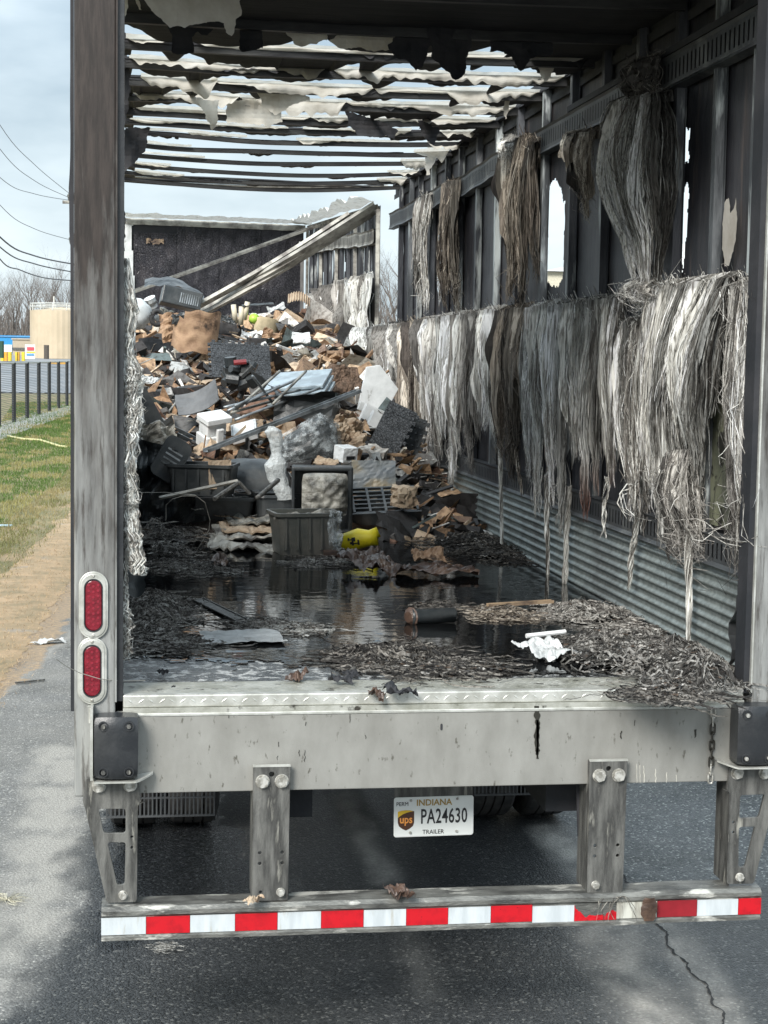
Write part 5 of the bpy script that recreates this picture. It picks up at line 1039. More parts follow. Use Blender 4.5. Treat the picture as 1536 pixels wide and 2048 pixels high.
for i in range(6500):
    y = 5.0 + 12.2 * random.random() ** 1.25; x = random.uniform(-1.28, 1.2)
    if y < 5.95 and x < .35: y += 1.0
    z = F + mound(x, y); k = fbm(x * 2.2, y * 1.2, 8)
    c = rc(random.choice(SL), .2)
    if k < -.15 and random.random() < .6: c = rc((.04, .038, .038), .4)
    if y < 6.2 and random.random() < .25: c = rc((.035, .036, .038), .4)
    s = random.uniform(.03, .085) * (1.0 + .05 * y) * (2.0 if random.random() < .16 else 1); E_ = Euler((random.gauss(.2, .5), random.gauss(0, .4), random.random() * 6.28)).to_matrix().to_4x4(); Mx = Matrix.Translation((x, y, z + random.uniform(-.02, .05))) @ E_
    typ = random.random()
    if typ < .55:                                                      # crumpled sheet
        n = 3; ph = random.random() * 90; ar = random.uniform(.45, 1)
        mb.grid(n, n, lambda u, v: Mx @ Vector((s * (u - .5) * 2 + .2 * s * nz1(v * 4, ph), s * ar * (v - .5) * 2 + .2 * s * nz1(u * 4, ph), .5 * s * nz1(u * 2.5, v * 2.5, ph))), c=c)
    elif typ < .75: mb.box(-s, s, -s * random.uniform(.3, .9), s * .6, -s * .25, s * random.uniform(.05, .5), c, Mx)
    elif typ < .92:
        l = min(.26, s * random.uniform(2, 4.5)); r_ = s * random.uniform(.06, .16); mb.box(-l, l, -r_, r_, -r_ * .6, r_ * .6, c, Mx)
    else:
        v = [Mx @ Vector((random.uniform(-s, s), random.uniform(-s, s), random.uniform(-s, s) * .6)) for _ in range(4)]; mb.add(v, ((0, 1, 2), (0, 2, 3), (0, 3, 1), (1, 3, 2)), c)
for i in range(190):                                                   # half-buried crushed cartons
    y = 6.0 + 8.5 * random.random() ** 1.1; x = random.uniform(-1.15, 1.0); c = rc(random.choice(((.42, .28, .17), (.36, .22, .13), (.52, .40, .28), (.22, .14, .10), (.60, .57, .52), (.05, .048, .047))), .15)
    w_ = random.uniform(.10, .26); m2 = crumple_box(w_, w_ * random.uniform(.5, 1), w_ * random.uniform(.3, .8), random.uniform(.15, .4), random.random() < .6, n=4)
    m2.xf(Matrix.Translation((x, y, F + mound(x, y) - w_ * .32)) @ Euler((random.gauss(.3, .5), random.gauss(0, .45), random.random() * 6.28)).to_matrix().to_4x4()); mb.add(m2.v, m2.f, c)
tag(mb.build('scraps', m_mix), 'countless burnt scraps of cardboard, plastic and metal over the heap', 'debris scraps', kind='stuff')
mb = MB()
for i in range(2600):                                                  # wire, stalks, twine
    y = 5.0 + 11.5 * random.random() ** 1.2; x = random.uniform(-1.25, 1.15); z = F + mound(x, y) + .03; ph = random.random() * 60; p = Vector((x, y, z)); th = random.random() * 6.28; pts = []
    for j in range(7):
        pts.append(p.copy()); th += .5 * nz1(j * .6, ph); st = random.uniform(.02, .05) * (1 + y * .04); p += Vector((st * math.cos(th), st * math.sin(th), .4 * st * nz1(j * .7, ph, 2)))
    mb.ribbon(pts, .004 + .0007 * y, c=rc(random.choice(((.45, .44, .42), (.10, .10, .10), (.30, .24, .18), (.04, .04, .04), (.65, .65, .62))), .2))
tag(mb.build('strands', m_fib), 'loose wires and burnt strands strewn over the heap', 'debris strands', kind='stuff')

def oh(px, py, V):
    yh = on_heap(px, py).y; return at(px, py, Y=min(V, yh - .28))
def place(mb, name, mt, P, rot, label, cat, group=None, smooth=False, bevel=0, kids=()):
    o_ = mb.build(name, mt, smooth=smooth, bevel=bevel); o_.location = P; o_.rotation_euler = tuple(R(a) for a in rot); tag(o_, label, cat, group)
    for km, kn, kmat in kids: km.build(kn, kmat, o_)
    return o_
def sheet_mb(w, h, cr=.15, n=14, seed=None, curl=0., edge=.12, th=0.):
    mb = MB(); sd_ = seed if seed is not None else random.random() * 90; m_ = min(w, h)
    def fn(u, v):
        a, b = 2 * u - 1, 2 * v - 1
        k = 1 + edge * nz1(math.atan2(b, a) * 1.6, sd_) if max(abs(a), abs(b)) > .7 else 1
        z = cr * m_ * (nz1(u * 2.6, v * 2.6, sd_) + .55 * abs(nz1(u * 6, v * 6, sd_)) * 1.6 + .25 * nz1(u * 13, v * 13, sd_)) + curl * m_ * (a * a)
        return (w / 2 * a * k, h / 2 * b * k, z)
    mb.grid(n, n, fn); return mb
def sz(px, P): return px / scl(P)
def carton(px, py, w, h, rot, mt, label, op=True, d=None, name='carton', cat='carton', k=.12):
    P = on_heap(px, py); W, H = sz(w, P), sz(h, P); mb = crumple_box(W, d or W * .7, H, k, op); return place(mb, name, mt, P - Vector((0, 0, H * .45)), rot, label, cat)
def sheet(px, py, w, h, rot, mt, label, cr=.15, curl=0., name='board', cat='board', lift=.03, n=14, th=.006, P=None, edge=.12):
    P = P or on_heap(px, py); W, H = sz(w, P), sz(h, P); mb = sheet_mb(W, H, cr, n, curl=curl, edge=edge); o_ = place(mb, name, mt, P + Vector((0, -.02, lift)), rot, label, cat, smooth=False)
    if th: s_ = o_.modifiers.new('thickness', 'SOLIDIFY'); s_.thickness = th; s_.offset = 0
    return o_
def rod(x0, y0, x1, y1, r, mt, label, name='metal_rod', cat='rod', group=None, dy=0., lift=.05, n=7, P0=None, P1=None, bow=.0):
    a = P0 or on_heap(x0, y0); b = P1 or on_heap(x1, y1)
    if not P0: ym = (a.y + b.y) / 2 - .3; dd = max(-.3, min(.3, (b.y - a.y) / 2)); a = at(x0, y0, Y=ym - dd); b = at(x1, y1, Y=ym + dd)
    mb = MB(); pts = [a.lerp(b, t / 8) - a + Vector((0, 0, bow * math.sin(t / 8 * 3.14))) for t in range(9)]; mb.tube(pts, r, n)
    o_ = mb.build(name, mt, smooth=n > 6); o_.location = a; return tag(o_, label, cat, group)
def foam_mat(P, w, h, rot, label, tw=.06, teeth='l', mt=None):
    """interlocking floor mat: jigsaw teeth along its sides, raised diamond studs"""
    mb = MB(); out = []
    def side(a, b, on):
        a, b = Vector(a), Vector(b); L_ = (b - a).length; n = max(1, round(L_ / tw)); t = (b - a).normalized(); nn = Vector((t.y, -t.x))
        if not on: out.append((a.x, a.y)); return
        for i in range(n):
            p = a + t * (L_ * i / n); q = L_ / n; 
            for f, g in ((0, 0), (.30, 0), (.22, .42), (.78, .42), (.70, 0)): r_ = p + t * (q * f) + nn * (q * g); out.append((r_.x, r_.y))
    side((-w / 2, -h / 2), (w / 2, -h / 2), 'b' in teeth); side((w / 2, -h / 2), (w / 2, h / 2), 'r' in teeth); side((w / 2, h / 2), (-w / 2, h / 2), 't' in teeth); side((-w / 2, h / 2), (-w / 2, -h / 2), 'l' in teeth)
    mb.prism(out, .014); o_ = place(mb, 'foam_mat', mt or m_mat, P, rot, label, 'foam mat')
    st = MB(); nx, ny = int(w / .045), int(h / .045)
    for i in range(nx):
        for j in range(ny):
            x = -w / 2 + (i + .5 + .5 * (j % 2) - .25) * w / nx; z = -h / 2 + (j + .5) * h / ny; e = .015
            st.add([(x - e, -.001, z), (x, -.001, z - e * .55), (x + e, -.001, z), (x, -.001, z + e * .55), (x, -.007, z)], ((0, 1, 4), (1, 2, 4), (2, 3, 4), (3, 0, 4)))
    st.build('stud', mt or m_mat, o_, kind='stuff'); return o_
def tub(P, w, d, h, rot, mt, label, rim=.012, taper=.9, name='storage_tote', cat='tote', lid=False, dent=.02):
    mb = MB(); n = 10; o_ = rounded(w, d, min(w, d) * .12, 4); i_ = rounded(w - .014, d - .014, min(w, d) * .11, 4); m = len(o_); s_ = random.random() * 60; v = []
    def q(p, t, k): a = Vector((p[0] * k, p[1] * k, t)); return a + Vector((nz1(a.x * 5, a.z * 5, s_), nz1(a.y * 5, s_, a.z * 5), .3 * nz1(a.x * 3, a.y * 3, s_))) * dent
    lv = [(0, taper), (h * .5, (1 + taper) / 2), (h - .02, 1)]
    for t, k in lv: v += [q(p, t, k) for p in o_]
    v += [q((p[0] * (1 + rim * 2 / w), p[1] * (1 + rim * 2 / d)), h - .02, 1) for p in o_]; v += [q((p[0] * (1 + rim * 2 / w), p[1] * (1 + rim * 2 / d)), h, 1) for p in o_]; v += [q(p, h, 1) for p in i_]; v += [q(p, .01, taper) for p in i_]
    R_ = len(v) // m; mb.add(v, [(r * m + k, r * m + (k + 1) % m, (r + 1) * m + (k + 1) % m, (r + 1) * m + k) for r in range(R_ - 1) for k in range(m)] + [tuple(range(m))[::-1], tuple(range((R_ - 1) * m, R_ * m))])
    ob = place(mb, name, mt, P, rot, label, cat)
    mb = MB()
    for x in np.linspace(-w * .38, w * .38, 5): mb.box(x - .006, x + .006, -d / 2 * (1 + taper) / 2 - .010, -d / 2 * (1 + taper) / 2 + .02, h * .12, h - .03)
    mb.build('rib', mt, ob)
    if lid:
        mb = MB(); mb.grid(12, 8, lambda u, v: ((u - .5) * w * 1.04, (v - .5) * d * 1.04, h + .012 + .03 * (1 if .15 < u < .85 and .2 < v < .8 else 0) + .012 * nz1(u * 4, v * 3, s_))); mb.build('lid', mt, ob)
    return ob
def atF(px, py): return at(px, py, Z=F + .005)

# --- front row: totes standing in the water
P = atF(412, 1066); tub(P + Vector((0, .18, 0)), sz(192, P), .36, sz(72, P), (0, 0, -3), m_blk, 'long low black tote, dented, standing in the water on the left', dent=.03)
P = atF(600, 1070); P.y += .25; tub(P, sz(172, P), .45, sz(78, P), (0, 0, 2), m_blk, 'wide black tote with its lid on, behind the cling-wrapped one', lid=True, dent=.03)
P = atF(612, 1110); t_ = tub(P + Vector((0, .14, 0)), sz(128, P), .30, sz(84, P), (0, 0, 8), mat('grey_green_tote', (.075, .08, .072), (.14, .135, .12), .5, 0, scale=5, bump=.2), 'front grey-green tote wrapped in cling film, standing deepest in the open water', dent=.015)
sheet(612, 1030, 118, 26, (8, 3, 8), m_crust, 'wrinkled cling film crust over the front tote', cr=.6, name='cling_film', cat='film', P=at(612, 1034, Y=P.y + .10), n=26, lift=0, edge=.3)
sheet(668, 1070, 30, 80, (80, 10, 30), m_film, 'strip of cling film hanging down the right side of the front tote', cr=.5, name='cling_film', cat='film', P=at(668, 1070, Y=P.y), n=20, edge=.3)
# television-like frame with wrapped bundle
Yt = 5.15; mb = MB(); a, b = px2(((583, 1065), (706, 934)), Yt); w_, h_ = b[0] - a[0], b[1] - a[1]
mb.ring([(0, 0), (w_, 0), (w_, h_), (0, h_)], [(.02, .02), (w_ - .035, .02), (w_ - .035, h_ - .03), (.02, h_ - .03)], .22); mb.box(.0, w_, .20, .22, 0, h_)
o_ = place(mb, 'cabinet', m_blk, Vector((a[0], Yt, a[1])), (0, 0, -4), 'charred open black cabinet leaning behind the totes', 'cabinet', bevel=.012)
P = at(648, 988, Y=5.05); mb = MB(); mb.grid(24, 24, lambda u, v: ((u - .5) * sz(92, P) * (1 - .06 * (2 * v - 1) ** 6), -.05 - .07 * (1 - (2 * u - 1) ** 4) * (1 - (2 * v - 1) ** 4) + .018 * nz1(u * 7, v * 7), (v - .5) * sz(86, P) * (1 - .06 * (2 * u - 1) ** 6))); place(mb, 'wrapped_bundle', m_crust, P, (0, 0, 0), 'brownish bundle in wrinkled clear wrap inside the charred cabinet', 'bundle')
# slotted rack
Pr = at(768, 1000, Y=5.3); W, H = sz(126, Pr), .30; mb = MB()
for i in range(5): mb.box(-W / 2 + i * W / 4 - .008, -W / 2 + i * W / 4 + .008, -H / 2, H / 2, -.012, .012)
for j in range(7): mb.box(-W / 2 + .009, W / 2 - .009, -H / 2 + j * H / 6 - .007, -H / 2 + j * H / 6 + .007, -.009, .009)
mb.box(-W / 2 - .02, W / 2 + .02, -H / 2 - .03, -H / 2 - .015, -.08, .015); place(mb, 'slotted_rack', m_blk, Pr, (28, -3, -2), 'black slotted rack lying right of the charred cabinet', 'rack')
sheet(748, 955, 88, 66, (72, 0, -6), mat('blue_grey_board', (.13, .15, .165), (.20, .21, .20), .45, 0, scale=5, c3=(.24, .20, .13), s3=4), 'dull blue-grey board standing above the slotted rack', cr=.05, P=at(746, 962, Y=5.6), th=.02, edge=.04)
mb = crumple_box(.12, .14, .13, .25, False); place(mb, 'stone_block', m_cardp, at(806, 1012, Y=5.1), (4, 0, 20), 'small buff rubble block at the right end of the slotted rack', 'block')
# floor bits on the right
for (x0, y0, x1, y1, l) in ((835, 1020, 925, 1050, 'charred black plank lying against the kick plate, far end of the water'), (735, 1032, 812, 1038, 'short charred plank floating right of the black cabinet')):
    a, b = atF(x0, y0), atF(x1, y1); rail(a + EZ * .04, b + EZ * .02, .045, .03, m_blk, lab=l, nm='charred_plank', cat='plank')
a, b = atF(880, 1022), atF(926, 1052); mb = MB(); mb.tube([Vector((0, 0, .07)), (b - a) * .5 + Vector((0, 0, .04)), (b - a) + Vector((0, 0, .03))], [.022, .016, .024], 10); place(mb, 'pale_pipe', m_foam, a, (0, 0, 0), 'short white pipe lying against the kick plate', 'pipe', smooth=True)
# left front: planks, vent, tarp
P = at(405, 988, Y=5.25); tub(P, sz(130, P), .34, sz(62, P), (0, 0, -12), m_blk, 'charred box-like tote above the long low tote', dent=.02)
sheet(442, 958, 50, 58, (84, 0, 24), m_cardp, 'pale dusty carton side facing right above the long tote', cr=.04, P=at(440, 958, Y=5.12), th=.01, edge=.03)
P = at(500, 975, Y=5.6); mb = MB(); mb.grid(20, 16, lambda u, v: (.26 * math.cos(u * 3.14) * (1 + .05 * nz1(u * 4, v * 3)), -.20 * math.sin(v * 1.57), .20 * math.sin(u * 3.14) ** .5 * math.cos(v * 1.57) + .01 * nz1(u * 9, v * 9))); place(mb, 'domed_shell', m_blk, P, (0, 0, 0), 'domed black plastic shell above the lidded tote', 'plastic shell', smooth=True)
P = at(330, 970, Y=5.4); mb = MB(); mb.grid(26, 26, lambda u, v: ((u - .5) * .40, .14 * nz1(u * 5, v * 5, 3) - .08 * math.sin(u * 3), (v - .5) * .62 * (1 - .25 * u)), skip=lambda u, v: u + v > 1.65 + .15 * nz1(v * 9)); place(mb, 'melted_tarp', m_blk, P, (0, 0, -8), 'melted dark tarp slumped at the left edge of the heap', 'tarp')
P = at(292, 905, Y=6.0); mb = MB(); mb.grid(30, 30, lambda u, v: ((u - .5) * .44, .10 * nz1(u * 6, v * 6, 7) + .03 * nz1(u * 16, v * 16), (v - .5) * .42 + .04 * nz1(u * 5)), ); place(mb, 'crumpled_film', m_crust, P, (-20, 0, 12), 'large crumpled grey film spilling over the left side of the heap', 'film')
Pv = at(343, 918, Y=5.3); mb = MB(); mb.prism(rounded(.19, .30, .05), .02); k_ = []
for i in range(4): kb = MB(); kb.box(-.055, .055, -.004, .002, -.055 + i * .034, -.043 + i * .034); k_.append((kb, 'slot', m_metal))
place(mb, 'vent_cover', m_blk, Pv, (-14, 32, 8), 'black plastic cover with four slots, tilted at the left edge above the totes', 'vent cover', kids=k_)
rod(318, 996, 475, 962, .012, m_rail, 'pale straight lath lying across the rim of the long tote', 'lath', 'lath', P0=at(318, 996, Y=4.6), P1=at(475, 962, Y=4.8), n=4)
rod(428, 998, 478, 965, .014, m_brk, 'short dark rod leaning in the long tote, left one', 'metal_rod', 'rod', P0=at(428, 998, Y=4.6), P1=at(478, 965, Y=4.8), n=6)
rod(478, 964, 500, 988, .012, m_brk, 'short rod crossing the tip of the pale lath', 'metal_rod', 'rod', P0=at(478, 964, Y=4.7), P1=at(500, 988, Y=4.7), n=6)
rod(514, 996, 556, 960, .016, m_brk, 'dark rod leaning on the left end of the lidded tote', 'metal_rod', 'rod', P0=at(514, 996, Y=4.6), P1=at(556, 960, Y=4.9), n=7)
P = at(444, 1000, Y=4.45); mb = MB(); ww_ = [((280, 985), (330, 985), (390, 990), (410, 1005), (420, 1040), (418, 1060), (400, 1090), (388, 1110), (386, 1135)), ((332, 1040), (332, 1010), (345, 998), (365, 992), (392, 992))]
mb.tube([at(*q, Y=4.25) - P for q in ww_[0]], .0022, 5); mb.tube([at(*q, Y=4.25) - P for q in ww_[1]], .0022, 5); place(mb, 'thin_wire', m_rail, P, (0, 0, 0), 'thin pale wire arching over the long black tote into the water', 'wire')
# twisted film column
P = at(552, 915, Y=5.35); mb = MB(); prof3 = [(-.68, .10), (-.45, .09), (-.25, .11), (-.10, .12), (.0, .07), (.08, .055), (.25, .075), (.42, .085), (.5, .03)]
mb.grid(22, 40, lambda u, v: (lambda r_, z: (r_ * math.cos(u * 6.283) + .025 * math.sin(z * 5) - .05 * z * 1.3, r_ * .7 * math.sin(u * 6.283), z * .42 + .006 * nz1(u * 9, v * 20)))(float(np.interp(v, [i / 8 for i in range(9)], [p[1] for p in prof3])) * .62 * (1 + .22 * nz1(u * 6 + v * 3, v * 7)), float(np.interp(v, [i / 8 for i in range(9)], [p[0] for p in prof3])))); place(mb, 'twisted_film', m_film2, P, (0, -5, 0), 'twisted column of clear plastic film standing between the totes', 'film')
bagc = MB(); bagc.grid(20, 16, lambda u, v: (lambda a, b: (.21 * a * (1 - .15 * b), -.10 * (1 - a * a) * (1 - b * b * .5) + .02 * nz1(u * 5, v * 5), .14 * b * (1 - .30 * max(0, -a)) + .09 * (1 - abs(a - .3))))(2 * u - 1, 2 * v - 1))
P = at(618, 897, Y=5.95); mb = MB(); mb.grid(30, 24, lambda u, v: (lambda a, b: (.235 * a * (1 - .15 * b), -.13 * (1 - a * a) * (1 - b * b * .5) + .018 * nz1(u * 7, v * 7), .16 * b * (1 - .30 * max(0, -a)) + .10 * (1 - abs(a - .3)) + .01 * nz1(u * 15, v * 15)))(2 * u - 1, 2 * v - 1)); place(mb, 'filled_clear_bag', m_film, P, (0, 4, 0), 'bulging clear plastic bag over dark contents, right of the twisted film', 'bag', kids=[(bagc, 'dark_contents', m_blk)])
mb = crumple_box(.12, .12, .10, .05, False); k1 = MB(); k1.box(-.035, .035, -.064, -.061, .02, .045); place(mb, 'small_white_carton', m_foam, at(690, 921, Y=5.8), (10, 0, 28), 'small white carton under the crumpled brown paper', 'carton', kids=[(k1, 'print', m_ink)])
sheet(697, 872, 62, 60, (70, 15, 10), m_cardp, 'crumpled brown wrapping paper beside the clear bag', cr=.55, name='wrapping_paper', cat='paper', P=at(695, 872, Y=6.1), n=16)
sheet(650, 930, 46, 24, (30, 10, -20), m_cardp, 'flat torn cardboard flap on top of the charred cabinet', cr=.25, name='cardboard_flap', cat='cardboard', P=at(652, 932, Y=5.5))
# --- middle
Pf = oh(430, 862, 6.4); w_, h_ = sz(56, Pf), sz(66, Pf); mb = MB(); mb.box(-w_ / 2, w_ / 2, -.07, .10, h_ * .30, h_ / 2); mb.box(-w_ * .42, w_ * .36, -.04, .09, -h_ * .1, h_ * .30); mb.box(-w_ / 2, w_ * .30, -.06, .10, -h_ / 2, -h_ * .1); mb.box(-w_ * .1, w_ * .18, -.075, -.041, -h_ * .3, h_ * .15)
place(mb, 'foam_block', m_foam, Pf, (18, -8, 26), 'stepped white foam packing block, largest white piece on the left of the heap', 'foam block', bevel=.008)
Pf = oh(487, 858, 6.5); mb = MB(); w_ = sz(52, Pf); mb.box(-w_ / 2, w_ / 2, -.10, .10, -.02, .0); mb.ring([(-w_ / 2, -.1), (w_ / 2, -.1), (w_ / 2, .1), (-w_ / 2, .1)], [(-w_ * .38, -.07), (w_ * .38, -.07), (w_ * .38, .07), (-w_ * .38, .07)], .05, M_=Matrix.Rotation(R(90), 4, 'X') @ Matrix.Translation((0, -.05, 0))); place(mb, 'foam_tray', m_foam, Pf, (32, -16, -10), 'white foam tray lying right of the stepped foam block', 'foam tray', bevel=.006)
for (x0, y0, x1, y1, w_, mt_, l, dy) in ((412, 905, 718, 785, .032, m_metal, 'long grey angle rail crossing the heap towards the white foam sheet', 0), (408, 898, 520, 868, .028, m_rail, 'pale channel lying in front of the stepped foam block', 0), (340, 862, 430, 908, .045, m_blk, 'charred black beam slanting down below the foam block', 0), (262, 706, 368, 760, .05, m_cardp, 'scorched cardboard edge post slanting down on the left slope', 0), (272, 648, 330, 690, .018, m_brk, 'dark metal bar on the upper left slope', 0)):
    a, b = on_heap(x0, y0), on_heap(x1, y1); ym = (a.y + b.y) / 2 - .3; dd = max(-.35, min(.35, (b.y - a.y) / 2)); a = at(x0, y0, Y=ym - dd); b = at(x1, y1, Y=ym + dd)
    if mt_ is m_metal: a = at(x0, y0, Y=5.95); b = at(x1, y1, Y=6.75)
    rail(a, b, w_, w_ * .8, mt_, lab=l, nm='angle_rail' if mt_ is m_metal else 'beam', cat='rail' if mt_ is m_metal else 'beam')
for i, (x0, y0, x1, y1) in enumerate(((450, 838, 560, 742), (455, 822, 600, 756), (470, 840, 640, 776), (462, 826, 552, 800), (448, 815, 600, 780), (505, 752, 552, 815), (546, 808, 612, 742), (470, 812, 560, 772))):
    rod(x0, y0, x1, y1, .011, m_metal if i % 3 else m_rail, (('steepest thin rod of the sheaf left of the stacked panels', 'uppermost thin rod reaching right to the front edge of the stacked panels', 'longest rod of the sheaf, lying lowest towards the right', 'short flat-lying rod at the bottom of the sheaf', 'pale thin rod starting highest on the left of the sheaf', '', '', 'middle rod of the sheaf, ending under the stacked panels')[i], 'short rod crossing the sheaf of thin rods from upper left', 'rod leaning right across the front of the stacked panels')[1 if i == 5 else 2 if i == 6 else 0], group='sheaf of thin metal rods' if i not in (5, 6) else None, P0=at(x0, y0, Y=6.75), P1=at(x1, y1, Y=7.15))
for j in range(3):
    P = oh(598 + 3 * j, 764 + 13 * j, 7.55 - .06 * j); W = sz(118, P); mb = MB(); mb.box(-W / 2, W / 2, -.26, .26, 0, .028); place(mb, 'stacked_panel', m_blue, P, (14, -5, -16), ('top', 'second', 'lowest')[j] + ' panel of the stack of pale blue panels in the middle of the heap', 'panel', bevel=.006)
P = oh(610, 830, 7.1); mb = crumple_box(sz(120, P), .3, sz(70, P), .1, True); place(mb, 'burnt_carton', m_blk, P - EZ * .12, (0, 4, -12), 'gutted black carton below the stacked pale panels', 'carton')
sheet(688, 768, 66, 60, (62, 8, 28), m_brick, 'thick fibrous brown pad above the long angle rail', cr=.10, name='fibre_pad', cat='pad', P=oh(690, 768, 8.0), th=.05, edge=.08)
P = oh(748, 772, 7.6); mb = MB(); mb.prism(px2(((716, 815), (766, 835), (797, 778), (760, 730), (733, 734)), 7.6)[::-1], .045, M_=Matrix.Translation((-P.x, 0, -P.z))); place(mb, 'foam_sheet', m_foam, P, (0, 0, 0), 'tall white foam sheet leaning at the right of the heap by the wall gap', 'foam sheet', bevel=.004)
P = oh(745, 822, 7.4); mb = MB(); mb.box(-.12, .12, -.03, .03, -.035, .035); place(mb, 'foam_bar', m_foamw, P, (0, 22, 0), 'pale foam bar under the tall white foam sheet', 'foam bar', bevel=.004)
for j in range(2):
    P = oh(728 + 14 * j, 848 + 14 * j, 7.0 - .1 * j); mb = MB(); mb.box(-.05, .05, -.03, .03, -.15, .15); k1 = MB(); k1.box(-.051, .051, -.032, -.030, -.02, .03); place(mb, 'white_box', m_foam, P, (0, 24, 10), ('upper', 'lower')[j] + ' narrow white box with a grey band, left of the big grey mat', 'box', kids=[(k1, 'grey_band', m_brk)])
P = oh(778, 872, 6.55); foam_mat(P, sz(62, P), sz(132, P), (-12, 24, -22), 'big grey foam floor mat with toothed edge leaning at the right wall', teeth='r', tw=.055)
P = oh(806, 905, 6.7); foam_mat(P, sz(60, P), sz(150, P), (-6, 14, -30), 'black foam floor mat behind the big grey one, right against the wall', teeth='rb', tw=.06, mt=m_blk)
P = oh(482, 722, 8.6); foam_mat(P, sz(120, P), sz(88, P), (-38, 3, 6), 'grey foam floor mat with toothed left side in the middle of the heap', teeth='lt', tw=.055)
sheet(398, 812, 88, 54, (52, -22, -14), flat('dull_grey_sheet', (.15, .155, .16), .6), 'smooth dark grey curved sheet left of the middle', cr=.03, curl=.25, name='curved_sheet', cat='sheet', P=oh(398, 810, 7.0), th=.008, edge=.05)
carton(345, 850, 46, 38, (6, 10, 20), m_cardp, 'pinkish dusty closed box under the curved grey sheet', op=False)
P = oh(300, 815, 6.8); mb = MB(); mb.prism(px2(((278, 770), (292, 775), (336, 858), (275, 862)), 6.8)[::-1], .02, M_=Matrix.Translation((-P.x, 0, -P.z))); place(mb, 'black_triangle_board', m_blk, P, (0, 0, 0), 'black triangular board at the left edge, above the yellow strip', 'board')
P = oh(302, 856, 6.3); mb = MB(); mb.box(-.13, .13, -.02, .02, -.014, .014); place(mb, 'yellow_strip', m_yel, P, (0, 13, 0), 'yellow plastic strip at the left edge of the heap', 'plastic strip', bevel=.003)
carton(470, 842, 54, 42, (8, 14, -24), m_card, 'tan crushed carton behind the white foam tray', op=False)
carton(425, 782, 48, 50, (10, -12, 18), m_cardp, 'torn buff carton in the middle above the curved grey sheet')
carton(340, 770, 46, 26, (14, 6, 8), m_cardp, 'small buff carton beside the pink scrap on the left', k=.2)
P = on_heap(368, 795); mb = MB(); mb.box(-.13, .13, -.06, .06, -.025, .02); place(mb, 'green_tray', flat('dull_green', (.10, .17, .13), .6), P, (8, 2, 4), 'dull green tray edge under the buff cartons', 'tray', bevel=.004)
sheet(300, 740, 84, 70, (60, 6, 12), m_cardd, 'large dark brown crumpled carton wall on the left slope', cr=.3, name='crushed_carton', cat='carton', n=18)
sheet(352, 655, 66, 58, (66, -6, 6), m_card, 'left part of the big orange-brown burnt carton, with a hole', cr=.22, name='burnt_carton', cat='carton', n=18, P=oh(356, 662, 10.1))
P = oh(392, 662, 9.9); mb = MB(); mb.grid(24, 20, lambda u, v: (.21 * math.cos(3.14 * (1 - u)), -.16 * math.sin(3.14 * u) + .02 * nz1(u * 5, v * 5), (v - .5) * .38 + .05 * nz1(u * 4)), skip=lambda u, v: u < .35 and v > .8); place(mb, 'rounded_carton', m_card, P, (0, 8, -10), 'rounded orange-brown scorched drum of cardboard on the upper left of the heap', 'carton')
mb = crumple_box(.2, .16, .1, .3, False); place(mb, 'dark_hole_box', m_blk, oh(368, 648, 9.9), (0, 0, 0), 'black box added as the dark inside of the burnt hole in the orange-brown carton', 'dark hole filler')  # added black box, stands for the dark inside of the carton's burnt hole
# round bundle, wheel, cup, appliance
P = oh(272, 628, 10.6); mb = MB(); mb.grid(24, 20, lambda u, v: (lambda r_: (r_ * math.cos(u * 6.283) * math.sin(v * 3.1416), r_ * math.sin(u * 6.283) * math.sin(v * 3.1416), r_ * .95 * math.cos(v * 3.1416)))(.155 * (1 + .09 * nz1(u * 7, v * 6) + .04 * nz1(u * 20, v * 9)))); place(mb, 'round_bundle', m_foamw, P, (0, 0, 0), 'round bundle in pale melted plastic on the upper left of the heap', 'bundle', smooth=True)
P = oh(314, 636, 10.5); mb = MB(); mb.tube([Vector((.06 * math.cos(a), 0, .06 * math.sin(a) * 1.1)) for a in [i * 6.283 / 20 for i in range(21)]], .022, 8); k1 = MB(); k1.tube([(0, -.01, 0), (0, .015, 0)], .03, 12); place(mb, 'rubber_ring', m_tyre, P, (0, 0, 20), 'small charred wheel right of the round bundle', 'wheel', kids=[(k1, 'hub', m_metal)], smooth=True)
P = oh(303, 606, 11); mb = MB(); mb.tube([(0, 0, -.05), (0, 0, .05), (0, 0, .055), (0, 0, .055)], [.045, .055, .06, .05], 16); k1 = MB(); k1.tube([(0, 0, -.01), (0, 0, .012)], .057, 16); place(mb, 'tin_cup', m_foamw, P, (20, -24, 0), 'pale tin cup with a dark band near the top left of the heap', 'cup', kids=[(k1, 'dark_band', m_brk)])
P = oh(362, 598, 11.2); mb = MB(); mb.box(-.2, .2, -.1, .1, -.09, .09); k1 = [];
for i in range(9): kb = MB(); kb.box(-.02 + i * .022, -.008 + i * .022, -.106, -.1005, -.055, .045); k1.append((kb, 'grille_bar', m_metal))
place(mb, 'charred_appliance', m_blk, P, (-8, 12, 4), 'charred appliance with a grille at the top of the heap', 'appliance', bevel=.012, kids=k1)
P = oh(350, 572, 12.4); mb = MB(); mb.grid(16, 8, lambda u, v: ((u - .5) * .62, (v - .5) * .4, .10 * math.sin(u * 3.14) - .12 * u + .03 * nz1(u * 6, v * 4))); o_ = place(mb, 'charred_board', m_blk, P, (14, 4, 0), 'charred board lying over the appliance, highest left piece', 'board')
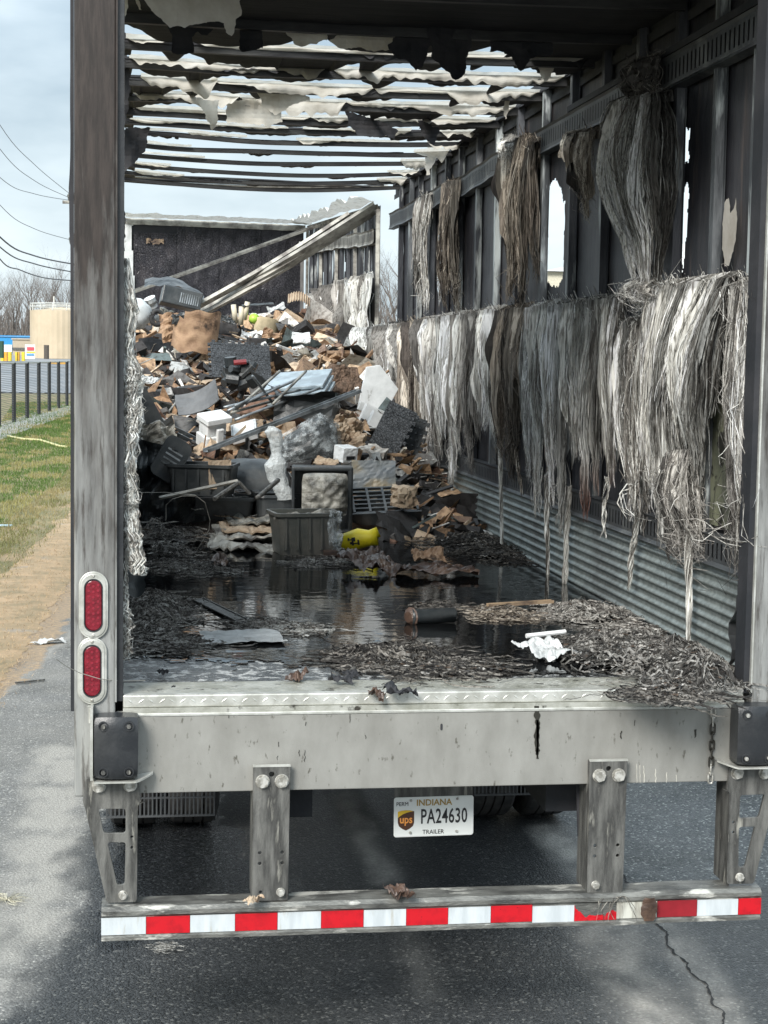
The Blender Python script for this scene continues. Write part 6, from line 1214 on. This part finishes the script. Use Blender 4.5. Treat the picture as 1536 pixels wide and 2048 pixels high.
# engine
P = oh(478, 748, 7.9); mb = MB()
for i in range(26):
    r_ = random.uniform(.02, .05); q = Vector((random.uniform(-.13, .13), random.uniform(-.1, .05), random.uniform(-.11, .08))); mb.tube([q, q + Vector((random.uniform(-.1, .1), random.uniform(-.05, .05), random.uniform(-.1, .1)))], r_, 7)
for i in range(7): mb.tube([Vector((.05 + .02 * i, -.10 - .004 * i, .06 - .012 * i)) + Vector((.05 * t, .01 * t, -.045 * t - .008 * t * t)) for t in range(5)], .006, 5)
k1 = MB(); k1.tube([(-.05, -.13, .09), (.05, -.13, .10)], .022, 8)
place(mb, 'small_engine', m_blk, P, (0, 0, 0), 'burnt small engine with a dark red clamp on the middle of the heap', 'engine', kids=[(k1, 'red_clamp', flat('dull_red', (.25, .03, .035), .5))])
# right upper
sheet(635, 638, 36, 24, (58, 0, 10), m_foam, 'rounded white slab near the foot of the front wall section', cr=.12, name='white_slab', cat='slab', th=.02, P=oh(602, 683, 9.5))
sheet(552, 622, 36, 16, (40, -14, 10), m_foamw, 'pale crumpled sheet high on the heap before the bulkhead', cr=.4, name='pale_sheet', cat='sheet')
sheet(515, 615, 64, 10, (20, -5, 4), m_blk, 'long charred flat piece high on the heap before the bulkhead', cr=.1, name='charred_board', cat='board')
P = on_heap(598, 612); mb = MB(); mb.grid(30, 4, lambda u, v: ((u - .5) * .24, (v - .5) * .2, .06 * (1 - (2 * u - 1) ** 2) + .012 * math.sin(u * 60))); place(mb, 'fluted_paper', m_cardp, P + EZ * .05, (30, 10, 0), 'fluted buff paper pack below the leaning rails, at the right top of the heap', 'paper')
P = on_heap(508, 645); mb = MB(); mb.tube([(0, 0, -.03), (0, 0, .0), (0, 0, .03), (0, 0, .05)], [.05, .055, .05, .02], 14); place(mb, 'lime_lid', flat('lime_green', (.42, .68, .08), .4), P + EZ * .04, (50, 10, 0), 'lime green lid among white bottles near the top of the heap', 'lid', smooth=True)
P = on_heap(533, 657); mb = MB(); mb.grid(16, 12, lambda u, v: (.13 * math.cos(u * 3.14), -.08 * math.sin(u * 3.14), .10 * (v - .5) * 2 * math.sin(u * 3.14) ** .4)); place(mb, 'cream_pot', flat('cream_clay', (.62, .52, .34), .6), P + EZ * .03, (10, 10, 0), 'cream rounded pot right of the lime green lid', 'pot', smooth=True)
def bottle(P, r, h, rot, mt, label, cap=None):
    mb = MB(); mb.tube([(0, 0, 0), (0, 0, .01), (0, 0, h * .62), (0, 0, h * .78), (0, 0, h * .82), (0, 0, h)], [r * .92, r, r, r * .6, r * .36, r * .36], 14); k = MB(); k.tube([(0, 0, h), (0, 0, h * 1.08)], r * .42, 10); return place(mb, 'bottle', mt, P, rot, label, 'bottle', smooth=True, kids=[(k, 'cap', cap or mt)])
bottle(on_heap(515, 690) + EZ * .03, .06, .20, (50, 35, 0), m_foam, 'white bottle with blue cap lying right of centre in the heap', flat('blue_cap', (.05, .15, .55), .4))
P = on_heap(519, 676); mb = MB(); mb.grid(12, 10, lambda u, v: ((u - .5) * .17, -.05 * math.sin(u * 3.14), (v - .5) * .16 + .02 * nz1(u * 4, v * 4))); place(mb, 'blue_pouch', flat('blue_print', (.12, .25, .62), .4), P + Vector((0, -.05, .02)), (-20, 20, 0), 'small blue pouch beside the white bottle with the blue cap', 'pouch')
for i, (x, y, l) in enumerate(((470, 618, 'leftmost pale tube standing near the top of the heap'), (482, 622, 'second pale tube standing near the top of the heap'), (490, 612, 'tallest pale tube standing near the top of the heap'))):
    P = on_heap(x, y + 18); mb = MB(); mb.tube([(0, 0, -.05), (0, 0, .14)], .028, 10); place(mb, 'pale_tube', flat('pale_tube%d' % i, (.66, .60, .46), .6), P, (10, -8 + 9 * i, 0), l, 'tube', smooth=True)
for i, (x, y, w_, h_, rx, ry, mt_, l) in enumerate(((500, 690, 40, 30, 50, 10, m_foam, 'white torn foam shard left of the blue pouch'), (455, 702, 26, 20, 50, -20, m_foam, 'small white crumple above the grey toothed mat'), (560, 728, 58, 44, 60, 6, m_card, 'brown square box side with a pale spot right of the engine'), (640, 715, 70, 22, 40, 6, m_cardd, 'dark reddish flattened carton by the front wall section'), (620, 728, 50, 26, 50, -10, m_card, 'orange-brown torn cardboard in front of the dark reddish carton'), (636, 738, 60, 20, 40, 4, m_cardp, 'curled tan cardboard tube-like sheet above the fibrous pad'),
      (590, 850, 46, 30, 60, 12, m_cardd, 'crumpled dark brown paper under the black gutted carton'), (640, 838, 40, 36, 50, -10, m_card, 'orange torn cardboard below the stacked panels'), (700, 820, 56, 46, 70, 10, m_cardp, 'cream cushion-like paper bag left of the white foam sheet'), (540, 690, 40, 40, 70, 20, m_card, 'brown crumpled cardboard right of the blue pouch'), (300, 700, 44, 26, 50, 10, m_card, 'tan torn cardboard on the left slope below the wheel'), (395, 700, 26, 50, 80, 6, m_cardp, 'buff curled paper roll left of the toothed mat'), (420, 740, 28, 40, 60, 20, m_cardp, 'torn buff paper at the left edge of the toothed mat'), (300, 780, 40, 34, 50, 20, m_foamw, 'torn pale film on the left edge below the dark carton wall'), (335, 812, 44, 26, 40, 8, m_film, 'grey plastic scrap under the green tray'),
      (600, 700, 46, 26, 46, 12, m_card, 'light brown torn flap right of the pale slab'), (560, 790, 44, 30, 70, 0, m_blk, 'charred carton wall under the metal rods'), (670, 690, 50, 30, 60, 20, m_cardd, 'brown burnt bark-like sheet at the front wall fibres'), (455, 870, 30, 22, 60, 0, m_foam, 'white broken foam piece between block and tray'), (540, 860, 40, 34, 70, -10, m_blk, 'black toothed board right of the foam tray'), (600, 880, 50, 30, 60, 0, m_card, 'scraps of tan cardboard left above the clear bag'), (330, 640, 30, 30, 60, 10, m_rail, 'bent pale strip beside the small wheel'), (450, 650, 40, 20, 30, 10, m_blk, 'flat black frame near the foot of the leaning rail bundle'), (580, 660, 50, 20, 40, 4, m_blk, 'black flattened sheet above the white slab'))):
    sheet(x, y, w_, h_, (rx, ry, random.uniform(-25, 25)), mt_, l, cr=.32, name={'m_x': 'x'}.get('', 'torn_sheet'), cat='torn sheet', lift=.05)
# --- on the water
def floor_sheet(px, py, wpx, dpx, rot, mt, label, cr, name, cat, lift=.02, n=20, Z=F + .005, th=.0, edge=.2):
    P = at(px, py, Z=Z); W = wpx / scl(P); D = (at(px, py - dpx / 2, Z=Z) - at(px, py + dpx / 2, Z=Z)).length; mb = sheet_mb(W, D, cr, n, edge=edge); o_ = place(mb, name, mt, P + EZ * lift, rot, label, cat)
    if th: s_ = o_.modifiers.new('thickness', 'SOLIDIFY'); s_.thickness = th; s_.offset = 0
    return o_
P = atF(712, 1103); yl = MB(); yl.tube([(-.11, 0, .05), (-.09, 0, .055), (.02, 0, .075), (.08, 0, .07), (.13, 0, .075), (.13, 0, .07)], [.052, .058, .064, .050, .058, .02], 16)
k1 = MB(); k1.tube([(-.14, 0, .045), (-.108, 0, .05)], .062, 16); k2 = MB(); k2.grid(6, 6, lambda u, v: (-.05 + .07 * u, -.066 + .006 * (2 * v - 1) ** 2, .045 + .05 * v), skip=lambda u, v: nz1(u * 9, v * 9) > .1)
place(yl, 'yellow_container', m_yel, P + Vector((.02, .05, 0)), (4, -8, -12), 'crumpled yellow container with a black rim floating in front of the totes', 'container', kids=[(k1, 'black_rim', m_blk), (k2, 'dark_print', m_soot)], smooth=True)
for i, (x, y) in enumerate(((660, 1112), (676, 1108), (690, 1118))): P = atF(x, y); mb = MB(); mb.box(-.04, .04, -.03, .03, 0, .035); place(mb, 'brown_block', m_cardd, P, (0, 0, 10 * i), ('leftmost', 'middle', 'rightmost')[i] + ' of three small brown blocks floating before the yellow container', 'block', bevel=.004)
floor_sheet(746, 1142, 96, 24, (4, 0, 10), m_cardd, 'crumpled wet brown paper floating in the middle, left piece', .22, 'wet_paper', 'paper', .05, 24)
floor_sheet(872, 1150, 165, 13, (2, 0, -4), m_cardd, 'long flat wet brown paper reaching right from the crumpled one', .16, 'wet_paper', 'paper', .03, 26)
floor_sheet(858, 1138, 66, 12, (6, 0, 0), m_card, 'tan domed piece of wet cardboard on the long brown paper', .22, 'wet_cardboard', 'cardboard', .075, 16)
P = atF(866, 1246); mb = MB(); mb.tube([(-.10, 0, .03), (-.085, 0, .03), (.10, 0, .035), (.10, 0, .034)], [.042, .034, .034, .02], 18); k1 = MB(); k1.tube([(-.118, -.01, .03), (-.102, 0, .03)], [.025, .045], 10); place(mb, 'dark_cylinder', m_blk, P, (0, 0, 4), 'small dark cylinder half sunk in the water, alone in the middle', 'cylinder', smooth=True, kids=[(k1, 'frayed_end', m_cardd)])
floor_sheet(1090, 1312, 86, 26, (3, 0, 8), m_foamw, 'folded white plastic film at the left end of the corner fibre heap', .2, 'white_film', 'film', .03, 22)
a, b = atF(1052, 1296), atF(1130, 1292); mb = MB(); mb.tube([Vector((0, 0, .05)), b - a + Vector((0, 0, .06))], .010, 8); place(mb, 'white_roll', m_foam, a, (0, 0, 0), 'thin white rolled edge on top of the folded white film', 'roll')
floor_sheet(486, 1278, 160, 24, (0, 0, 3), m_foamw, 'flat pale leaf-shaped sheet floating near the threshold', .04, 'pale_sheet', 'sheet', .008, 24, edge=.15)
a, b = atF(975, 1222), atF(1105, 1218); rail(a + EZ * .02, b + EZ * .03, .018, .015, m_wood, lab='thin scorched wooden batten lying in the fibre near the kick plate', nm='wooden_batten', cat='batten')
a, b = atF(395, 1200), atF(500, 1252); rail(a + EZ * .004, b + EZ * .006, .035, .006, m_brk, lab='dull strip showing in the water right of the left fibre mat', nm='sunken_strip', cat='strip')
for j in range(4): floor_sheet(484 + 3 * j, 1092 - 9 * j, 126 - 10 * j, 24, (0, 2 - j, -3 + 3 * j), m_cardp if j == 2 else m_crust if j == 3 else m_rail, ('lowest', 'second', 'third', 'topmost')[j] + ' layer of the pale folded bundle left of the front tote', .12, 'folded_layer', 'folded sheet', .012 + .028 * j, 16, th=.012)
floor_sheet(440, 1130, 30, 18, (0, 0, 0), m_cardd, 'small brown clump on the ash raft before the folded bundle', .4, 'brown_clump', 'scrap', .02, 10)
# black strap at the right
P = at(1475, 1270, Y=.75); mb = MB(); sp_ = [(1482, 1190), (1480, 1220), (1466, 1245), (1465, 1270), (1472, 1300), (1470, 1318), (1458, 1335)]
pts = [at(x, y, X=1.17) for x, y in sp_]; pp_ = []
for i in range(len(pts) - 1):
    for t in (0, .33, .66): pp_.append(pts[i].lerp(pts[i + 1], t))
mb.ribbon([p - pts[0] for p in pp_], .035, side=Vector((.3, -1, 0))); o_ = mb.build('black_strap', m_rub); o_.location = pts[0]; tag(o_, 'black strap looping down beside the right rear post', 'strap'); s_ = o_.modifiers.new('t', 'SOLIDIFY'); s_.thickness = .004
# scraps on the threshold and the guard
for i, (x, y, w_, Y_, z_, l) in enumerate(((597, 1358, 48, None, F, 'brown scorched paper scrap on the threshold, left of the middle'), (680, 1366, 46, None, F, 'dark shrivelled leaf-like scrap in the middle of the threshold'), (325, 1350, 26, None, F, 'small pointed black scrap on the left of the threshold'), (752, 1396, 52, None, F - .02, 'brown crumpled scrap hanging over the tread step'), (800, 1388, 60, None, F - .005, 'black curled scrap on the tread step, right of the brown one'), (347, 1381, 12, None, F, 'tiny dark lump on the left of the threshold'), (508, 1807, 40, None, F - .73, 'curled tan leaf on the guard bar under the left inner bracket'), (797, 1791, 66, None, F - .73, 'brown torn paper on the guard bar below the licence plate'), (700, 1355, 30, None, F, 'small black flake behind the shrivelled scrap'))):
    P = at(x, y, Z=z_ + .006); W = w_ / scl(P); mb = sheet_mb(W, W * .6, .55, 10, edge=.5); place(mb, 'scorched_scrap', (m_cardd, m_soot, m_soot, m_cardd, m_soot, m_soot, m_cardp, m_cardd, m_soot)[i], P + EZ * .012, (random.uniform(-10, 20), random.uniform(-10, 10), random.uniform(0, 360)), l, 'scrap')
P = at(1297, 1812, Y=-.065); mb = MB(); mb.grid(10, 14, lambda u, v: ((u - .5) * .062 * (1 - .45 * (2 * v - 1) ** 2) + .005 * nz1(v * 5), -.008 - .012 * math.sin(u * 3) * v - .02 * max(0, v - .8), (v - .6) * .09)); place(mb, 'wet_leaf', m_cardd, P, (0, 0, 0), 'brown leaf stuck over the tape on the right half of the guard bar', 'leaf')
mb = MB(); O = at(1225, 1800, Y=-.06)
for i in range(26):
    p = Vector((random.uniform(-.03, .05), random.uniform(-.01, .03), .01)); pts = []; th = random.random() * 6
    for j in range(9): pts.append(p.copy()); th += random.uniform(-.9, .9); p += Vector((.008 * math.cos(th), -.002, .006 * math.sin(th) - .004 * j * .5))
    mb.ribbon(pts, .002, c=rc(random.choice(((.4, .38, .33), (.1, .09, .08))), .2))
o_ = mb.build('fibre_wisp', m_fib); o_.location = O; tag(o_, 'wisp of fibre caught under the right inner bracket of the guard', 'fibre wisp')
O = at(112, 1318, Y=-.12); mb = MB(); mb.tube([at(x, y, Y=Y_) - O for x, y, Y_ in ((112, 1318, -.12), (135, 1334, -.08), (160, 1346, -.04), (200, 1358, -.03), (240, 1362, .02), (290, 1361, .10))], .0013, 5); o_ = mb.build('thin_wire', m_rail); o_.location = O; tag(o_, 'single thin wire crossing the lower tail light', 'wire')
# on the road
def road_item(mb, name, mt, px, py, rot, label, cat, z=.008): return place(mb, name, mt, at(px, py, Z=z), rot, label, cat)
road_item(sheet_mb(.30, .10, .35, 14, edge=.6), 'plastic_scrap', m_foamw, 98, 1283, (0, 0, 18), 'white plastic scrap on the road left of the tail lights', 'plastic scrap', .02)
mb = MB(); mb.box(-.12, .12, -.008, .008, 0, .012); road_item(mb, 'dark_stick', m_brk, 60, 1364, (0, 0, 28), 'thin dark stick on the road at the left', 'stick')
mb = MB(); mb.box(-.10, .10, -.03, .03, 0, .02); road_item(mb, 'blue_wrapper', flat('pale_blue', (.45, .62, .72), .4), 10, 1052, (0, 0, 0), 'pale blue wrapper lying on the grass at the left edge', 'wrapper', .03)
mb = MB()
for i in range(60):
    th = random.random() * 6.28; l = random.uniform(.04, .13); mb.ribbon([Vector((0, 0, .005)), Vector((l * .5 * math.cos(th), l * .5 * math.sin(th), .03 * random.random())), Vector((l * math.cos(th + .3), l * math.sin(th + .3), .005))], .003, c=rc((.62, .60, .48), .2))
road_item(mb, 'straw_tuft', m_fib, 14, 1802, (0, 0, 0), 'pale tuft of straw and fibre on the road at the left edge', 'straw tuft')
mb = MB()
for i in range(40):
    th = random.random() * 6.28; p = Vector((random.uniform(-.05, .05), random.uniform(-.03, .03), .004)); pts = []
    for j in range(12): pts.append(p.copy()); th += .55; p += Vector((.012 * math.cos(th), .012 * math.sin(th), .0006))
    mb.ribbon(pts, .0022, c=rc((.36, .36, .34), .2))
road_item(mb, 'fibre_curl', m_fib, 332, 1898, (0, 0, 0), 'curl of grey fibre on the wet road under the guard bar', 'fibre curl')
mb = MB(); ho = [at(x, y, Z=.05) for x, y in ((15, 872), (45, 878), (80, 880), (105, 888), (118, 892), (132, 894))]; mb.tube([p - ho[0] for p in ho], .035, 6); o_ = mb.build('garden_hose', flat('pale_yellow_hose', (.62, .58, .30), .5)); o_.location = ho[0]; tag(o_, 'pale yellow hose lying on the grass in front of the fence', 'hose')

# ------------------------------------------------------------------ background
# chain link fence
A, B = at(28, 847, Z=0), at(149, 809, Z=0); dirf = (B - A).normalized(); fh = 2.15
fe = empty('chain_link_fence', A); tag(fe, 'long wire fence with black posts along the grass', 'fence')
m_fp = flat('black_fence_paint', (.02, .022, .024), .5); m_fw = flat('fence_wire', (.10, .105, .105), .5); m_fr = flat('pale_top_wire', (.42, .42, .38), .5)
npost = 6; stp = (B - A).length / npost; base_post = None
for i in range(-8, 16):
    if base_post is None: mb = MB(); mb.tube([(0, 0, 0), (0, 0, fh + .02)], .075, 8); o_ = base_post = mb.build('fence_post', m_fp, fe)
    else: o_ = base_post.copy(); col.objects.link(o_); o_.parent = fe
    o_.location = dirf * (stp * i)
mb = MB(); s0, s1 = -8 * stp, 15 * stp; sdv = Vector((dirf.y, -dirf.x, 0))
for j in range(34):
    z = .06 + j * fh / 34; a, b = dirf * s0, dirf * s1; t_ = .0085
    mb.add([a + EZ * (z - t_), b + EZ * (z - t_), b + EZ * (z + t_), a + EZ * (z + t_)], ((0, 1, 2, 3),))
for j in range(int((s1 - s0) / .5)): p = dirf * (s0 + j * .5); mb.add([p, p + dirf * .012, p + dirf * .012 + EZ * fh, p + EZ * fh], ((0, 1, 2, 3),))
mb.build('wire_mesh', m_fw, fe, kind='stuff'); mb = MB(); mb.tube([dirf * s0 + EZ * fh, dirf * s1 + EZ * fh], .04, 6); mb.build('top_rail', m_fr, fe)
mb = MB(); mb.grid(60, 2, lambda u, v: A + dirf * lerp(s0, s1, u) + sdv * (-.5 + v * 1.6 + .25 * nz1(u * 30, v)) + EZ * (.03 + .03 * (v == .5))); tag(mb.build('gravel_strip', mat('pale_gravel', (.42, .41, .38), (.25, .24, .22), .9, 0, scale=5, bump=1, bscale=12)), 'pale gravel strip along the foot of the fence', 'gravel', kind='stuff')
m_lot = mat('far_asphalt', (.19, .205, .22), (.24, .25, .26), .9, 0, scale=.2)
mb = MB(); mb.grid(1, 2, lambda u, v: (lerp(-200, 200, u), 104 + 50 * v, max(0, (104 + 50 * v - 110)) * .055 + .03)); mb.build('far_road', m_lot, kind='structure')
# tank
TB = at(122, 716, Y=150); tz_ = 2.1; k_ = 1 / scl(TB); tr = 60 * k_; th_ = at(122, 622, Y=150).z
tk = empty('storage_tank', (TB.x, 150, tz_)); tag(tk, 'tan ribbed storage tank with railing round its top', 'tank')
m_tan = mat('tan_tank_paint', (.50, .41, .29), (.44, .36, .25), .7, 0, scale=.6)
mb = MB(); n = 72; hh = th_ - tz_; v = []
for zz in (0, hh): v += [(tr * (1 + .012 * (k % 2)) * math.cos(2 * math.pi * k / n), tr * (1 + .012 * (k % 2)) * math.sin(2 * math.pi * k / n), zz) for k in range(n)]
v.append((0, 0, hh + .35)); mb.add(v, [(k, (k + 1) % n, (k + 1) % n + n, k + n) for k in range(n)] + [(n + k, n + (k + 1) % n, 2 * n) for k in range(n)]); mb.build('shell', m_tan, tk)
mb = MB(); rr_ = lambda z: [(tr * math.cos(2 * math.pi * k / 40), tr * math.sin(2 * math.pi * k / 40), z) for k in range(41)]
for z in (hh + .35, hh + .62): mb.tube(rr_(z), .045, 5)
for k in range(14): a = 2 * math.pi * k / 14; mb.tube([(tr * math.cos(a), tr * math.sin(a), hh), (tr * math.cos(a), tr * math.sin(a), hh + .62)], .05, 5)
mb.tube([(-.6, -.5, hh), (-.6, -.5, hh + 1.3)], .07, 5); mb.build('railing', flat('pale_rail', (.60, .60, .56), .5), tk)
def bld(x0, x1, y0, y1, Y, mt, name, label, cat, kids=()):
    a, b = at(x0, y0, Y=Y), at(x1, y1, Y=Y); mb = MB(); mb.box(a.x, b.x, Y, Y + 6, 1.5, a.z); mb.box(a.x - .1, b.x + .1, Y - .1, Y + 6.1, a.z, a.z + .12); e = mb.build(name, mt); tag(e, label, cat)
    for (kx0, kx1, ky0, ky1, km, kn) in kids: c_, d_ = at(kx0, ky0, Y=Y), at(kx1, ky1, Y=Y); mb = MB(); mb.box(c_.x, d_.x, Y - .12, Y, d_.z, c_.z); mb.build(kn, km, e)
    return e
m_bl = flat('blue_cladding', (.03, .28, .62), .5); m_tanw = flat('tan_wall', (.45, .39, .30), .7); m_white2 = flat('white_sign', (.75, .77, .78), .5); m_org = flat('orange_barrier', (.72, .38, .05), .6); m_y2 = flat('yellow_bollard', (.75, .58, .05), .6)
bld(-120, 63, 671, 718, 158, m_bl, 'blue_building', 'low bright blue building left of the tan tank', 'building', kids=((-120, 63, 671, 674, m_white2, 'white_fascia'), (-60, 24, 688, 704, m_white2, 'white_band')))
bld(25, 68, 679, 718, 152, m_tanw, 'tan_shed', 'small tan shed in front of the blue building', 'shed', kids=((25, 50, 695, 700, m_brk, 'vent_strip'),))
def post_thing(x, y0, y1, Y, w, mt, name, label, cat, group=None): a, b = at(x, y0, Y=Y), at(x, y1, Y=Y); mb = MB(); mb.tube([(0, 0, 0), (0, 0, a.z - b.z)], w, 7); o_ = mb.build(name, mt); o_.location = b; return tag(o_, label, cat, group)
for i, x in enumerate((5, 12, 20, 34, 36, 47)): post_thing(x, 704, 722, 142, .16, m_org if i in (1, 4) else m_y2, 'bollard', ('orange' if i in (1, 4) else 'yellow') + ' bollard before the blue building, ' + ('leftmost of six', 'second from the left', 'third from the left', 'third from the right', 'second from the right', 'rightmost of six')[i], 'bollard', 'bollards before the blue building')
post_thing(3, 682, 716, 140, .22, flat('dark_green', (.02, .07, .04), .6), 'green_cylinder', 'dark green upright cylinder at the left edge beyond the fence', 'cylinder')
post_thing(93, 690, 718, 138, .22, flat('bark', (.10, .085, .07), .9), 'tree_stump', 'dark broken stump standing before the tank', 'stump')
sg = empty('sign_board', at(60, 718, Y=140)); tag(sg, 'white sign board with red and yellow bands before the tank', 'sign')
for (x0, x1, y0, y1, m_, nm, Yo) in ((50, 70, 689, 718, m_white2, 'board', 0), (54, 68, 694, 701, flat('red_print', (.6, .08, .1), .5), 'red_band', -.05), (53, 70, 703, 706, m_y2, 'yellow_band', -.05), (53, 68, 708, 711, m_bl, 'blue_band', -.05)):
    a, b = at(x0, y0, Y=140 + Yo), at(x1, y1, Y=140 + Yo); mb = MB(); mb.box(a.x, b.x, 140 + Yo - .03, 140 + Yo + .03, b.z, a.z); mb.build(nm, m_, sg, origin=(0, 0, 0)).location = -Vector(sg.location)
a, b = at(100, 722, Y=135), at(134, 726, Y=135); mb = MB(); mb.box(a.x, b.x, 135, 135.3, b.z - .1, a.z); tag(mb.build('barrier', m_org), 'low orange barrier at the foot of the tank', 'barrier')
# white van and cream building beyond the wall
V = empty('white_truck', (0, 0, 0)); tag(V, 'white truck seen through the break in the right wall', 'truck'); a, b = at(728, 681, Y=44), at(782, 681, Y=44)
mb = MB(); mb.box(a.x, a.x + 2.4, 44, 50, .9, a.z); mb.build('box_body', m_foam, V, bevel=.04); c_ = at(735, 724, Y=43.99); mb = MB(); mb.box(a.x + .05, a.x + 1.3, 43.9, 43.99, c_.z - .04, c_.z + .1); mb.build('dark_bumper_band', m_soot, V)
mb = MB(); mb.box(a.x + .1, a.x + 2.3, 43.9, 46, .4, .89); mb.build('chassis', m_foamw, V)
for x in (.3, 2.1):
    mb = MB(); mb.tube([(a.x + x - .14, 45, .45), (a.x + x + .14, 45, .45)], .45, 16); mb.build('tyre', m_tyre, V)
a = at(1096, 543, Y=80); mb = MB(); mb.box(a.x, a.x + 14, 80, 92, 0, a.z); h_ = mb.build('warehouse', flat('cream_cladding', (.62, .58, .46), .6)); tag(h_, 'cream building corner seen through the large hole in the wall', 'building'); mb = MB(); mb.add([(a.x - .3, 79.7, a.z + .01), (a.x + 14.3, 79.7, a.z + .01), (a.x + 14.3, 92.3, a.z + .01), (a.x - .3, 92.3, a.z + .01), (a.x + 7, 79.7, a.z + 1.6), (a.x + 7, 92.3, a.z + 1.6)], ((0, 1, 4), (1, 2, 5, 4), (2, 3, 5), (3, 0, 4, 5))); mb.build('roof', m_foam, h_)
# bare trees
m_bark = mat('bare_bark', (.17, .15, .135), (.11, .095, .085), .9, 0, scale=3, attr=False)
def tree_mesh(seed, H):
    rnd = random.Random(seed); mb = MB(); tr_ = MB(); 
    def br(p, d, L_, r_, lv, M_):
        n = 4; pts = [p]; rs = [r_]; q = p
        for i in range(n): d = (d + Vector((rnd.uniform(-.16, .16), rnd.uniform(-.16, .16), .05 if lv else 0))).normalized(); q = q + d * L_ / n; pts.append(q); rs.append(r_ * (1 - .6 * (i + 1) / n))
        M_.tube(pts, rs, 5 if lv < 2 else 3, cap=False)
        if lv >= 4: return
        for k in range((7, 5, 4, 4)[lv]):
            i = rnd.randint(1 if lv else 2, n); a = rnd.random() * 6.28; sp = rnd.uniform(.35, .85); side = Vector((math.cos(a), math.sin(a), 0)); br(pts[i], (d * (1 - sp * .5) + side * sp + Vector((0, 0, .25))).normalized(), L_ * rnd.uniform(.42, .66), rs[i] * .62, lv + 1, mb if lv >= 0 else tr_)
    br(Vector((0, 0, 0)), Vector((0, 0, 1)), H * .55, H * .016, 0, tr_)
    return tr_, mb
protos = []
for s in range(5):
    tm, cm = tree_mesh(100 + s, 1.); m1 = tm.build('trunk', m_bark); m2 = cm.build('crown', m_bark); protos.append((m1.data, m2.data)); bpy.data.objects.remove(m1); bpy.data.objects.remove(m2)
tn = 0
for i in range(46):
    px_ = 1020 + 130 * ((i - 34) / 12) + random.uniform(-10, 10)
    if i < 20: px_ = -60 + 230 * (i / 20) + random.uniform(-5, 5)
    elif i < 34: px_ = 725 + 190 * ((i - 20) / 14) + random.uniform(-5, 5)
    Y_ = random.uniform(172, 215); P = at(px_, 700, Y=Y_); H = random.uniform(8.5, 12.5) * (1.12 if 725 < px_ < 900 else 1); pr = random.choice(protos)
    t = empty('bare_tree', (P.x, Y_, 2.2), (0, 0, random.random() * 6.28)); t.scale = (H * random.uniform(.85, 1.1),) * 2 + (H,)
    for d_, nm in zip(pr, ('trunk', 'crown')): o_ = bpy.data.objects.new(nm, d_); col.objects.link(o_); o_.parent = t
    tag(t, 'leafless brown tree of the wood ' + ('behind the tan tank and the blue building' if i < 20 else 'seen through the break in the trailer wall' if i < 34 else 'seen through the large hole in the trailer wall'), 'tree', 'leafless trees ' + ('behind the tank' if i < 20 else 'beyond the wall break' if i < 34 else 'beyond the wall hole'))
mb = MB()
for i in range(15000):
    x = random.uniform(-45, 75); y = random.uniform(176, 222); z = 2.2; h = random.uniform(1.5, 5.5); pts = [Vector((x, y, z))]
    for j in range(3): pts.append(pts[-1] + Vector((random.uniform(-.4, .4), random.uniform(-.4, .4), h / 3)))
    mb.ribbon(pts, random.uniform(.04, .10), c=(.1, .1, .1))
tag(mb.build('brushwood', m_bark), 'dense leafless undergrowth filling the wood on the horizon', 'brushwood', kind='stuff')
# utility pole behind the left post and its lines
Yp = 58; pb = at(176, 700, Y=Yp); up_ = empty('utility_pole', (pb.x, Yp, 0)); tag(up_, 'utility pole behind the left post, only its crossarm ends showing', 'utility pole')
ztp = at(170, 370, Y=Yp).z; mb = MB(); mb.tube([(0, 0, 0), (0, 0, ztp)], [.15, .10], 10); mb.build('pole', m_brk, up_)
za = at(150, 405, Y=Yp).z; mb = MB(); mb.box(at(125, 405, Y=Yp).x - pb.x, .8, -.06, .06, za - .05, za + .06); mb.build('crossarm', m_rail, up_)
for (x, y) in ((143, 396), (146, 482)): q = at(x, y, Y=Yp); mb = MB(); mb.tube([(q.x - pb.x, 0, q.z + .28), (q.x - pb.x, 0, q.z + .1), (q.x - pb.x, 0, q.z - .1), (q.x - pb.x, 0, q.z - .25)], [.04, .16, .12, .03], 8); mb.build('insulator', m_brk, up_)
m_line = flat('dark_cable', (.10, .10, .11), .6)
for i, (P3, r_, l) in enumerate(((((0, 250), (70, 330), (140, 388)), .010, 'topmost power line, falling steeply to the pole'), (((0, 298), (70, 362), (140, 396)), .010, 'second power line from the top'), (((0, 355), (70, 388), (150, 402)), .010, 'third power line from the top'), (((0, 410), (70, 458), (150, 482)), .010, 'fourth power line from the top, sagging to the insulator'), (((0, 474), (70, 512), (156, 530)), .026, 'thick cable in the middle of the left sky'), (((0, 494), (70, 528), (156, 546)), .022, 'second thick cable just under the first one'), (((0, 518), (40, 540), (90, 556), (156, 562)), .020, 'lowest thick cable touching the tree tops'))):
    pts = [at(x, y, Y=lerp(46, Yp, t / (len(P3) - 1))) for t, (x, y) in enumerate(P3)]; ex = pts[0] + (pts[0] - pts[1]) * 1.6 + EZ * 1.2; mb = MB(); q = [ex] + pts; fin = []
    for k in range(len(q) - 1):
        for t in range(8): 
            p0 = q[max(0, k - 1)]; p1, p2 = q[k], q[k + 1]; p3 = q[min(len(q) - 1, k + 2)]; s = t / 8
            fin.append(.5 * ((2 * p1) + (p2 - p0) * s + (2 * p0 - 5 * p1 + 4 * p2 - p3) * s * s + (3 * p1 - p0 - 3 * p2 + p3) * s ** 3))
    fin.append(q[-1]); mb.tube([p - fin[0] for p in fin], r_, 5); o_ = mb.build('power_line', m_line); o_.location = fin[0]; tag(o_, l, 'power line', 'power lines in the left sky')
scn.cycles.max_bounces = 8; scn.cycles.transparent_max_bounces = 8
